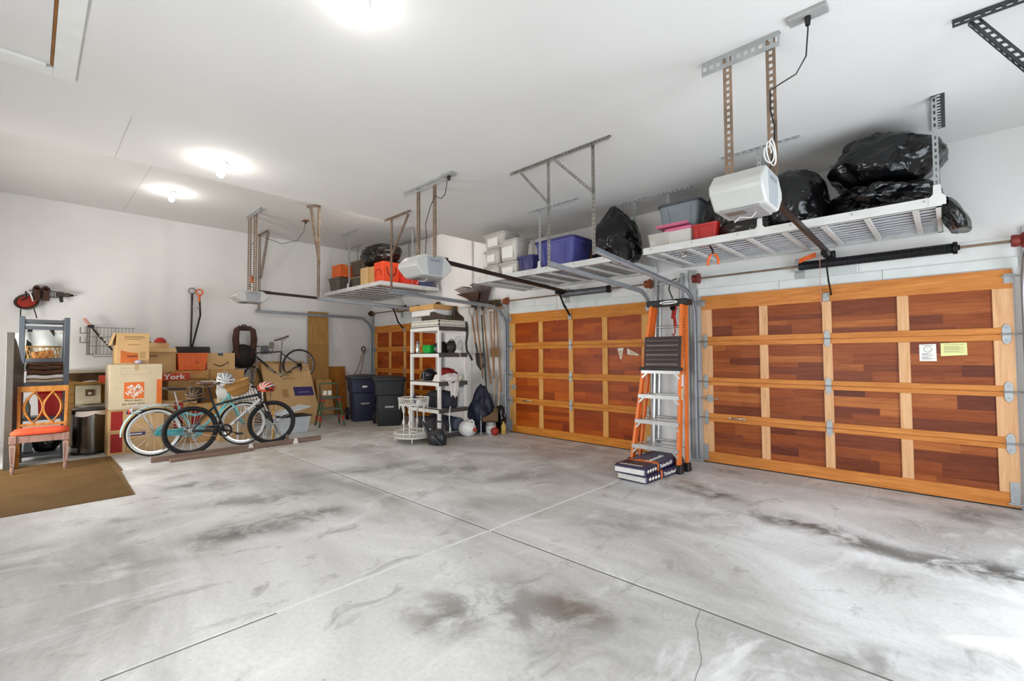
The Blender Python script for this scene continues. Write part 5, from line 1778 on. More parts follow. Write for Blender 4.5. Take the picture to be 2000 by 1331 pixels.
MB().cbox((0, -.02, .24), (.03, .09, .035)).cbox((0, -.035, .205), (.012, .012, .05)).build('trigger_head', M_black, t, local=True, bevel=.004)
t = thing('trash_roll', 'crumpled dark bag behind the work boot', 'bag', (-5.88, 5.84, 0))
MB().blob((0, 0, .24), (.24, .18, .5), lambda u: 1 + .2 * mnoise.noise(u * 2.6 + Vector((1, 7, 3))), 4, flat=.002).build('film', M_bag, t, local=True, smooth=80)
t = thing('door_stop', 'small black latch block on the jamb near the floor', 'latch', (-5.9, 6.0, .36))
MB().cbox((-5.90, YF - .035, .365), (.10, .03, .045)).build('block', M_black, t, bevel=.004)
MB().cyl((-5.90, YF - .055, .365), (-5.90, YF - .049, .365), .008, 8).build('screw', M_galv, t)
# ================================================================ BIKES
M_spoke = plain('#b9bbbd', .35, .9)


def wheel(t, c, R, tyre, rim, rt=.022, spokes=28, name='wheel', white=False, turn=0.0, mat_t=None, hub=M_steel):
    """wheel in the thing's YZ plane (axle along X); parts: tyre > rim, hub, spokes"""
    c = Vector(c)
    rotm = Matrix.Translation(c) @ Matrix.Rotation(turn, 4, 'Z')
    m = MB()
    m.M = rotm
    n = 48
    def P(r, a, x=0):
        return (x, r * math.cos(a), r * math.sin(a))
    m.tube([P(R - rt, 2 * PI * k / n) for k in range(n)], rt, 10, closed=True)
    o = m.build('tyre', tyre, t, local=True, smooth=70)
    if white:
        m = MB()
        m.M = rotm
        for sx in (-1, 1):
            m.tube([P(R - rt * 1.35, 2 * PI * k / n, sx * rt * .55) for k in range(n)], rt * .62, 8, closed=True)
        m.build('white_wall', plain('#e4e3df', .6), o, local=True, smooth=70)
    m = MB()
    m.M = rotm
    m.lathe([(R - rt * 2.0, -.010), (R - rt * 2.0, .010), (R - rt * 2 - .014, .008), (R - rt * 2 - .014, -.008), (R - rt * 2.0, -.010)], n, (0, 0, 0), 'X')
    m.build('rim', rim, o, local=True, smooth=30)
    m = MB()
    m.M = rotm
    m.lathe([(0, -.05), (.008, -.05), (.008, -.036), (.024, -.034), (.024, -.028), (.014, -.026), (.014, .026), (.024, .028), (.024, .034), (.008, .036), (.008, .05), (0, .05)], 14, (0, 0, 0), 'X')
    m.build('hub', hub, o, local=True, smooth=35)
    for k in range(spokes):
        a = 2 * PI * k / spokes
        b = a + (.5 if k % 4 < 2 else -.5)
        sx = .03 if k % 2 else -.03
        m = MB()
        m.M = rotm
        m.tube([P(.024, b, sx), P(R - rt * 2 - .012, a, 0)], .002, 4)
        m.build('spoke', M_spoke, o, local=True)
    return o


def saddle(t, p, mat, L=.27, wd=.15, tilt=0.0, dirn=-1):
    """dirn: +1 nose towards +Y"""
    x, y, z = p
    m = MB()
    secs = []
    for q in range(11):
        u = q / 10
        w_ = .5 * (wd * (1 - min(1, u / .55)) ** 1.4 + .036) * (1 if q not in (0, 10) else .55)
        h = .028 * (1 - .3 * u)
        yy = y + dirn * (u - .42) * L
        zz = z + .02 * (1 - u) ** 2 + tilt * (u - .4) * L
        secs.append([m.v((x + w_ * math.cos(a), yy, zz + h * math.sin(a) * (1 if math.sin(a) > 0 else .6))) for a in [2 * PI * k / 14 for k in range(14)]])
    for A, B in zip(secs, secs[1:]):
        for k in range(14):
            m.f((A[k], A[(k + 1) % 14], B[(k + 1) % 14], B[k]))
    m.f(secs[0])
    m.f(secs[-1][::-1])
    s_ = m.build('saddle', mat, t, local=True, smooth=70)
    for sx in (-.02, .02):
        MB().tube([(x + sx, y - dirn * .08, z), (x + sx, y - dirn * .03, z - .035), (x + sx, y + dirn * .04, z - .035), (x + sx * .4, y + dirn * .12, z + .0)], .0035, 5).build('saddle_rail', M_steel, s_, local=True)


def crank(t, c, r, ring, arm=.17, ang=-.5, x=.05, pedal=True):
    c = Vector(c)
    m = MB().lathe([(r - .012, -.004), (r, 0), (r - .012, .004), (r - .03, .003), (r - .03, -.003), (r - .012, -.004)], 32, (c.x + x, c.y, c.z), 'X')
    for k in range(5):
        a = 2 * PI * k / 5
        m.bar((c.x + x, c.y, c.z), (c.x + x, c.y + (r - .02) * math.cos(a), c.z + (r - .02) * math.sin(a)), .012, .006, up=(1, 0, 0))
    o = m.build('chainring', ring, t, local=True, smooth=35)
    MB().cyl((c.x - .075, c.y, c.z), (c.x + .075, c.y, c.z), .018, 12).build('axle', M_blackm, o, local=True, smooth=40)
    for s in (1, -1):
        q = Vector((c.x + s * (x + .025), c.y + s * arm * math.cos(ang), c.z + s * arm * math.sin(ang)))
        a_ = MB().bar((c.x + s * (x + .025), c.y, c.z), q, .016, .024, up=(1, 0, 0), w2=.012, h2=.018).build('crank_arm', ring, t, local=True, bevel=.003)
        if pedal:
            MB().cbox((q.x + s * .055, q.y, q.z), (.09, .085, .022)).build('pedal', M_black, a_, local=True, bevel=.004)
    return o


def chain(t, a, ra, b, rb, x):
    m = MB()
    pts = []
    for k in range(12):
        an = PI / 2 + PI * k / 11 if a[0] < b[0] else 0
        pts.append((x, a[0] + ra * math.cos(an), a[1] + ra * math.sin(an)))
    for k in range(12):
        an = -PI / 2 + PI * k / 11
        pts.append((x, b[0] + rb * math.cos(an), b[1] + rb * math.sin(an)))
    m.tube(pts, .0045, 4, closed=True)
    m.build('chain', M_steel, t, local=True)
    m = MB().lathe([(0, -.012), (ra, -.012), (ra * .96, -.008), (ra * .85, 0), (ra * .6, .012), (0, .014)], 20, (x, a[0], a[1]), 'X')
    m.build('sprocket', M_steel, t, local=True)


# ---- teal cruiser (rear wheel to the left, heading right) ------------------
M_teal = plain('#7ec4c4', .3, .1, var=.06, coat=.4)
M_teald = plain('#3f9aa0', .35, .1)
T0 = (-8.13, 1.83, 0)
t = thing('cruiser_bicycle', 'teal cruiser bicycle with whitewall tyres and a chrome rear rack behind the black bike', 'bicycle', T0, .02)
R = .335
yr, yf = -.60, .52
ZB = .0
wheel(t, (0, yr, R), R, M_rubber, M_chrome, .026, 32, white=True)
wheel(t, (.02, yf, R), R, M_rubber, M_chrome, .026, 32, white=True, turn=-.15)
BB = (0, -.14, .285)
seat = (0, -.30, .60)
head = (0, .33, .72)
MB().tube([BB, (0, -.20, .42), seat, (0, -.325, .66)], .017, 10).build('seat_tube', M_teal, t, local=True, smooth=60)
MB().tube([(0, -.315, .62), (0, -.12, .72), (0, .1, .80), (0, .25, .83), (0, .315, .80)], .018, 10).build('top_tube', M_teal, t, local=True, smooth=60) if False else None
MB().tube([BB, (0, .02, .37), (0, .18, .52), (0, .30, .69)], .022, 10).build('down_tube', M_teal, t, local=True, smooth=60)
MB().tube([(0, -.29, .58), (0, -.12, .52), (0, .06, .56), (0, .20, .66), (0, .30, .76)], .019, 10).build('step_through_tube', M_teal, t, local=True, smooth=60)
MB().tube([(0, .345, .66), (0, .31, .84)], .024, 12).build('head_tube', M_teal, t, local=True, smooth=60)
for s in (-1, 1):
    MB().tube([(s * .05, yr, R), (s * .045, -.38, .50), (s * .02, -.30, .60)], .010, 8).build('seat_stay', M_teal, t, local=True, smooth=60)
    MB().tube([(s * .05, yr, R), (s * .055, -.3, .31), (s * .02, -.14, .285)], .012, 8).build('chain_stay', M_teal, t, local=True, smooth=60)
    MB().tube([(s * .02, .345, .66), (s * .052, .40, .60), (s * .055, .46, .45), (s * .052, yf, R)], [.018, .016, .014, .011], 8).build('fork_blade', M_teal, t, local=True, smooth=60)
for c_, r_, a0, a1, nm in ((yr, R + .028, .15 * PI, 1.02 * PI, 'rear_fender'), (yf, R + .028, .28 * PI, .98 * PI, 'front_fender')):
    m = MB()
    m.sheet(lambda u, v: ((v - .5) * .075, c_ + (r_ + .012 * math.sin(v * PI)) * math.cos(a0 + (a1 - a0) * u), R + (r_ + .012 * math.sin(v * PI)) * math.sin(a0 + (a1 - a0) * u)), 26, 6, .002)
    m.build(nm, plain('#a9d6d4', .3, .1, var=.05, coat=.4), t, local=True, smooth=60)
m = MB().prism([(-.62, .31), (-.58, .36), (-.3, .36), (-.12, .395), (-.02, .36), (.0, .29), (-.06, .22), (-.14, .20), (-.3, .255), (-.58, .28)], (.055, 0, 0), (0, 1, 0), (0, 0, 1), (.02, 0, 0))
m.build('chain_guard', M_teald, t, local=True, bevel=.006)
crank(t, BB, .085, M_chrome, ang=.2, x=.04)
MB().tube([(0, -.32, .64), (0, -.375, .89)], .013, 8).build('seat_post', M_chrome, t, local=True, smooth=50)
saddle(t, (0, -.39, .915), plain('#2a2320', .5), .27, .22, dirn=1)
rk = MB()
for s in (-1, 1):
    rk.tube([(s * .055, -.30, .665), (s * .07, -.40, .705), (s * .075, -.78, .71), (s * .07, -.86, .69), (s * .06, -.86, .62), (s * .058, -.74, .60), (s * .055, yr, R)], .007, 7)
rk.tube([(-.07, -.865, .69), (.07, -.865, .69)], .007, 7)
for q in range(4):
    y_ = -.42 - q * .11
    rk.tube([(-.074, y_, .708), (.074, y_, .708)], .006, 6)
rk.build('rear_rack', M_chrome, t, local=True, smooth=60)
MB().lathe([(0, -.02), (.026, -.012), (.028, .0), (0, .004)], 16, (0, -.875, .64), 'Y').build('reflector', M_red, t, local=True)
MB().tube([(0, .315, .83), (0, .30, .92), (0, .33, .95)], .012, 8).build('stem', M_chrome, t, local=True, smooth=50)
hb = MB().tube([(-.33, .02, 1.0), (-.31, .14, 1.0), (-.22, .28, .99), (-.06, .335, .95), (.06, .335, .95), (.22, .28, .99), (.31, .14, 1.0), (.33, .02, 1.0)], .011, 8).build('handlebar', M_chrome, t, local=True, smooth=60)
for s in (-1, 1):
    MB().tube([(s * .33, .02, 1.0), (s * .335, -.11, .995)], .017, 9).build('grip', plain('#7a5231', .6), hb, local=True, smooth=50)
t2 = t
t = thing('wicker_basket', 'tan wicker basket tilted on the handlebar of the teal cruiser', 'basket', (-8.06, 2.30, .80))
m = MB()
n = 40
prof = [(.085, 0), (.10, .02), (.125, .10), (.145, .19), (.15, .21), (.142, .21), (.12, .10), (.09, .025)]
rings = []
rot = Euler((.35, .0, 0)).to_matrix()
for r_, z_ in prof:
    rings.append([m.v(rot @ Vector((r_ * .9 * math.cos(2 * PI * q / n), r_ * 1.25 * math.sin(2 * PI * q / n), z_)) * (1 + .012 * (q % 2))) for q in range(n)])
for A, B in zip(rings, rings[1:]):
    for q in range(n):
        m.f((A[q], A[(q + 1) % n], B[(q + 1) % n], B[q]))
m.f(rings[0])
m.f(rings[-1])
m.build('weave', plain('#b98a48', .8, var=.25, scale=60, bmp=.4, bscale=90), t, local=True, smooth=60)
for zz, rr in ((.20, .15), (.10, .128)):
    MB().tube([rot @ Vector((rr * .92 * math.cos(a), rr * 1.27 * math.sin(a), zz)) for a in [2 * PI * q / 32 for q in range(32)]], .007, 6, closed=True).build('rim_band', plain('#8f6430', .7, var=.2), t, local=True, smooth=60)

# ---- black and white mountain bike ---------------------------------------
M_mtb = plain('#17181a', .3, .1, coat=.3)
M_mtbw = plain('#cfd0cf', .3, .1)
T1 = (-7.82, 2.13, 0)
t = thing('mountain_bicycle', 'black and white mountain bike nearest in the row of standing bikes', 'bicycle', T1, .03)
R = .343
yr, yf = -.535, .545
wheel(t, (0, yr, R), R, M_rubber, M_blackm, .026, 32)
wheel(t, (0.01, yf, R), R, M_rubber, M_blackm, .027, 32, turn=-.22)
BB = (0, -.115, .30)
st = (0, -.25, .66)
ht1, ht0 = (0, .345, .81), (0, .385, .70)
MB().tube([BB, st, (0, -.275, .73)], .016, 10).build('seat_tube', M_mtb, t, local=True, smooth=60)
MB().tube([(0, -.255, .675), (0, .05, .745), (0, .345, .79)], [.016, .018, .021], 10).build('top_tube', M_mtb, t, local=True, smooth=60)
MB().tube([BB, (0, .12, .49), (0, .375, .725)], [.021, .024, .022], 12).build('down_tube', M_mtbw, t, local=True, smooth=60)
text('diamond', M_mtb, t, .075, W[t] @ Vector((.027, .10, .475)), (0, .26, .235), (0, -.235, .26), sx=.95)
MB().tube([ht0, ht1], .023, 12).build('head_tube', M_mtb, t, local=True, smooth=60)
for s in (-1, 1):
    MB().tube([(s * .06, yr, R), (s * .05, -.40, .50), (s * .02, -.25, .66)], .009, 8).build('seat_stay', M_mtb, t, local=True, smooth=60)
    MB().tube([(s * .06, yr, R), (s * .05, -.33, .31), (s * .022, -.115, .30)], .011, 8).build('chain_stay', M_mtb, t, local=True, smooth=60)
    MB().tube([(s * .055, .405, .655), (s * .06, .475, .49)], .014, 9).build('fork_stanchion', M_chrome, t, local=True, smooth=60)
    MB().tube([(s * .06, .46, .53), (s * .062, .53, .37), (s * .055, yf, R)], [.02, .019, .012], 10).build('fork_slider', M_mtb, t, local=True, smooth=60)
MB().cbox((0, .40, .665), (.14, .04, .035), (.35, 0, 0)).build('fork_crown', M_mtb, t, local=True, bevel=.008)
crank(t, BB, .095, M_blackm, ang=-.35, x=.045)
chain(t, (yr, R), .055, (BB[1], BB[2]), .09, .045)
m = MB().cbox((.06, yr + .01, R - .085), (.02, .03, .09), (.25, 0, 0)).cyl((.05, yr + .02, R - .06), (.066, yr + .02, R - .06), .024, 12).cyl((.05, yr + .04, R - .125), (.066, yr + .04, R - .125), .026, 12)
m.build('rear_derailleur', M_steel, t, local=True, smooth=40)
for yy in (yr, yf):
    MB().lathe([(.03, -.002), (.08, -.002), (.08, .002), (.03, .002), (.03, -.002)], 24, (-.04, yy, R), 'X').build('brake_disc', M_steel, t, local=True)
MB().tube([(0, -.27, .72), (0, -.325, .95)], .0135, 9).build('seat_post', M_black, t, local=True, smooth=50)
saddle(t, (0, -.35, .985), plain('#6a4b42', .5, var=.2), .28, .16, dirn=1, tilt=.0)
MB().bar((0, -.29, .775), (0, -.64, .762), .10, .012).bar((0, -.29, .775), (0, -.26, .70), .03, .012, up=(1, 0, 0)).build('rear_carrier', M_black, t, local=True, bevel=.003)
MB().cbox((0, -.47, .90), (.09, .13, .10)).build('saddle_bag', plain('#27221f', .7), t, local=True, bevel=.025, seg=3)
MB().lathe([(0, -.02), (.02, -.018), (.024, 0), (0, .003)], 14, (0, -.545, .95), 'Y').build('rear_light', plain('#5a5350', .4), t, local=True)
MB().tube([(0, .34, .83), (0, .40, .865)], .017, 9).build('stem', M_black, t, local=True, smooth=50)
hb = MB().tube([(-.33, .36, .90), (-.18, .38, .89), (-.08, .405, .868), (.08, .405, .868), (.18, .38, .89), (.33, .36, .90)], .0125, 9).build('handlebar', M_black, t, local=True, smooth=60)
for s in (-1, 1):
    MB().tube([(s * .24, .372, .896), (s * .335, .36, .90)], .018, 9).build('grip', M_rubber, hb, local=True, smooth=50)
    MB().tube([(s * .22, .39, .88), (s * .25, .44, .86), (s * .33, .43, .85)], .006, 6).build('brake_lever', M_black, hb, local=True, smooth=50)
MB().tube([(.1, .41, .87), (.09, .50, .80), (.07, .47, .6), (.06, .53, .38)], .004, 5).tube([(-.1, .41, .87), (-.03, .50, .82), (-.02, .35, .72), (-.02, -.1, .70)], .004, 5).build('cables', M_black, t, local=True, smooth=60)

M_hw = plain('#dfe0e0', .35, var=.04)


def helmet(lab, loc, rz, c1, c2, tilt=0, tx=0):
    """vented bike helmet: dark liner, long swept ribs in two colours, straps"""
    t = thing('bike_helmet', lab, 'helmet', loc, rot=(tx, tilt, rz))
    MB().blob((0, 0, .05), (.185, .265, .17), None, 4, flat=.012).build('liner', M_black, t, local=True, smooth=80)
    for k in range(9):
        u = (k - 4) / 4
        pts = []
        for q in range(11):
            v = q / 10 * PI
            x = u * .102 * math.sin(v) ** .55 if 0 < q < 10 else u * .03
            y = -.145 * math.cos(v)
            zz = .045 + .10 * (math.sin(v) ** .75 if 0 < q < 10 else 0) * math.sqrt(max(.12, 1 - (u * .93) ** 2))
            if q in (0, 10):
                zz = .04
            pts.append((x, y, zz))
        MB().tube(pts, [.006, .011, .0135, .0145, .0145, .0145, .0145, .0145, .0135, .011, .006], 8).build('rib', c1 if k % 2 == 0 else c2, t, local=True, smooth=70)
    MB().tube([(.104 * math.cos(a), .148 * math.sin(a), .028 + .008 * math.cos(2 * a)) for a in [2 * PI * q / 30 for q in range(30)]], .014, 8, closed=True).build('rim', c1, t, local=True, smooth=70)
    MB().tube([(-.09, 0, .03), (-.06, .0, -.05), (0, .02, -.08), (.06, .0, -.05), (.09, 0, .03)], .004, 5).build('strap', M_black, t, local=True)
    return t


helmet('orange-red and white bike helmet on the handlebar of the black bike', (-7.78, 2.56, .84), .9, plain('#d8441c', .3, coat=.4), plain('#ece7df', .3), tilt=.25)
helmet('silver-white bike helmet hanging behind the saddle of the black bike', (-7.86, 2.02, .99), 1.3, M_hw, plain('#8d9296', .4), tilt=.2)
helmet('dark patterned bike helmet on the rear rack of the teal cruiser', (-7.82, 1.64, .782), 1.2, plain('#6f5136', .5), plain('#2a2019', .5))

# ---- road bike hung on the wall, front wheel turned -----------------------
M_road = plain('#221a1c', .3, .2, coat=.3)
T2 = (-10.33, 3.62, .93)
t = thing('road_bicycle', 'dark slim road bike hanging nose down on the side wall above the cardboard', 'bicycle', T2)
R = .345
AY, AZ = .455, .27           # rear axle
FY, FZ = -.49, -.07
wheel(t, (0, AY, AZ), R, M_rubber, M_steel, .0135, 24)
wheel(t, (.03, FY, FZ), R, M_rubber, M_steel, .0135, 24, turn=.75)
BB = (0, .06, .03)
sc_ = (0, .085, .56)
hd0, hd1 = (0, -.40, .43), (0, -.425, .58)
for nm, p, q, r_ in (('seat_tube', BB, sc_, .017), ('top_tube', sc_, (0, -.42, .53), .014), ('down_tube', BB, (0, -.40, .45), .020), ('head_tube', hd0, hd1, .020)):
    MB().tube([p, q], r_, 10).build(nm, M_road, t, local=True, smooth=60)
text('carbon', M_printw, t, .055, W[t] @ Vector((.021, -.12, .19)), (0, .46, -.42), (0, .42, .46))
for s in (-1, 1):
    MB().tube([(s * .055, AY, AZ), (s * .02, .085, .53)], .007, 7).build('seat_stay', M_road, t, local=True, smooth=60)
    MB().tube([(s * .055, AY, AZ), (s * .03, .06, .03)], .009, 7).build('chain_stay', M_road, t, local=True, smooth=60)
    MB().tube([(s * .02, -.40, .42), (s * .045, -.40, .30), (.03 + s * .045, FY, FZ)], [.013, .012, .007], 8).build('fork_blade', plain('#8d8889', .35, .3), t, local=True, smooth=60)
crank(t, BB, .085, M_steel, ang=.55, x=.04)
chain(t, (AY, AZ), .045, (BB[1], BB[2]), .08, .04) if False else MB().tube([(.045, AY, AZ + .045), (.045, BB[1], BB[2] + .08)], .004, 4).build('chain', M_steel, t, local=True)
MB().lathe([(0, -.012), (.05, -.012), (.045, 0), (.03, .012), (0, .014)], 20, (.04, AY, AZ), 'X').build('sprocket', M_blackm, t, local=True)
MB().cbox((.05, AY + .03, AZ - .08), (.018, .03, .09), (-.25, 0, 0)).build('rear_derailleur', M_black, t, local=True, bevel=.004)
MB().tube([(0, .085, .55), (0, .10, .80)], .0125, 9).build('seat_post', M_steel, t, local=True, smooth=50)
saddle(t, (0, .105, .835), plain('#5a4a40', .5), .28, .13, dirn=-1, tilt=-.28)
MB().tube([(0, -.425, .57), (0, -.50, .61)], .014, 8).build('stem', M_black, t, local=True, smooth=50)
hb = MB()
for s in (-1, 1):
    hb.tube([(0, -.50, .61), (s * .17, -.47, .61), (s * .2, -.53, .60), (s * .2, -.66, .57), (s * .2, -.66, .48), (s * .2, -.58, .44), (s * .2, -.47, .45)], .012, 8)
hb.build('drop_handlebar', M_black, t, local=True, smooth=60)
for s in (-1, 1):
    MB().tube([(s * .2, -.62, .60), (s * .2, -.70, .63), (s * .2, -.70, .52)], [.015, .014, .006], 7).build('brake_lever', M_black, t, local=True, smooth=60)
MB().tube([(0, .05, .5), (0, .03, .36), (0, -.02, .30)], .004, 5).build('cable', M_black, t, local=True)
t = thing('bike_hook', 'grey padded wall hook carrying the road bike by its top tube', 'hook', (-10.62, 3.50, 1.50))
m = MB().box((XL + .001, 3.42, 1.44), (XL + .03, 3.58, 1.62))
m.build('wall_plate', M_grey, t, bevel=.006)
MB().tube([(XL + .02, 3.50, 1.50), (-10.45, 3.50, 1.505), (-10.335, 3.50, 1.455), (-10.27, 3.50, 1.47), (-10.25, 3.50, 1.53)], .016, 8).build('arm', M_grey, t, smooth=50)
MB().cbox((-10.30, 3.50, 1.62), (.05, .09, .14)).build('pad', plain('#7b7a66', .7), t, bevel=.02, seg=2)

# ================================================================ SIDE WALL THINGS
WD = wood('brown_plank', '#96703c', '#b98c50', (10, 10, .8), .55)
t = thing('tall_board', 'tall tan wooden board leaning upright against the side wall', 'board', (-10.6, 4.6, 0))
MB().bar((-10.50, 4.60, 0.001), (-10.66, 4.63, 2.42), .47, .022, up=(1, 0, 0)).build('board', WD, t, bevel=.003)
MB().bar((-10.53, 4.61, 2.12), (-10.535, 4.61, 2.135), .47, .004, up=(1, 0, 0)).build('worn_edge', plain('#8a6b3f', .7), t) if False else None
t = thing('low_board', 'low brown chipboard panel standing behind the blue bin by the side wall', 'board', (-10.6, 5.05, 0))
MB().bar((-10.52, 5.08, .001), (-10.68, 5.08, 1.14), .44, .016, up=(1, 0, 0)).build('board', wood('chip_board', '#8a5523', '#b07632', (6, 6, 3)), t, bevel=.002)
t = thing('short_board', 'short pale plank propped behind the green stool', 'board', (-10.35, 4.6, 0))
MB().bar((-10.25, 4.66, .001), (-10.42, 4.66, .85), .36, .018, up=(1, 0, 0)).build('board', wood('short_plank', '#a87a45', '#c99b62', (10, 10, 1)), t, bevel=.002)

t = thing('flattened_carton', 'large flattened carton with a purple print leaning on the side wall under the road bike', 'cardboard', (-10.3, 3.8, 0))
MB().bar((-9.62, 3.78, .002), (-10.45, 3.83, 1.22), .98, .02, up=(1, 0, 1)).build('sheet', M_card, t)
def oncard(u, v, du, dv, mat, nm, lift=.0125):
    """patch lying on the leaning sheet: u along Y from centre, v height fraction"""
    p, q = Vector((-9.62, 3.78, .002)), Vector((-10.45, 3.83, 1.22))
    d = (q - p)
    n = Vector((0, -1, 0)).cross(d).normalized()
    if n.x < 0:
        n = -n
    c = p + d * v + Vector((0, u, 0)) + n * lift
    return MB().bar(c - d.normalized() * dv / 2, c + d.normalized() * dv / 2, du, .002, up=n).build(nm, mat, t)
oncard(.26, .52, .40, .22, plain('#3a2c66', .7, var=.1), 'purple_print')
oncard(.26, .505, .22, .022, plain('#8f86b8', .7), 'print_lines', .0137)
oncard(.02, .74, .22, .012, plain('#8d6a42', .8), 'print_lines')
oncard(-.1, .74, .022, .03, plain('#8d6a42', .8), 'print_lines')
oncard(-.12, .5, .12, .2, plain('#b08a5a', .85), 'print_lines')
t = thing('upper_carton_sheet', 'brown carton sheet standing behind the road bike wheel', 'cardboard', (-10.55, 3.8, .5))
MB().bar((-10.50, 3.76, .002), (-10.60, 3.76, 1.28), 1.06, .012, up=(1, 0, 0)).build('sheet', M_card2, t)
t = thing('gray_lid_bin', 'pale grey bin with a loose tilted lid beside the front wheel', 'bin', (-8.72, 3.32, 0))
b = MB().taper((0, 0, 0), (.34, .44), (.42, .54), .30)
b.build('body', plain('#c3c9cc', .5, var=.06), t, local=True, bevel=.01)
MB().box((-.222, -.282, .30), (.222, .282, .318)).build('rim', M_dark, t, local=True, bevel=.004)
MB().cbox((0, -.02, .41), (.46, .56, .02), (.22, .0, 0)).build('lid', plain('#d2d8da', .5, var=.05), t, local=True, bevel=.008)

t = thing('backpack', 'dark brown and black backpack hanging on the side wall above the bikes', 'backpack', (-10.6, 3.06, 1.3))
m = MB()
m.blob((-10.56, 3.05, 1.36), (.24, .46, .56), lambda u: 1 + .08 * mnoise.noise(u * 2.4) - .25 * max(0, -u.z) ** 2, 4)
m.build('pouch', plain('#1f1416', .7, var=.3), t, smooth=80)
for s in (-1, 1):
    MB().tube([(-10.54, 3.05 + s * .08, 2.0), (-10.50, 3.05 + s * .15, 1.93), (-10.49, 3.05 + s * .17, 1.75), (-10.49, 3.05 + s * .15, 1.5), (-10.50, 3.05 + s * .10, 1.35)], [.035, .055, .062, .06, .045], 10).build('shoulder_strap', plain('#4a2c1e', .75, var=.2), t, smooth=70)
MB().tube([(-10.58, 3.0, 1.98), (-10.56, 3.02, 2.04), (-10.56, 3.08, 2.04), (-10.58, 3.1, 1.98)], .014, 7).build('loop', M_black, t, smooth=60)
MB().cbox((-10.55, 3.05, 1.97), (.07, .22, .10)).build('yoke', plain('#3a241a', .75), t, bevel=.03, seg=3)
MB().cbox((-10.43, 2.97, 1.84), (.012, .03, .03)).build('buckle', M_chrome, t)
MB().tube([(-10.60, 3.36, 1.62), (-10.52, 3.32, 1.60), (-10.52, 3.12, 1.58)], .01, 6).build('side_strap', M_black, t)

for k, (y0, z0, y1, z1, blade, lab, mat) in enumerate(((2.16, 2.62, 2.15, 1.52, True, 'snow shovel with a wide black scoop hung on the side wall', plain('#3a2620', .5)),
                                                       (2.27, 2.60, 2.17, 1.60, False, 'bent-handle snow pusher hung right of the wide black scoop', plain('#b25a30', .5)))):
    t = thing('snow_shovel', lab, 'shovel', (-10.6, y0, z1))
    x = XL + .07 + .05 * k
    pts = [(x, y0, z0), (x, y0 + (.02 if k else 0), (z0 + z1) / 2 + .1), (x, y1, z1), (x, y1, z1 - .1)]
    MB().tube(pts, .016, 9).build('shaft', M_dark if k == 0 else M_blackm, t, smooth=60)
    MB().tube([(x, y0, z0 - .14), (x, y0, z0)], .019, 9).build('sleeve', M_orange if k else M_dark, t)
    MB().tube([(x, y0 + .055 * math.cos(a), z0 + .05 + .055 * math.sin(a)) for a in [2 * PI * q / 16 for q in range(16)]], .013, 7, closed=True).build('d_grip', M_grey if k == 0 else M_orange, t, smooth=60)
    MB().bar((XL + .001, y0, z0 - .25), (x + .02, y0, z0 - .25), .03, .012, up=(0, 0, 1)).build('wall_hook', M_steel, t)
    if blade:
        MB().sheet(lambda u, v: (x + .02 + .10 * math.sin(u * PI) + .02, 2.18 + (v - .5) * (.56 - .06 * u), 1.585 - u * .26), 8, 14, .008).build('scoop', plain('#2a1f1d', .45, var=.2), t, smooth=60)
    else:
        MB().sheet(lambda u, v: (x + .07 + .05 * math.sin(u * PI), 2.17 + (v - .5) * .34, 1.54 - u * .2), 6, 8, .008).build('scoop', plain('#201a1a', .45), t, smooth=60)

# wire wall rack with a tool
t = thing('wire_rack', 'grey wire grid rack on the side wall with hook arms', 'rack', (-10.62, .95, 1.42))
M_wire = plain('#8a8a80', .45, .5)
xw = -10.60
for k in range(13):
    y = .69 + .58 * k / 12
    MB().tube([(xw, y, 1.44), (xw, y, 1.91)], .004, 5).build('wire', M_wire, t)
for z in (1.44, 1.58, 1.74, 1.90):
    MB().tube([(xw, .67, z), (xw, 1.30, z)], .0055, 5).build('wire', M_wire, t)
for y in (.67, .70):
    MB().tube([(xw - .1, y, 1.44), (xw, y, 1.44), (xw, y, 1.92), (xw - .1, y, 1.92)], .010, 6).build('frame', M_wire, t)
for z in (1.64, 1.80):
    MB().tube([(xw - .03, .69, z), (xw - .03, .585, z), (xw - .03, .585, z + .10)], .010, 6).build('hook_arm', M_wire, t)
MB().tube([(xw, .72, 1.44), (xw + .14, .75, 1.40), (xw + .14, 1.1, 1.40), (xw, 1.12, 1.44)], .006, 5).build('ledge', M_wire, t)
t = thing('trimmer', 'long-handled trimmer with a pink grip leaning across the wire rack', 'tool', (-10.5, .85, 1.5))
MB().tube([(-10.48, .615, 2.04), (-10.48, .70, 1.92)], [.024, .02], 9).build('grip', plain('#d99a86', .5), t, smooth=60)
MB().tube([(-10.48, .70, 1.92), (-10.48, .82, 1.74), (-10.48, 1.06, 1.42)], .0165, 9).build('shaft', plain('#3a2622', .4, .3), t, smooth=60)
MB().cbox((-10.49, .705, 1.915), (.06, .08, .05)).build('trigger', M_dark, t, bevel=.008)
for q in (.3, .45, .55):
    p = lerp((-10.48, .72, 1.89), (-10.48, 1.06, 1.42), q)
    MB().cyl((p[0], p[1] - .008, p[2] + .011), (p[0], p[1] + .008, p[2] - .011), .019, 9).build('ring', M_printw, t)

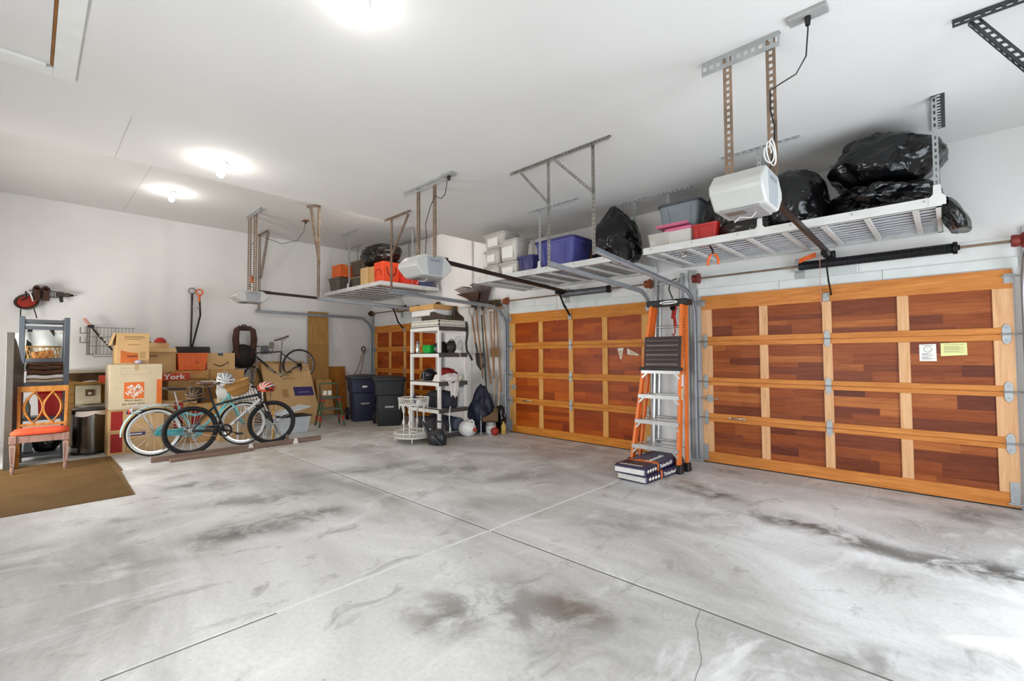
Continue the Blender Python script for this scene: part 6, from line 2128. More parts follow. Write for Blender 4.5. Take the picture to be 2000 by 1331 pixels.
# small shelf with shoes, racket
t = thing('wall_basket', 'black wire basket shelf high on the side wall', 'shelf', (-10.6, .15, 2.38))
for z in (2.37, 2.46):
    MB().tube([(XL + .01, -.02, z), (-10.52, -.02, z), (-10.52, .36, z), (XL + .01, .36, z)], .006, 5).build('frame', M_blackm, t)
for k in range(12):
    y = -.02 + .38 * k / 11
    MB().tube([(-10.52, y, 2.46), (-10.52, y, 2.37), (XL + .01, y, 2.37)], .0035, 4).build('wire', M_blackm, t)
for k, (y, lab) in enumerate(((.06, 'left brown shoe standing in the black wall basket'), (.16, 'right brown shoe standing in the black wall basket'))):
    boot(lab, (-10.62, y, 2.40), 1.6, plain('#4a2f22', .7), toe_up=.9, name='brown_shoe')
t = thing('cordless_drill', 'dark cordless drill hanging at the right end of the wall basket', 'drill', (-10.56, .34, 2.42))
MB().cyl((0, -.06, 0), (0, .10, 0), .035, 14).build('body', plain('#4d4234', .6), t, local=True, smooth=40)
MB().cyl((0, .10, 0), (0, .145, 0), .024, 12, .018).cyl((0, .145, 0), (0, .19, 0), .005, 8).build('chuck', M_blackm, t, local=True, smooth=40)
MB().cbox((0, .0, -.07), (.032, .045, .11), (.15, 0, 0)).build('grip', M_black, t, local=True, bevel=.008)
t = thing('skate_helmet', 'upturned round helmet with a red liner hanging on the side wall', 'helmet', (-10.56, -.04, 2.27))
m = MB()
m.lathe([(.0, -.10), (.07, -.09), (.12, -.05), (.145, .0), (.150, .025), (.135, .025), (.12, 0), (.10, -.04), (.06, -.07), (0, -.08)], 26)
m.bm.transform(Euler((.3, 1.0, 0)).to_matrix().to_4x4())
m.build('shell', plain('#3b3128', .4, var=.2), t, local=True, smooth=60)
m = MB().lathe([(0, -.06), (.06, -.05), (.10, -.01), (.115, .015), (0, .0)], 20)
m.bm.transform(Euler((.3, 1.0, 0)).to_matrix().to_4x4())
m.build('liner', plain('#9a2c1c', .7, var=.2), t, local=True, smooth=60)
for s in (-1, 1):
    MB().tube([(.03, s * .06, .02), (.10, s * .03 + .02, .06), (.08, s * .02, .16)], .011, 6).build('strap', M_printw if s > 0 else M_black, t, local=True)
    MB().tube([(0, s * .07, -.08), (.0, s * .09 + .02, -.25)], .008, 6).build('strap', M_dark, t, local=True)

# loppers near the corner
t = thing('tongs', 'long steel grabber hanging on the side wall near the far door', 'grabber', (-10.66, 5.72, 1.1))
for s in (-1, 1):
    MB().tube([(-10.66, 5.78 + s * .015, 1.50), (-10.66, 5.70 + s * .05, 1.12), (-10.66, 5.60 + s * .08, .9)], .009, 6).build('arm', M_rust, t, smooth=50)
MB().tube([(-10.66, 5.78 + .05 * math.cos(a), 1.56 + .06 * math.sin(a)) for a in [2 * PI * q / 16 for q in range(16)]], .014, 7, closed=True).build('loop', M_dark, t, smooth=60)
MB().cbox((-10.66, 5.78, 1.48), (.03, .07, .06)).build('pivot', M_steel, t, bevel=.006)

# ================================================================ BINS, STOOL
def cart(lab, loc, rz, mat, lidm, s=1.0):
    """wheeled refuse cart: tapered body with corner flutes, overhanging lid, bar, axle and wheels"""
    t = thing('trash_cart', lab, 'bin', loc, rz)
    b = MB()
    lv = []
    def rr(sx, sy, z, r=.06):
        pts = []
        for cx_, cy_, a0 in ((sx / 2 - r, sy / 2 - r, 0), (-sx / 2 + r, sy / 2 - r, PI / 2), (-sx / 2 + r, -sy / 2 + r, PI), (sx / 2 - r, -sy / 2 + r, 1.5 * PI)):
            for k in range(5):
                a = a0 + k / 4 * PI / 2
                pts.append((cx_ + r * math.cos(a), cy_ + r * math.sin(a), z))
        return [b.v(p) for p in pts]
    for sx, sy, z in ((.44, .48, 0), (.46, .50, .02), (.50, .56, .45), (.505, .57, .60), (.555, .63, .62), (.585, .68, .86), (.62, .72, .865), (.63, .73, .90), (.60, .70, .905)):
        lv.append(rr(sx * s, sy * s, z * s))
    n = len(lv[0])
    b.f(lv[0][::-1])
    for A, B in zip(lv, lv[1:]):
        for k in range(n):
            b.f((A[k], A[(k + 1) % n], B[(k + 1) % n], B[k]))
    b.f(lv[-1])
    b.build('body', mat, t, local=True, smooth=35)
    l = MB()
    lid = []
    b = l
    for sx, sy, z in ((.64, .78, .905), (.66, .80, .915), (.655, .795, .945), (.58, .70, .965), (.36, .48, .985)):
        lid.append(rr(sx * s, sy * s, z * s, .07))
    l.f(lid[0][::-1])
    for A, B in zip(lid, lid[1:]):
        for k in range(n):
            l.f((A[k], A[(k + 1) % n], B[(k + 1) % n], B[k]))
    l.f(lid[-1])
    l.build('lid', lidm, t, local=True, smooth=40)
    # front grab bar pocket, rear wheels
    MB().box((-.09 * s, -.305 * s, .36 * s), (.09 * s, -.262 * s, .40 * s)).build('lift_bar', M_galv, t, local=True, bevel=.008)
    MB().box((-.11 * s, -.278 * s, .41 * s), (.11 * s, -.262 * s, .50 * s)).build('pocket', M_black, t, local=True, bevel=.006)
    for sx in (-1, 1):
        w_ = MB().lathe([(0, -.03), (.05, -.03), (.055, -.022), (.10, -.025), (.13, -.03), (.135, -.01), (.135, .01), (.13, .03), (.10, .025), (.055, .022), (.05, .03), (0, .03)], 28, (sx * .285 * s, .25 * s, .136), 'X')
        w_ = w_.build('wheel', M_rubber, t, local=True, smooth=35)
        MB().lathe([(0, -.034), (.022, -.034), (.022, .034), (0, .034)], 12, (sx * .285 * s, .25 * s, .136), 'X').build('hub', M_galv, w_, local=True)
    MB().cyl((-.30 * s, .25 * s, .136), (.30 * s, .25 * s, .136), .012, 8).build('axle', M_steel, t, local=True)
    MB().tube([(-.26 * s, .37 * s, .87 * s), (-.26 * s, .43 * s, .93 * s), (.26 * s, .43 * s, .93 * s), (.26 * s, .37 * s, .87 * s)], .018, 8).build('push_handle', mat, t, local=True, smooth=50)
    return t


tcb = cart('navy blue wheeled refuse cart with a white sticker', (-9.28, 5.02, 0), 1.25, plain('#272c47', .5, var=.12), plain('#23222b', .5))
MB().box((-.07, -.3475, .72), (.03, -.343, .76)).build('sticker', M_printw, tcb, local=True)
cart('dark grey-green wheeled refuse cart between the blue one and the white shelf', (-8.28, 5.06, 0), 1.05, plain('#26282a', .5, var=.12), plain('#1b1b1e', .45))

t = thing('step_stool', 'small green painted step stool with red feet in front of the blue refuse cart', 'stool', (-9.0, 4.16, 0), 1.35)
M_gr = plain('#2f5a3c', .5, var=.15)
MB().box((-.19, -.16, .545), (.19, .16, .572)).build('seat', plain('#3a4a44', .5, var=.2), t, local=True, bevel=.006)
m = MB().box((-.17, .12, .82), (.17, .155, .845)).build('back_rail', M_gr, t, local=True, bevel=.006)
for sx in (-1, 1):
    MB().tube([(sx * .155, .14, .57), (sx * .165, .14, .825)], .012, 7).build('back_post', plain('#2a3a32', .5), t, local=True)
    for sy in (-1, 1):
        lg = MB().tube([(sx * .15, sy * .12, .548), (sx * .235, sy * .20, .0)], [.019, .017], 9).build('leg', M_gr, t, local=True, smooth=50)
        a_, b_ = (sx * .15, sy * .12, .548), (sx * .235, sy * .20, .0)
        MB().tube([lerp(a_, b_, .62), lerp(a_, b_, .8)], [.0215, .0205], 9).build('red_band', M_red, lg, local=True, smooth=50)
        MB().tube([lerp(a_, b_, .02), lerp(a_, b_, .10)], [.022, .022], 9).build('red_cap', M_red, lg, local=True, smooth=50)
for z_, k in ((.34, .38), (.20, .64)):
    for sy in (-1, 1):
        MB().tube([(-.15 - .085 * k, sy * (.12 + .08 * k), z_), (.15 + .085 * k, sy * (.12 + .08 * k), z_)], .012, 7).build('stretcher', plain('#5a6a66', .5), t, local=True)
for sx in (-.07, .02):
    MB().box((sx - .035, .125, .60), (sx + .035, .131, .69)).build('paper_tag', M_printw, t, local=True)

# ================================================================ WHEEL-STOP PLANKS
WG = wood('weathered_plank', '#6b5347', '#9a8173', (14, 1.0, 14), .6)
t = thing('wheel_rack', 'low weathered timber bike rack with white blocks under the bike wheels', 'rack', (-7.75, 2.2, 0))
for k, (x, z0, z1, y0, y1) in enumerate(((-7.62, .002, .075, 1.12, 3.36), (-7.52, .002, .040, 1.30, 2.3))):
    MB().box((x, y0, z0), (x + (.038 if k == 0 else .085), y1, z1)).build('plank', WG, t, bevel=.004)
for y in (2.30, 2.95):
    MB().prism([(-.04, 0), (.04, 0), (.02, .08), (-.02, .08)], (-7.585, y, .001), (0, 1, 0), (0, 0, 1), (.012, 0, 0)).build('white_block', M_printw, t)
MB().box((-7.70, 2.84, .002), (-7.66, 2.875, .14)).build('peg', WG, t, bevel=.003)
# ================================================================ BOX STACKS ON THE LEFT
# low boxes with red and blue print
def moving_box(x, y, z, L, Wd, H, lab):
    t = carton(x, y, z, L, Wd, H, lab, M_card)
    f = L / 2
    decal(t, plain('#a1221c', .7, var=.1), -Wd / 2 + .03, -Wd / 2 + .16, .03, H - .02, '+x', f)
    decal(t, M_printblue, -Wd / 2 + .20, -Wd / 2 + .42, H - .07, H - .02, '+x', f)
    decal(t, M_printw, -Wd / 2 + .23, -Wd / 2 + .38, H - .054, H - .036, '+x', f + .0009)
    for a, b, c, d in ((.2, .206, .03, .2), (.2, .28, .03, .036), (.2, .28, .195, .2), (.274, .28, .15, .2)):
        decal(t, plain('#9c6b3a', .8), -Wd / 2 + a, -Wd / 2 + b, c, d, '+x', f, 'print_line')
    return t


moving_box(-8.86, 1.10, .0, .50, .64, .315, 'lower moving carton with red print under the big orange-logo box')
moving_box(-8.86, 1.10, .317, .50, .64, .315, 'upper moving carton with red print under the big orange-logo box')
t = carton(-8.86, 1.085, .634, .52, .60, .65, 'big pale carton with the square orange HOME logo', M_cardlt)
decal(t, M_printor, -.14, .09, .15, .39, '+x', .26, 'logo_square')
# stencil lettering set diagonally on the orange square
e1 = Vector((0, .80, .60))
for txt, sz, dn, de in (('THE', .048, .068, -.005), ('HOME', .088, .008, 0), ('DEPOT', .062, -.062, .008)):
    text(txt, M_printw, t, sz, W[t] @ Vector((.2617, -.025 - .6 * dn + .8 * de, .268 + .8 * dn + .6 * de)), e1, Vector((0, -.60, .80)), bold=.003, sx=.8)
decal(t, plain('#b8a588', .8), -.18, .16, .50, .505, '+x', .26, 'print_line')
decal(t, plain('#b8a588', .8), -.18, .16, .59, .595, '+x', .26, 'print_line')
decal(t, plain('#b8a588', .8), -.18, -.176, .50, .59, '+x', .26, 'print_line')
decal(t, plain('#b8a588', .8), .156, .16, .50, .59, '+x', .26, 'print_line')
text('More doers.', M_print, t, .042, W[t] @ Vector((.261, -.025, .125)), (0, 1, 0), (0, 0, 1))
text('get more done.', M_print, t, .042, W[t] @ Vector((.261, -.025, .08)), (0, 1, 0), (0, 0, 1))
decal(t, M_printor, .235, .298, .06, .42, '+x', .26)
t = carton(-8.90, 1.05, 1.286, .40, .38, .455, 'open tan carton with an orange patch, standing on the big pale carton', M_card, flaps=False, tape=False)
decal(t, plain('#c9692c', .7), -.10, .08, .03, .17, '+x', .2, poly=[(-.14, .02), (.06, .02), (.06, .16), (-.02, .165), (-.14, .2)])
decal(t, plain('#8a3d1c', .7), -.07, .05, .10, .125, '+x', .201, 'print_line')
for k, (a, b, z) in enumerate(((-.1, .12, .40), (-.1, .14, .385), (-.1, .09, .36), (-.06, .08, .28), (.08, .15, .17), (.08, .15, .15), (.08, .15, .13), (.08, .14, .11), (.08, .15, .09))):
    decal(t, plain('#7c5a33', .8), a, b, z, z + .007, '+x', .2, 'print_line')
MB().bar((.0, -.192, .455), (0, -.25, .27), .40, .004, up=(0, 1, 0)).build('flap', M_card, t, local=True)
t = thing('tape_wad', 'crumpled clear tape wad where the two upper boxes meet', 'tape', (-8.68, 1.11, 1.287))
MB().blob((.03, 0, .03), (.07, .09, .06), lambda u: 1 + .4 * mnoise.noise(u * 5), 3, flat=0.0).build('wad', plain('#b9b4c2', .25), t, local=True, smooth=80)

# workbench along the wall, hidden mostly behind the boxes
WBN = wood('bench_wood', '#7a5a32', '#a9824c', (10, 1, 10), .6)
t = thing('workbench', 'long low wooden workbench along the side wall behind all the boxes', 'bench', (-10.2, 1.3, 0))
MB().box((-10.68, .40, 1.14), (-9.95, 2.62, 1.18)).build('top', plain('#c9bda6', .6, var=.1), t, bevel=.004)
for y in (.46, 1.5, 2.56):
    for x in (-10.62, -10.0):
        MB().box((x - .04, y - .04, 0), (x + .04, y + .04, 1.14)).build('leg', WBN, t, bevel=.003)
MB().box((-10.66, .44, .62), (-9.97, 2.6, .65)).build('lower_shelf', plain('#b5a684', .6, var=.15), t)
MB().box((-9.99, .42, 1.05), (-9.955, 2.6, 1.14)).build('apron', plain('#5b3a1c', .6, var=.25), t)
t = thing('brown_cloth', 'brown cloth hanging from the workbench edge by the steel bin', 'cloth', (-9.93, .68, 1.0))
MB().sheet(lambda u, v: (-9.93 + .02 * math.sin(v * 12) + .03 * u, .44 + v * .48, 1.13 - u * .12 - .012 * math.sin(v * 9)), 8, 16, .01).build('hanging_cloth', plain('#4a3319', .9, var=.3), t, smooth=80)
MB().tube([(-9.88, .44, .99), (-9.87, .6, .975), (-9.87, .76, .98), (-9.88, .92, .965)], [.03, .026, .03, .024], 9).build('rolled_hem', plain('#a07a3a', .85, var=.2), t, smooth=70)
t = thing('picture_frame', 'pale framed picture with a dark centre lying against the bench shelf', 'picture', (-9.86, .66, .652))
MB().bar((-9.88, .655, .655), (-9.93, .655, .945), .30, .025, up=(1, 0, 0)).build('frame', plain('#cfc5a6', .6, var=.15), t, bevel=.003)
MB().bar((-9.875, .67, .78), (-9.892, .67, .88), .10, .012, up=(1, 0, 0)).build('picture', plain('#5a3a22', .6, var=.5, scale=30), t)
MB().bar((-9.8725, .67, .80), (-9.8785, .67, .835), .04, .006, up=(1, 0, 0)).build('highlight', plain('#d8d2c4', .6), t)
carton(-10.15, .66, .652, .3, .40, .30, 'ochre carton behind the framed picture on the bench shelf', plain('#a3742e', .85, var=.12), tape=False)

# middle group of cartons on and in front of the bench
t = carton(-9.52, 1.47, .702, .44, .42, .83, 'wide open carton with a slanting lid left of the orange crate', M_card, tape=False)
MB().bar((.22, 0, .828), (.31, 0, .768), .40, .004, up=(0, 0, 1)).build('flap', M_card, t, local=True)
text('ULINE', M_print, t, .04, W[t] @ Vector((.2213, -.10, .70)), (0, 1, 0), (0, 0, 1), bold=.001)
t = carton(-9.95, 1.46, 1.182, .40, .40, .45, 'plain tan carton behind the open one against the wall', plain('#cfa874', .85, var=.07))
t = thing('black_headphones', 'black cable loop lying on the tan carton', 'cable', (-9.9, 1.38, 1.634))
MB().tube([(0, -.06, .0), (0, -.05, .07), (0, -.01, .105), (0, .03, .08), (0, .01, .02), (0, .05, .01)], .009, 7).build('loop', M_black, t, local=True, smooth=60)
t = thing('baseball_hat', 'red peaked cap lying on the tan carton', 'hat', (-9.85, 1.55, 1.633))
MB().blob((0, 0, .0), (.17, .18, .17), lambda u: 1 + .12 * max(0, u.z) * (1 - abs(u.y)), 3, flat=0).build('crown', M_red, t, local=True, smooth=70)
MB().cbox((.1, 0, .008), (.1, .13, .008)).build('peak', M_red, t, local=True, bevel=.003)

M_ocr = plain('#e86a1c', .5, var=.06)
t = thing('orange_crate', 'bright orange ribbed plastic crate among the cartons', 'crate', (-9.45, 1.90, 1.16))
MB().taper((0, 0, 0), (.40, .38), (.44, .42), .28).build('body', M_ocr, t, local=True, bevel=.006)
for k in range(12):
    y = -.185 + .37 * k / 11
    MB().bar((.205, y * .95, .02), (.223, y, .262), .012, .008, up=(1, 0, 0)).build('rib', M_ocr, t, local=True)
MB().box((-.23, -.22, .27), (.23, .22, .292)).build('rim', M_ocr, t, local=True, bevel=.004)
MB().cbox((.226, .06, .13), (.004, .05, .014)).build('slot', plain('#8a3a12', .6), t, local=True)
t = carton(-9.50, 1.86, .70, .5, .52, .455, 'brown carton supporting the orange crate', M_card2)
for k, z in enumerate((.08, .18, .30)):
    decal(t, plain('#7a5424', .8), -.24, .24, z, z + .02, '+x', .25, 'print_line')
t = thing('yellow_wire_basket', 'orange wire stand in front of the orange crate', 'stand', (-9.12, 1.82, 1.12))
MB().tube([(0, -.17, 0), (0, -.17, .05), (0, -.12, .06), (0, -.12, .12), (0, -.02, .12), (0, -.02, .06), (0, .08, .05), (0, .09, .12), (0, .17, .11), (0, .17, 0)], .007, 5).tube([(0, -.17, 0.004), (0, .17, .004)], .007, 5).build('wire', M_printor, t, local=True)
t = carton(-9.25, 1.62, .0, .6, .58, .70, 'tan carton with a red end print behind the cruiser saddle', M_card)
decal(t, plain('#b0301c', .7), -.02, .10, .25, .66, '+x', .3)
decal(t, M_printblue, -.28, -.16, .55, .62, '+x', .3)
t = carton(-9.12, 2.02, .0, .5, .46, .62, 'brown carton behind the front half of the cruiser', M_card2)
decal(t, plain('#9c2a1a', .7), -.2, -.08, .1, .56, '+x', .25)
t = carton(-9.12, 1.76, .704, .34, .48, .30, 'carton with dark gaps below the red lettered strip', plain('#a07a4a', .85), tape=False)
t = thing('lettered_strip', 'red and white boxed game with the words New York in front of the orange crate', 'box', (-9.20, 1.50, 1.061))
MB().box((-.07, -.78, -.055), (.07, .34, .055)).build('box', plain('#c2401e', .6, var=.1), t, local=True, bevel=.004)
text('Metro New York', M_printw, t, .115, W[t] @ Vector((.0712, -.22, 0)), (0, 1, 0), (0, 0, 1), bold=.003, sx=1.2)
t = carton(-9.62, 2.37, 1.153, .32, .44, .30, 'tan carton with a printed smile arrow right of the orange crate', M_card, tapemat=plain('#3d4a55', .4))
pts = [(.1607, -.13 + .24 * q / 12, .115 - .055 * math.sin(PI * q / 12) + .02 * q / 12) for q in range(13)]
MB().tube(pts, [.004, .006, .008, .009, .010, .010, .010, .009, .009, .008, .007, .006, .004], 6).build('smile_arrow', M_print, t, local=True, smooth=70)
MB().bar((.161, .07, .148), (.161, .125, .145), .004, .010, up=(1, 0, 0)).bar((.161, .122, .148), (.161, .108, .095), .004, .010, up=(1, 0, 0)).build('arrow_head', M_print, t, local=True)
decal(t, plain('#333f4b', .4), -.05, .03, .25, .298, '+x', .16, 'tape_end')
t = carton(-9.66, 2.42, .55, .50, .62, .60, 'large plain carton carrying the smile arrow box', M_card2)
t = thing('string_lights', 'string of round lamps hanging on a red stand left of the smile arrow box', 'lights', (-9.28, 2.11, 1.0))
MB().tube([(0, 0, 0), (0, .0, .30)], .008, 6).build('stand', M_red, t, local=True)
for q in range(5):
    MB().blob((.015, .012, .03 + q * .06), (.03, .03, .03), None, 2).build('lamp', plain('#d9c6b8', .4), t, local=True, smooth=80)
t = carton(-9.28, 2.16, .624, .30, .30, .372, 'narrow brown carton under the red stand', plain('#8c6436', .85))
t = thing('white_folded_bag', 'white plastic shopping bag with red print behind the silver helmet', 'bag', (-8.62, 2.36, .72))
m = MB()
m.sheet(lambda u, v: (-8.75 + .10 * math.sin(v * PI) * math.sin(u * PI) + .02 * math.sin(u * 13), 2.14 + v * .50, .66 + u * (.46 - .22 * v) + .03 * math.sin(v * 8)), 14, 16, .05)
m.build('film', plain('#dddbd6', .5, var=.06), t, smooth=80)
MB().cbox((-8.63, 2.33, .93), (.012, .06, .05), (.4, 0, 0)).build('red_print', M_red, t)
t = carton(-8.85, 2.42, .0, .4, .52, .68, 'carton under the white shopping bag, behind the front wheels', M_card)
t = thing('brown_pouch', 'brown leather pouch slumped on the cartons behind the bikes', 'pouch', (-8.95, 2.02, 1.0)) if False else None
t = thing('wheel_dolly', 'white lattice garden chair folded behind the cruiser handlebar', 'chair', (-8.42, 2.55, 0))
for k in range(6):
    y = 2.40 + .045 * k
    MB().tube([(-8.45, y, .46), (-8.50, y + .10, .86)], .009, 6).build('slat', M_white, t)
    MB().tube([(-8.44, y + .10, .46), (-8.49, y, .86)], .011, 6).build('slat', M_white, t)
for y in (2.36, 2.74):
    MB().tube([(-8.40, y, .0), (-8.48, y, .88)], .012, 8).build('leg', M_white, t)
for z_ in (.46, .86):
    MB().tube([(-8.40 - .08 * z_, 2.36, z_), (-8.40 - .08 * z_, 2.74, z_)], .015, 8).build('rail', M_white, t)
t = thing('bamboo_pole', 'yellow bamboo-like rod standing behind the front wheel', 'rod', (-8.28, 2.86, 0))
MB().tube([(-8.26, 2.84, 0), (-8.34, 2.88, .62)], .022, 8).build('rod', plain('#c79a4a', .6, var=.25, scale=18), t, smooth=50)
for q in range(7):
    p = lerp((-8.26, 2.84, 0), (-8.34, 2.88, .62), .08 + q * .14)
    MB().cyl((p[0], p[1], p[2] - .006), (p[0], p[1], p[2] + .006), .026, 9).build('knuckle', plain('#a3742e', .6), t, smooth=50)

# ================================================================ STEEL BIN
t = thing('steel_bin', 'round brushed steel pedal bin with a white liner showing under its lid', 'bin', (-9.12, .63, 0))
M_bin = plain('#6f6a64', .22, 1.0, var=.12, scale=3)
MB().lathe([(0, .03), (.205, .03), (.205, .60), (.19, .605), (0, .605)], 40).build('body', M_bin, t, local=True, smooth=35)
MB().lathe([(0, 0), (.21, 0), (.213, .03), (0, .03)], 40).build('base_ring', M_black, t, local=True, smooth=35)
MB().lathe([(.0, .61), (.207, .61), (.209, .63), (.17, .655), (0, .665)], 40).build('lid', plain('#4b443d', .3, .7), t, local=True, smooth=45)
m = MB()
m.sheet(lambda u, v: ((.209 + .014 * u) * math.cos(-.9 + v * 2.4), (.209 + .014 * u) * math.sin(-.9 + v * 2.4), .618 - u * (.035 + .03 * abs(math.sin(v * 7)) + .03 * (1 - v) ** 4)), 5, 40, .004)
m.build('liner', plain('#e9dcd2', .6), t, local=True, smooth=70)
MB().cbox((.235, 0, .018), (.09, .12, .016)).build('pedal', M_black, t, local=True, bevel=.004)

# ================================================================ GREY LADDER SHELF WITH LINENS
LX, LY0, LY1 = -8.90, -.10, .38
t = thing('ladder_shelf', 'slate grey open shelf tower stacked with linens behind the chair', 'shelf', (-9.1, .14, 0))
M_slate = plain('#4d545b', .45, var=.1)
for y in (LY0 + .025, LY1 - .025):
    for x in (LX, LX - .42):
        MB().box((x - .028, y - .028, 0), (x + .028, y + .028, 1.94)).build('post', M_slate, t, bevel=.004)
for z in (.10, .58, 1.04, 1.36, 1.80):
    m = MB().box((LX - .42, LY0 + .053, z - .02), (LX + .0, LY1 - .053, z)).build('shelf_board', plain('#5b6268', .45, var=.1), t, bevel=.003)
    MB().box((LX, LY0 + .053, z - .035), (LX + .02, LY1 - .053, z + .012)).build('front_rail', M_slate, t, bevel=.003)
MB().box((LX, LY0 + .053, 1.86), (LX + .02, LY1 - .053, 1.90)).build('top_rail', plain('#4a4d4e', .45), t, bevel=.003)
MB().box((LX - .44, LY0 + .05, 1.86), (LX - .42, LY1 - .05, 1.90)).build('top_rail', M_slate, t, bevel=.003)


def folded(lab, c, size, mat, n=3, name='folded_blanket'):
    t = thing(name, lab, 'blanket', c)
    for k in range(n):
        h = size[2] / n
        m = MB()
        sx, sy = size[0] * (1 - .03 * (k % 2)), size[1] * (1 - .04 * ((k + 1) % 2))
        m.sheet(lambda u, v: (sx * .5 * math.cos(2 * PI * u) * (abs(math.cos(2 * PI * u)) ** -.6 if abs(math.cos(2 * PI * u)) > .02 else 1), (v - .5) * sy, h * (k + .5) + h * .5 * math.sin(2 * PI * u) * (abs(math.sin(2 * PI * u)) ** -.6 if abs(math.sin(2 * PI * u)) > .02 else 1) + .007 * math.sin(v * 9 + k)), 32, 10)
        for row in (0,):
            pass
        bm_ = m.bm
        bmesh.ops.holes_fill(bm_, edges=[e for e in bm_.edges if e.is_boundary], sides=0)
        m.build('fold', mat, t, local=True, smooth=60)
    return t


M_bl = plain('#5a3c28', .95, var=.2, scale=20)
folded('thick chocolate brown folded blanket on the shelf tower', (LX - .2, .15, 1.155), (.40, .36, .19), M_bl)
folded('white folded sheet under the brown blanket', (LX - .2, .15, 1.095), (.40, .37, .058), plain('#e2ddd6', .9), 1, 'folded_sheet')
folded('beige folded sheet at the bottom of the linen pile', (LX - .2, .15, 1.042), (.40, .37, .052), plain('#b9a58c', .9), 1, 'folded_sheet')
t = thing('net_basket', 'tan woven net basket on the upper shelf of the tower', 'basket', (LX - .19, .13, 1.361))
m = MB()
for k in range(16):
    for s in (1, -1):
        a0 = 2 * PI * k / 16
        m.tube([(.15 * math.cos(a0 + s * .4 * u) * (1 + .12 * u), .15 * math.sin(a0 + s * .4 * u) * (1 + .12 * u), .015 + .16 * u) for u in (0, .33, .66, 1)], .0045, 4)
m.build('net', plain('#b98f52', .8, var=.2), t, local=True, kind='stuff')
for z_, r_ in ((.012, .152), (.175, .17)):
    MB().tube([(r_ * math.cos(a), r_ * math.sin(a), z_) for a in [2 * PI * q / 28 for q in range(28)]], .009, 6, closed=True).build('rim', plain('#8f6a30', .7), t, local=True, smooth=60)
MB().lathe([(0, .003), (.14, .003), (.14, .012), (0, .012)], 24).build('bottom', plain('#8f6a30', .7), t, local=True)
t = thing('orange_folder', 'folded orange map sheet inside the net basket', 'map', (LX - .19, .13, 1.376))
MB().cbox((.02, 0, .05), (.10, .20, .10), (.2, .1, .3)).build('sheet', plain('#d98a4a', .7, var=.3, scale=25), t, local=True, bevel=.004)
t = thing('tote_bag', 'white tote bag with black straps and green print behind the tower', 'bag', (-9.55, .14, 1.40))
m = MB().sheet(lambda u, v: (-9.46 + .03 * math.sin(u * 5 + v * 7), -.17 + v * .52, 1.20 + u * .56 - .12 * (v - .5) ** 2), 10, 14, .05)
m.build('body', plain('#d5dad4', .85, var=.12), t, smooth=70)
for y in (-.02, .20):
    MB().bar((-9.40, y, 1.36), (-9.43, y + .02, 1.80), .05, .006, up=(1, 0, 0)).build('strap', M_black, t)
MB().cbox((-9.452, .14, 1.57), (.008, .18, .08), (0, 0, 0)).build('green_print', plain('#4f6f62', .8), t)
MB().cbox((-9.448, .30, 1.50), (.008, .14, .10), (.3, 0, 0)).build('grey_print', plain('#51666d', .8), t)
text('CPI', M_print, t, .09, (-9.405, .10, 1.73), (0, 1, 0), (0, 0, 1))
M_rs = plain('#c2181c', .45, var=.06)
t = thing('red_cooler', 'bright red plastic bin on the tower shelf seen through the chair back', 'bin', (LX - .18, .22, .582))
MB().taper((0, 0, 0), (.30, .24), (.34, .27), .33).build('body', M_rs, t, local=True, bevel=.012)
MB().box((-.18, -.145, .33), (.18, .145, .355)).build('rim', M_rs, t, local=True, bevel=.006)
t = thing('glass_jar', 'clear green-tinged jar left of the red bin on the tower shelf', 'jar', (LX - .1, -.01, .582))
MB().lathe([(0, 0), (.032, 0), (.035, .02), (.035, .16), (.02, .20), (.02, .24), (0, .24)], 18).build('jar', plain('#8ea08a', .2, trans=.4, key='jar'), t, local=True, smooth=50)
MB().lathe([(.0, .24), (.024, .24), (.024, .265), (0, .265)], 14).build('lid', M_printw, t, local=True)
t = thing('shoe_pile', 'dark crumpled bag on the bottom board of the tower', 'bag', (LX - .18, .18, .102))
MB().blob((0, 0, .13), (.34, .30, .28), lambda u: 1 + .18 * mnoise.noise(u * 3), 4, flat=.0).build('film', M_bag, t, local=True, smooth=80)
t = thing('gray_shoe', 'grey shoe at the front of the bottom board of the tower', 'shoe', (LX - .08, -.02, .102)) if False else boot('grey low shoe at the front of the bottom board of the tower', (LX - .16, .0, .103), 1.7, plain('#7a8488', .7), name='grey_shoe')

# dark panel standing at the picture's left edge
t = thing('headboard', 'dark grey wooden bed end standing upright at the left edge', 'headboard', (-8.35, -.22, 0))
M_hb = plain('#4d4a45', .5, var=.15)
MB().box((-8.44, -.20, 0), (-8.38, -.13, 1.70)).build('post', plain('#565149', .5, var=.12), t, bevel=.005)
m = MB()
m.sheet(lambda u, v: (-8.45 - v * .40, -.165 + .09 * v, .02 + u * (1.62 - .34 * (math.sin(v * PI / 2)) ** 2)), 8, 12, .03)
m.build('panel', M_hb, t, smooth=50)
MB().box((-8.94, -.21, 0), (-8.88, -.15, 1.15)).build('post', M_hb, t, bevel=.005)

# ================================================================ CHAIR
t = thing('dining_chair', 'wooden dining chair with interlaced oval splats and an orange-red seat', 'chair', (-8.22, .12, 0), PI / 2 - .06)
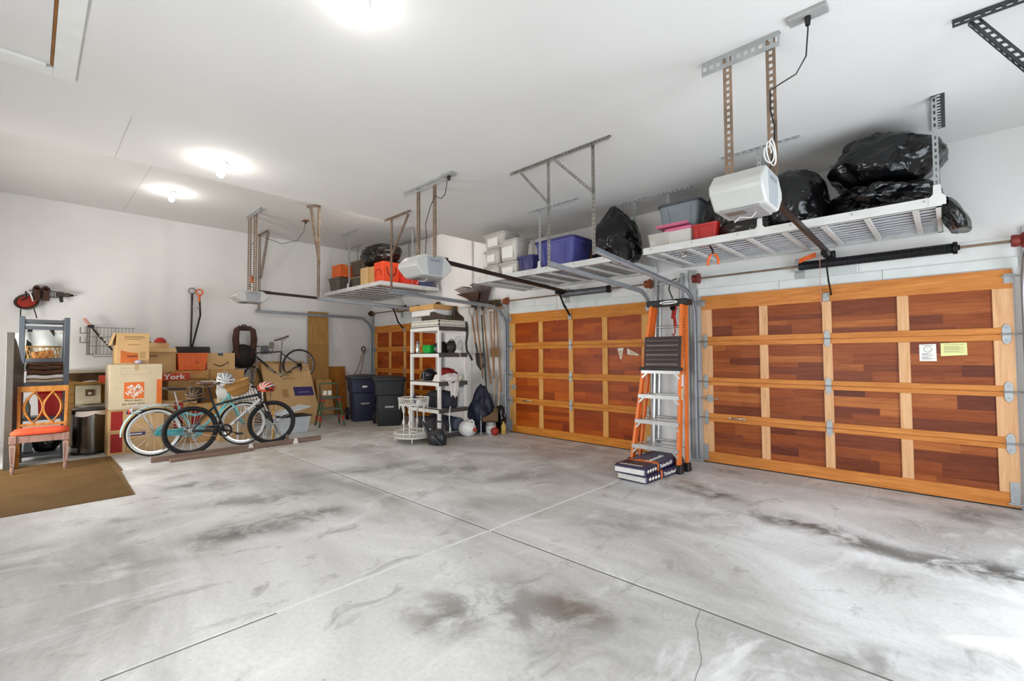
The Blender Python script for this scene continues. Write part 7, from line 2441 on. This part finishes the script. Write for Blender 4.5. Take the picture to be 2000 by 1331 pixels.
# local: +Y is the back, -Y... front faces local -Y
M_ch = wood('chair_wood', '#9a5f28', '#cf8f45', (12, 12, 2), .4)
M_chw = wood('chair_limed', '#8f6a5c', '#b8988c', (12, 12, 2), .5)
W_, D_ = .25, .22
sz = .455
m = MB()
secs = []
for (sx, sy, z) in ((.94, .94, sz), (1.04, 1.04, sz + .008), (1.05, 1.05, sz + .028), (.97, .97, sz + .048), (.7, .7, sz + .058), (.2, .2, sz + .062)):
    pts = []
    for a in range(32):
        an = 2 * PI * a / 32
        c_, s_ = math.cos(an), math.sin(an)
        k = (abs(c_) ** 6 + abs(s_) ** 6) ** (-1 / 6)
        wx = W_ * (1 - .06 * (s_ + 1) / 2)
        pts.append(m.v((wx * sx * c_ * k, D_ * sy * s_ * k, z)))
    secs.append(pts)
m.f(secs[0][::-1])
for A, B in zip(secs, secs[1:]):
    for q in range(32):
        m.f((A[q], A[(q + 1) % 32], B[(q + 1) % 32], B[q]))
m.f(secs[-1])
m.build('seat', plain('#d24a20', .8, var=.06), t, local=True, smooth=60)
for a, b, nm in (((-W_ + .02, -D_ + .02, .41), (W_ - .02, -D_ + .02, .41), 'apron'), ((-W_ + .02, D_ - .02, .41), (W_ - .02, D_ - .02, .41), 'apron'), ((-W_ + .02, -D_ + .02, .41), (-W_ + .02, D_ - .02, .41), 'apron'), ((W_ - .02, -D_ + .02, .41), (W_ - .02, D_ - .02, .41), 'apron')):
    MB().bar(a, b, .028, .085).build(nm, M_chw, t, local=True, bevel=.004)
for sx in (-1, 1):
    x, y = sx * (W_ - .025), -D_ + .025
    MB().cbox((x, y, .41), (.062, .062, .09)).build('leg_block', M_chw, t, local=True, bevel=.004)
    lg = MB()
    lg.taper((x, y, .10), (.034, .034), (.056, .056), .25)
    lg.taper((x, y, .35), (.046, .046), (.04, .04), .016)
    lg.lathe([(0, 0), (.012, 0), (.021, .05), (.018, .085), (.014, .10), (0, .10)], 12, (x, y, 0))
    lo = lg.build('leg', M_chw, t, local=True, bevel=.003)
    fr = MB()
    for ex in (-1, 1):
        fr.bar((x + ex * .013, y - .0185, .12), (x + ex * .022, y - .0285, .335), .004, .004)
    fr.bar((x - .013, y - .0185, .12), (x + .013, y - .0185, .12), .004, .004).bar((x - .022, y - .0285, .335), (x + .022, y - .0285, .335), .004, .004)
    fr.build('inlay', plain('#d9c3b6', .6), lo, local=True)
    MB().bar((sx * (W_ - .035), D_ - .02, .40), (sx * (W_ - .03), D_ + .06, 0.0), .04, .036, up=(0, 1, 0)).build('leg', M_ch, t, local=True, bevel=.004)
    MB().bar((sx * (W_ - .04), D_ - .02, .38), (sx * (W_ - .032), D_ + .05, 1.0), .034, .03, up=(0, 1, 0)).build('back_post', M_ch, t, local=True, bevel=.005)


def backy(z):
    return D_ - .02 + (z - .38) / .62 * .07


MB().cbox((0, backy(.985), .985), (W_ * 2 - .03, .034, .075), (-.1, 0, 0)).build('crest_rail', M_ch, t, local=True, bevel=.008, seg=2)
MB().cbox((0, backy(.54), .535), (W_ * 2 - .07, .026, .035), (-.1, 0, 0)).build('lower_rail', M_ch, t, local=True, bevel=.005)
# interlaced ovals: S curves crossing at the middle and the ends
for cx_ in (-.085, .085):
    for s in (-1, 1):
        for off in (-.008, .008):
            pts = []
            for q in range(17):
                u = q / 16
                z = .545 + .41 * u
                x = cx_ + s * (.125 * math.sin(PI * (.08 + .84 * u)) - .04) * (1.0 + off * 6) + s * off * .3
                pts.append((x, backy(z) + (off + (.006 if s > 0 else -.006)), z))
            MB().tube(pts, .0095, 6).build('splat', M_ch, t, local=True, smooth=60)

# ================================================================ MAT
t = thing('ribbed_mat', 'ribbed brown floor mat under the chair', 'mat', (-7.3, .2, 0))
mm = MB()
x0, x1, y0, y1 = -8.55, -5.98, -1.2, .76
mm.prism([(x0, y0), (x1, y0), (x1, y1 + .0), (-7.36, y1 + .03), (-7.36, y1 + .055), (x0, y1 + .05)], (0, 0, .0005), (1, 0, 0), (0, 1, 0), (0, 0, .006))
mm.build('base', plain('#6e5128', .85, var=.12, scale=3), t)
rb = MB()
n = 84
for k in range(n):
    x = x0 + .02 + (x1 - x0 - .04) * k / (n - 1)
    rb.box((x - .006, y0 + .01, .0066), (x + .006, y1 - .02, .0092))
rb.build('ribs', plain('#7a5c30', .85, var=.15, scale=3), t, kind='stuff')

# groups of things that repeat
GROUPS = {'garbage_bag': 'black bags on the overhead racks', 'cardboard_box': 'cartons stacked along the side wall and on the far rack', 'clear_bin': 'clear bins on the racks',
          'storage_tote': 'lidded plastic totes', 'bike_helmet': 'bike helmets', 'door_track': 'lift tracks of the garage doors', 'track_hanger': 'slotted angle hangers of the tracks',
          'spring_shaft': 'spring shafts above the garage doors', 'garage_door_opener': 'garage door openers', 'overhead_rack': 'overhead storage racks', 'sleeping_bag': 'rolled sleeping bags',
          'work_boot': 'work boots', 'brown_shoe': 'brown shoes in the wall basket', 'snow_shovel': 'snow shovels on the side wall', 'leaf_rake': 'leaf rakes on the tool wall', 'ceiling_outlet': 'ceiling outlets',
          'plastic_wedge': 'white wedges on the middle door', 'brown_crate': 'brown crates on the far rack', 'carry_bag': 'carry bags on the far rack', 'trash_cart': 'wheeled refuse carts', 'folded_sheet': 'folded sheets in the shelf tower'}
for o in COL.objects:
    b_ = o.name.split('.')[0]
    if o.parent is None and 'category' in o and 'group' not in o and b_ in GROUPS:
        o['group'] = GROUPS[b_]
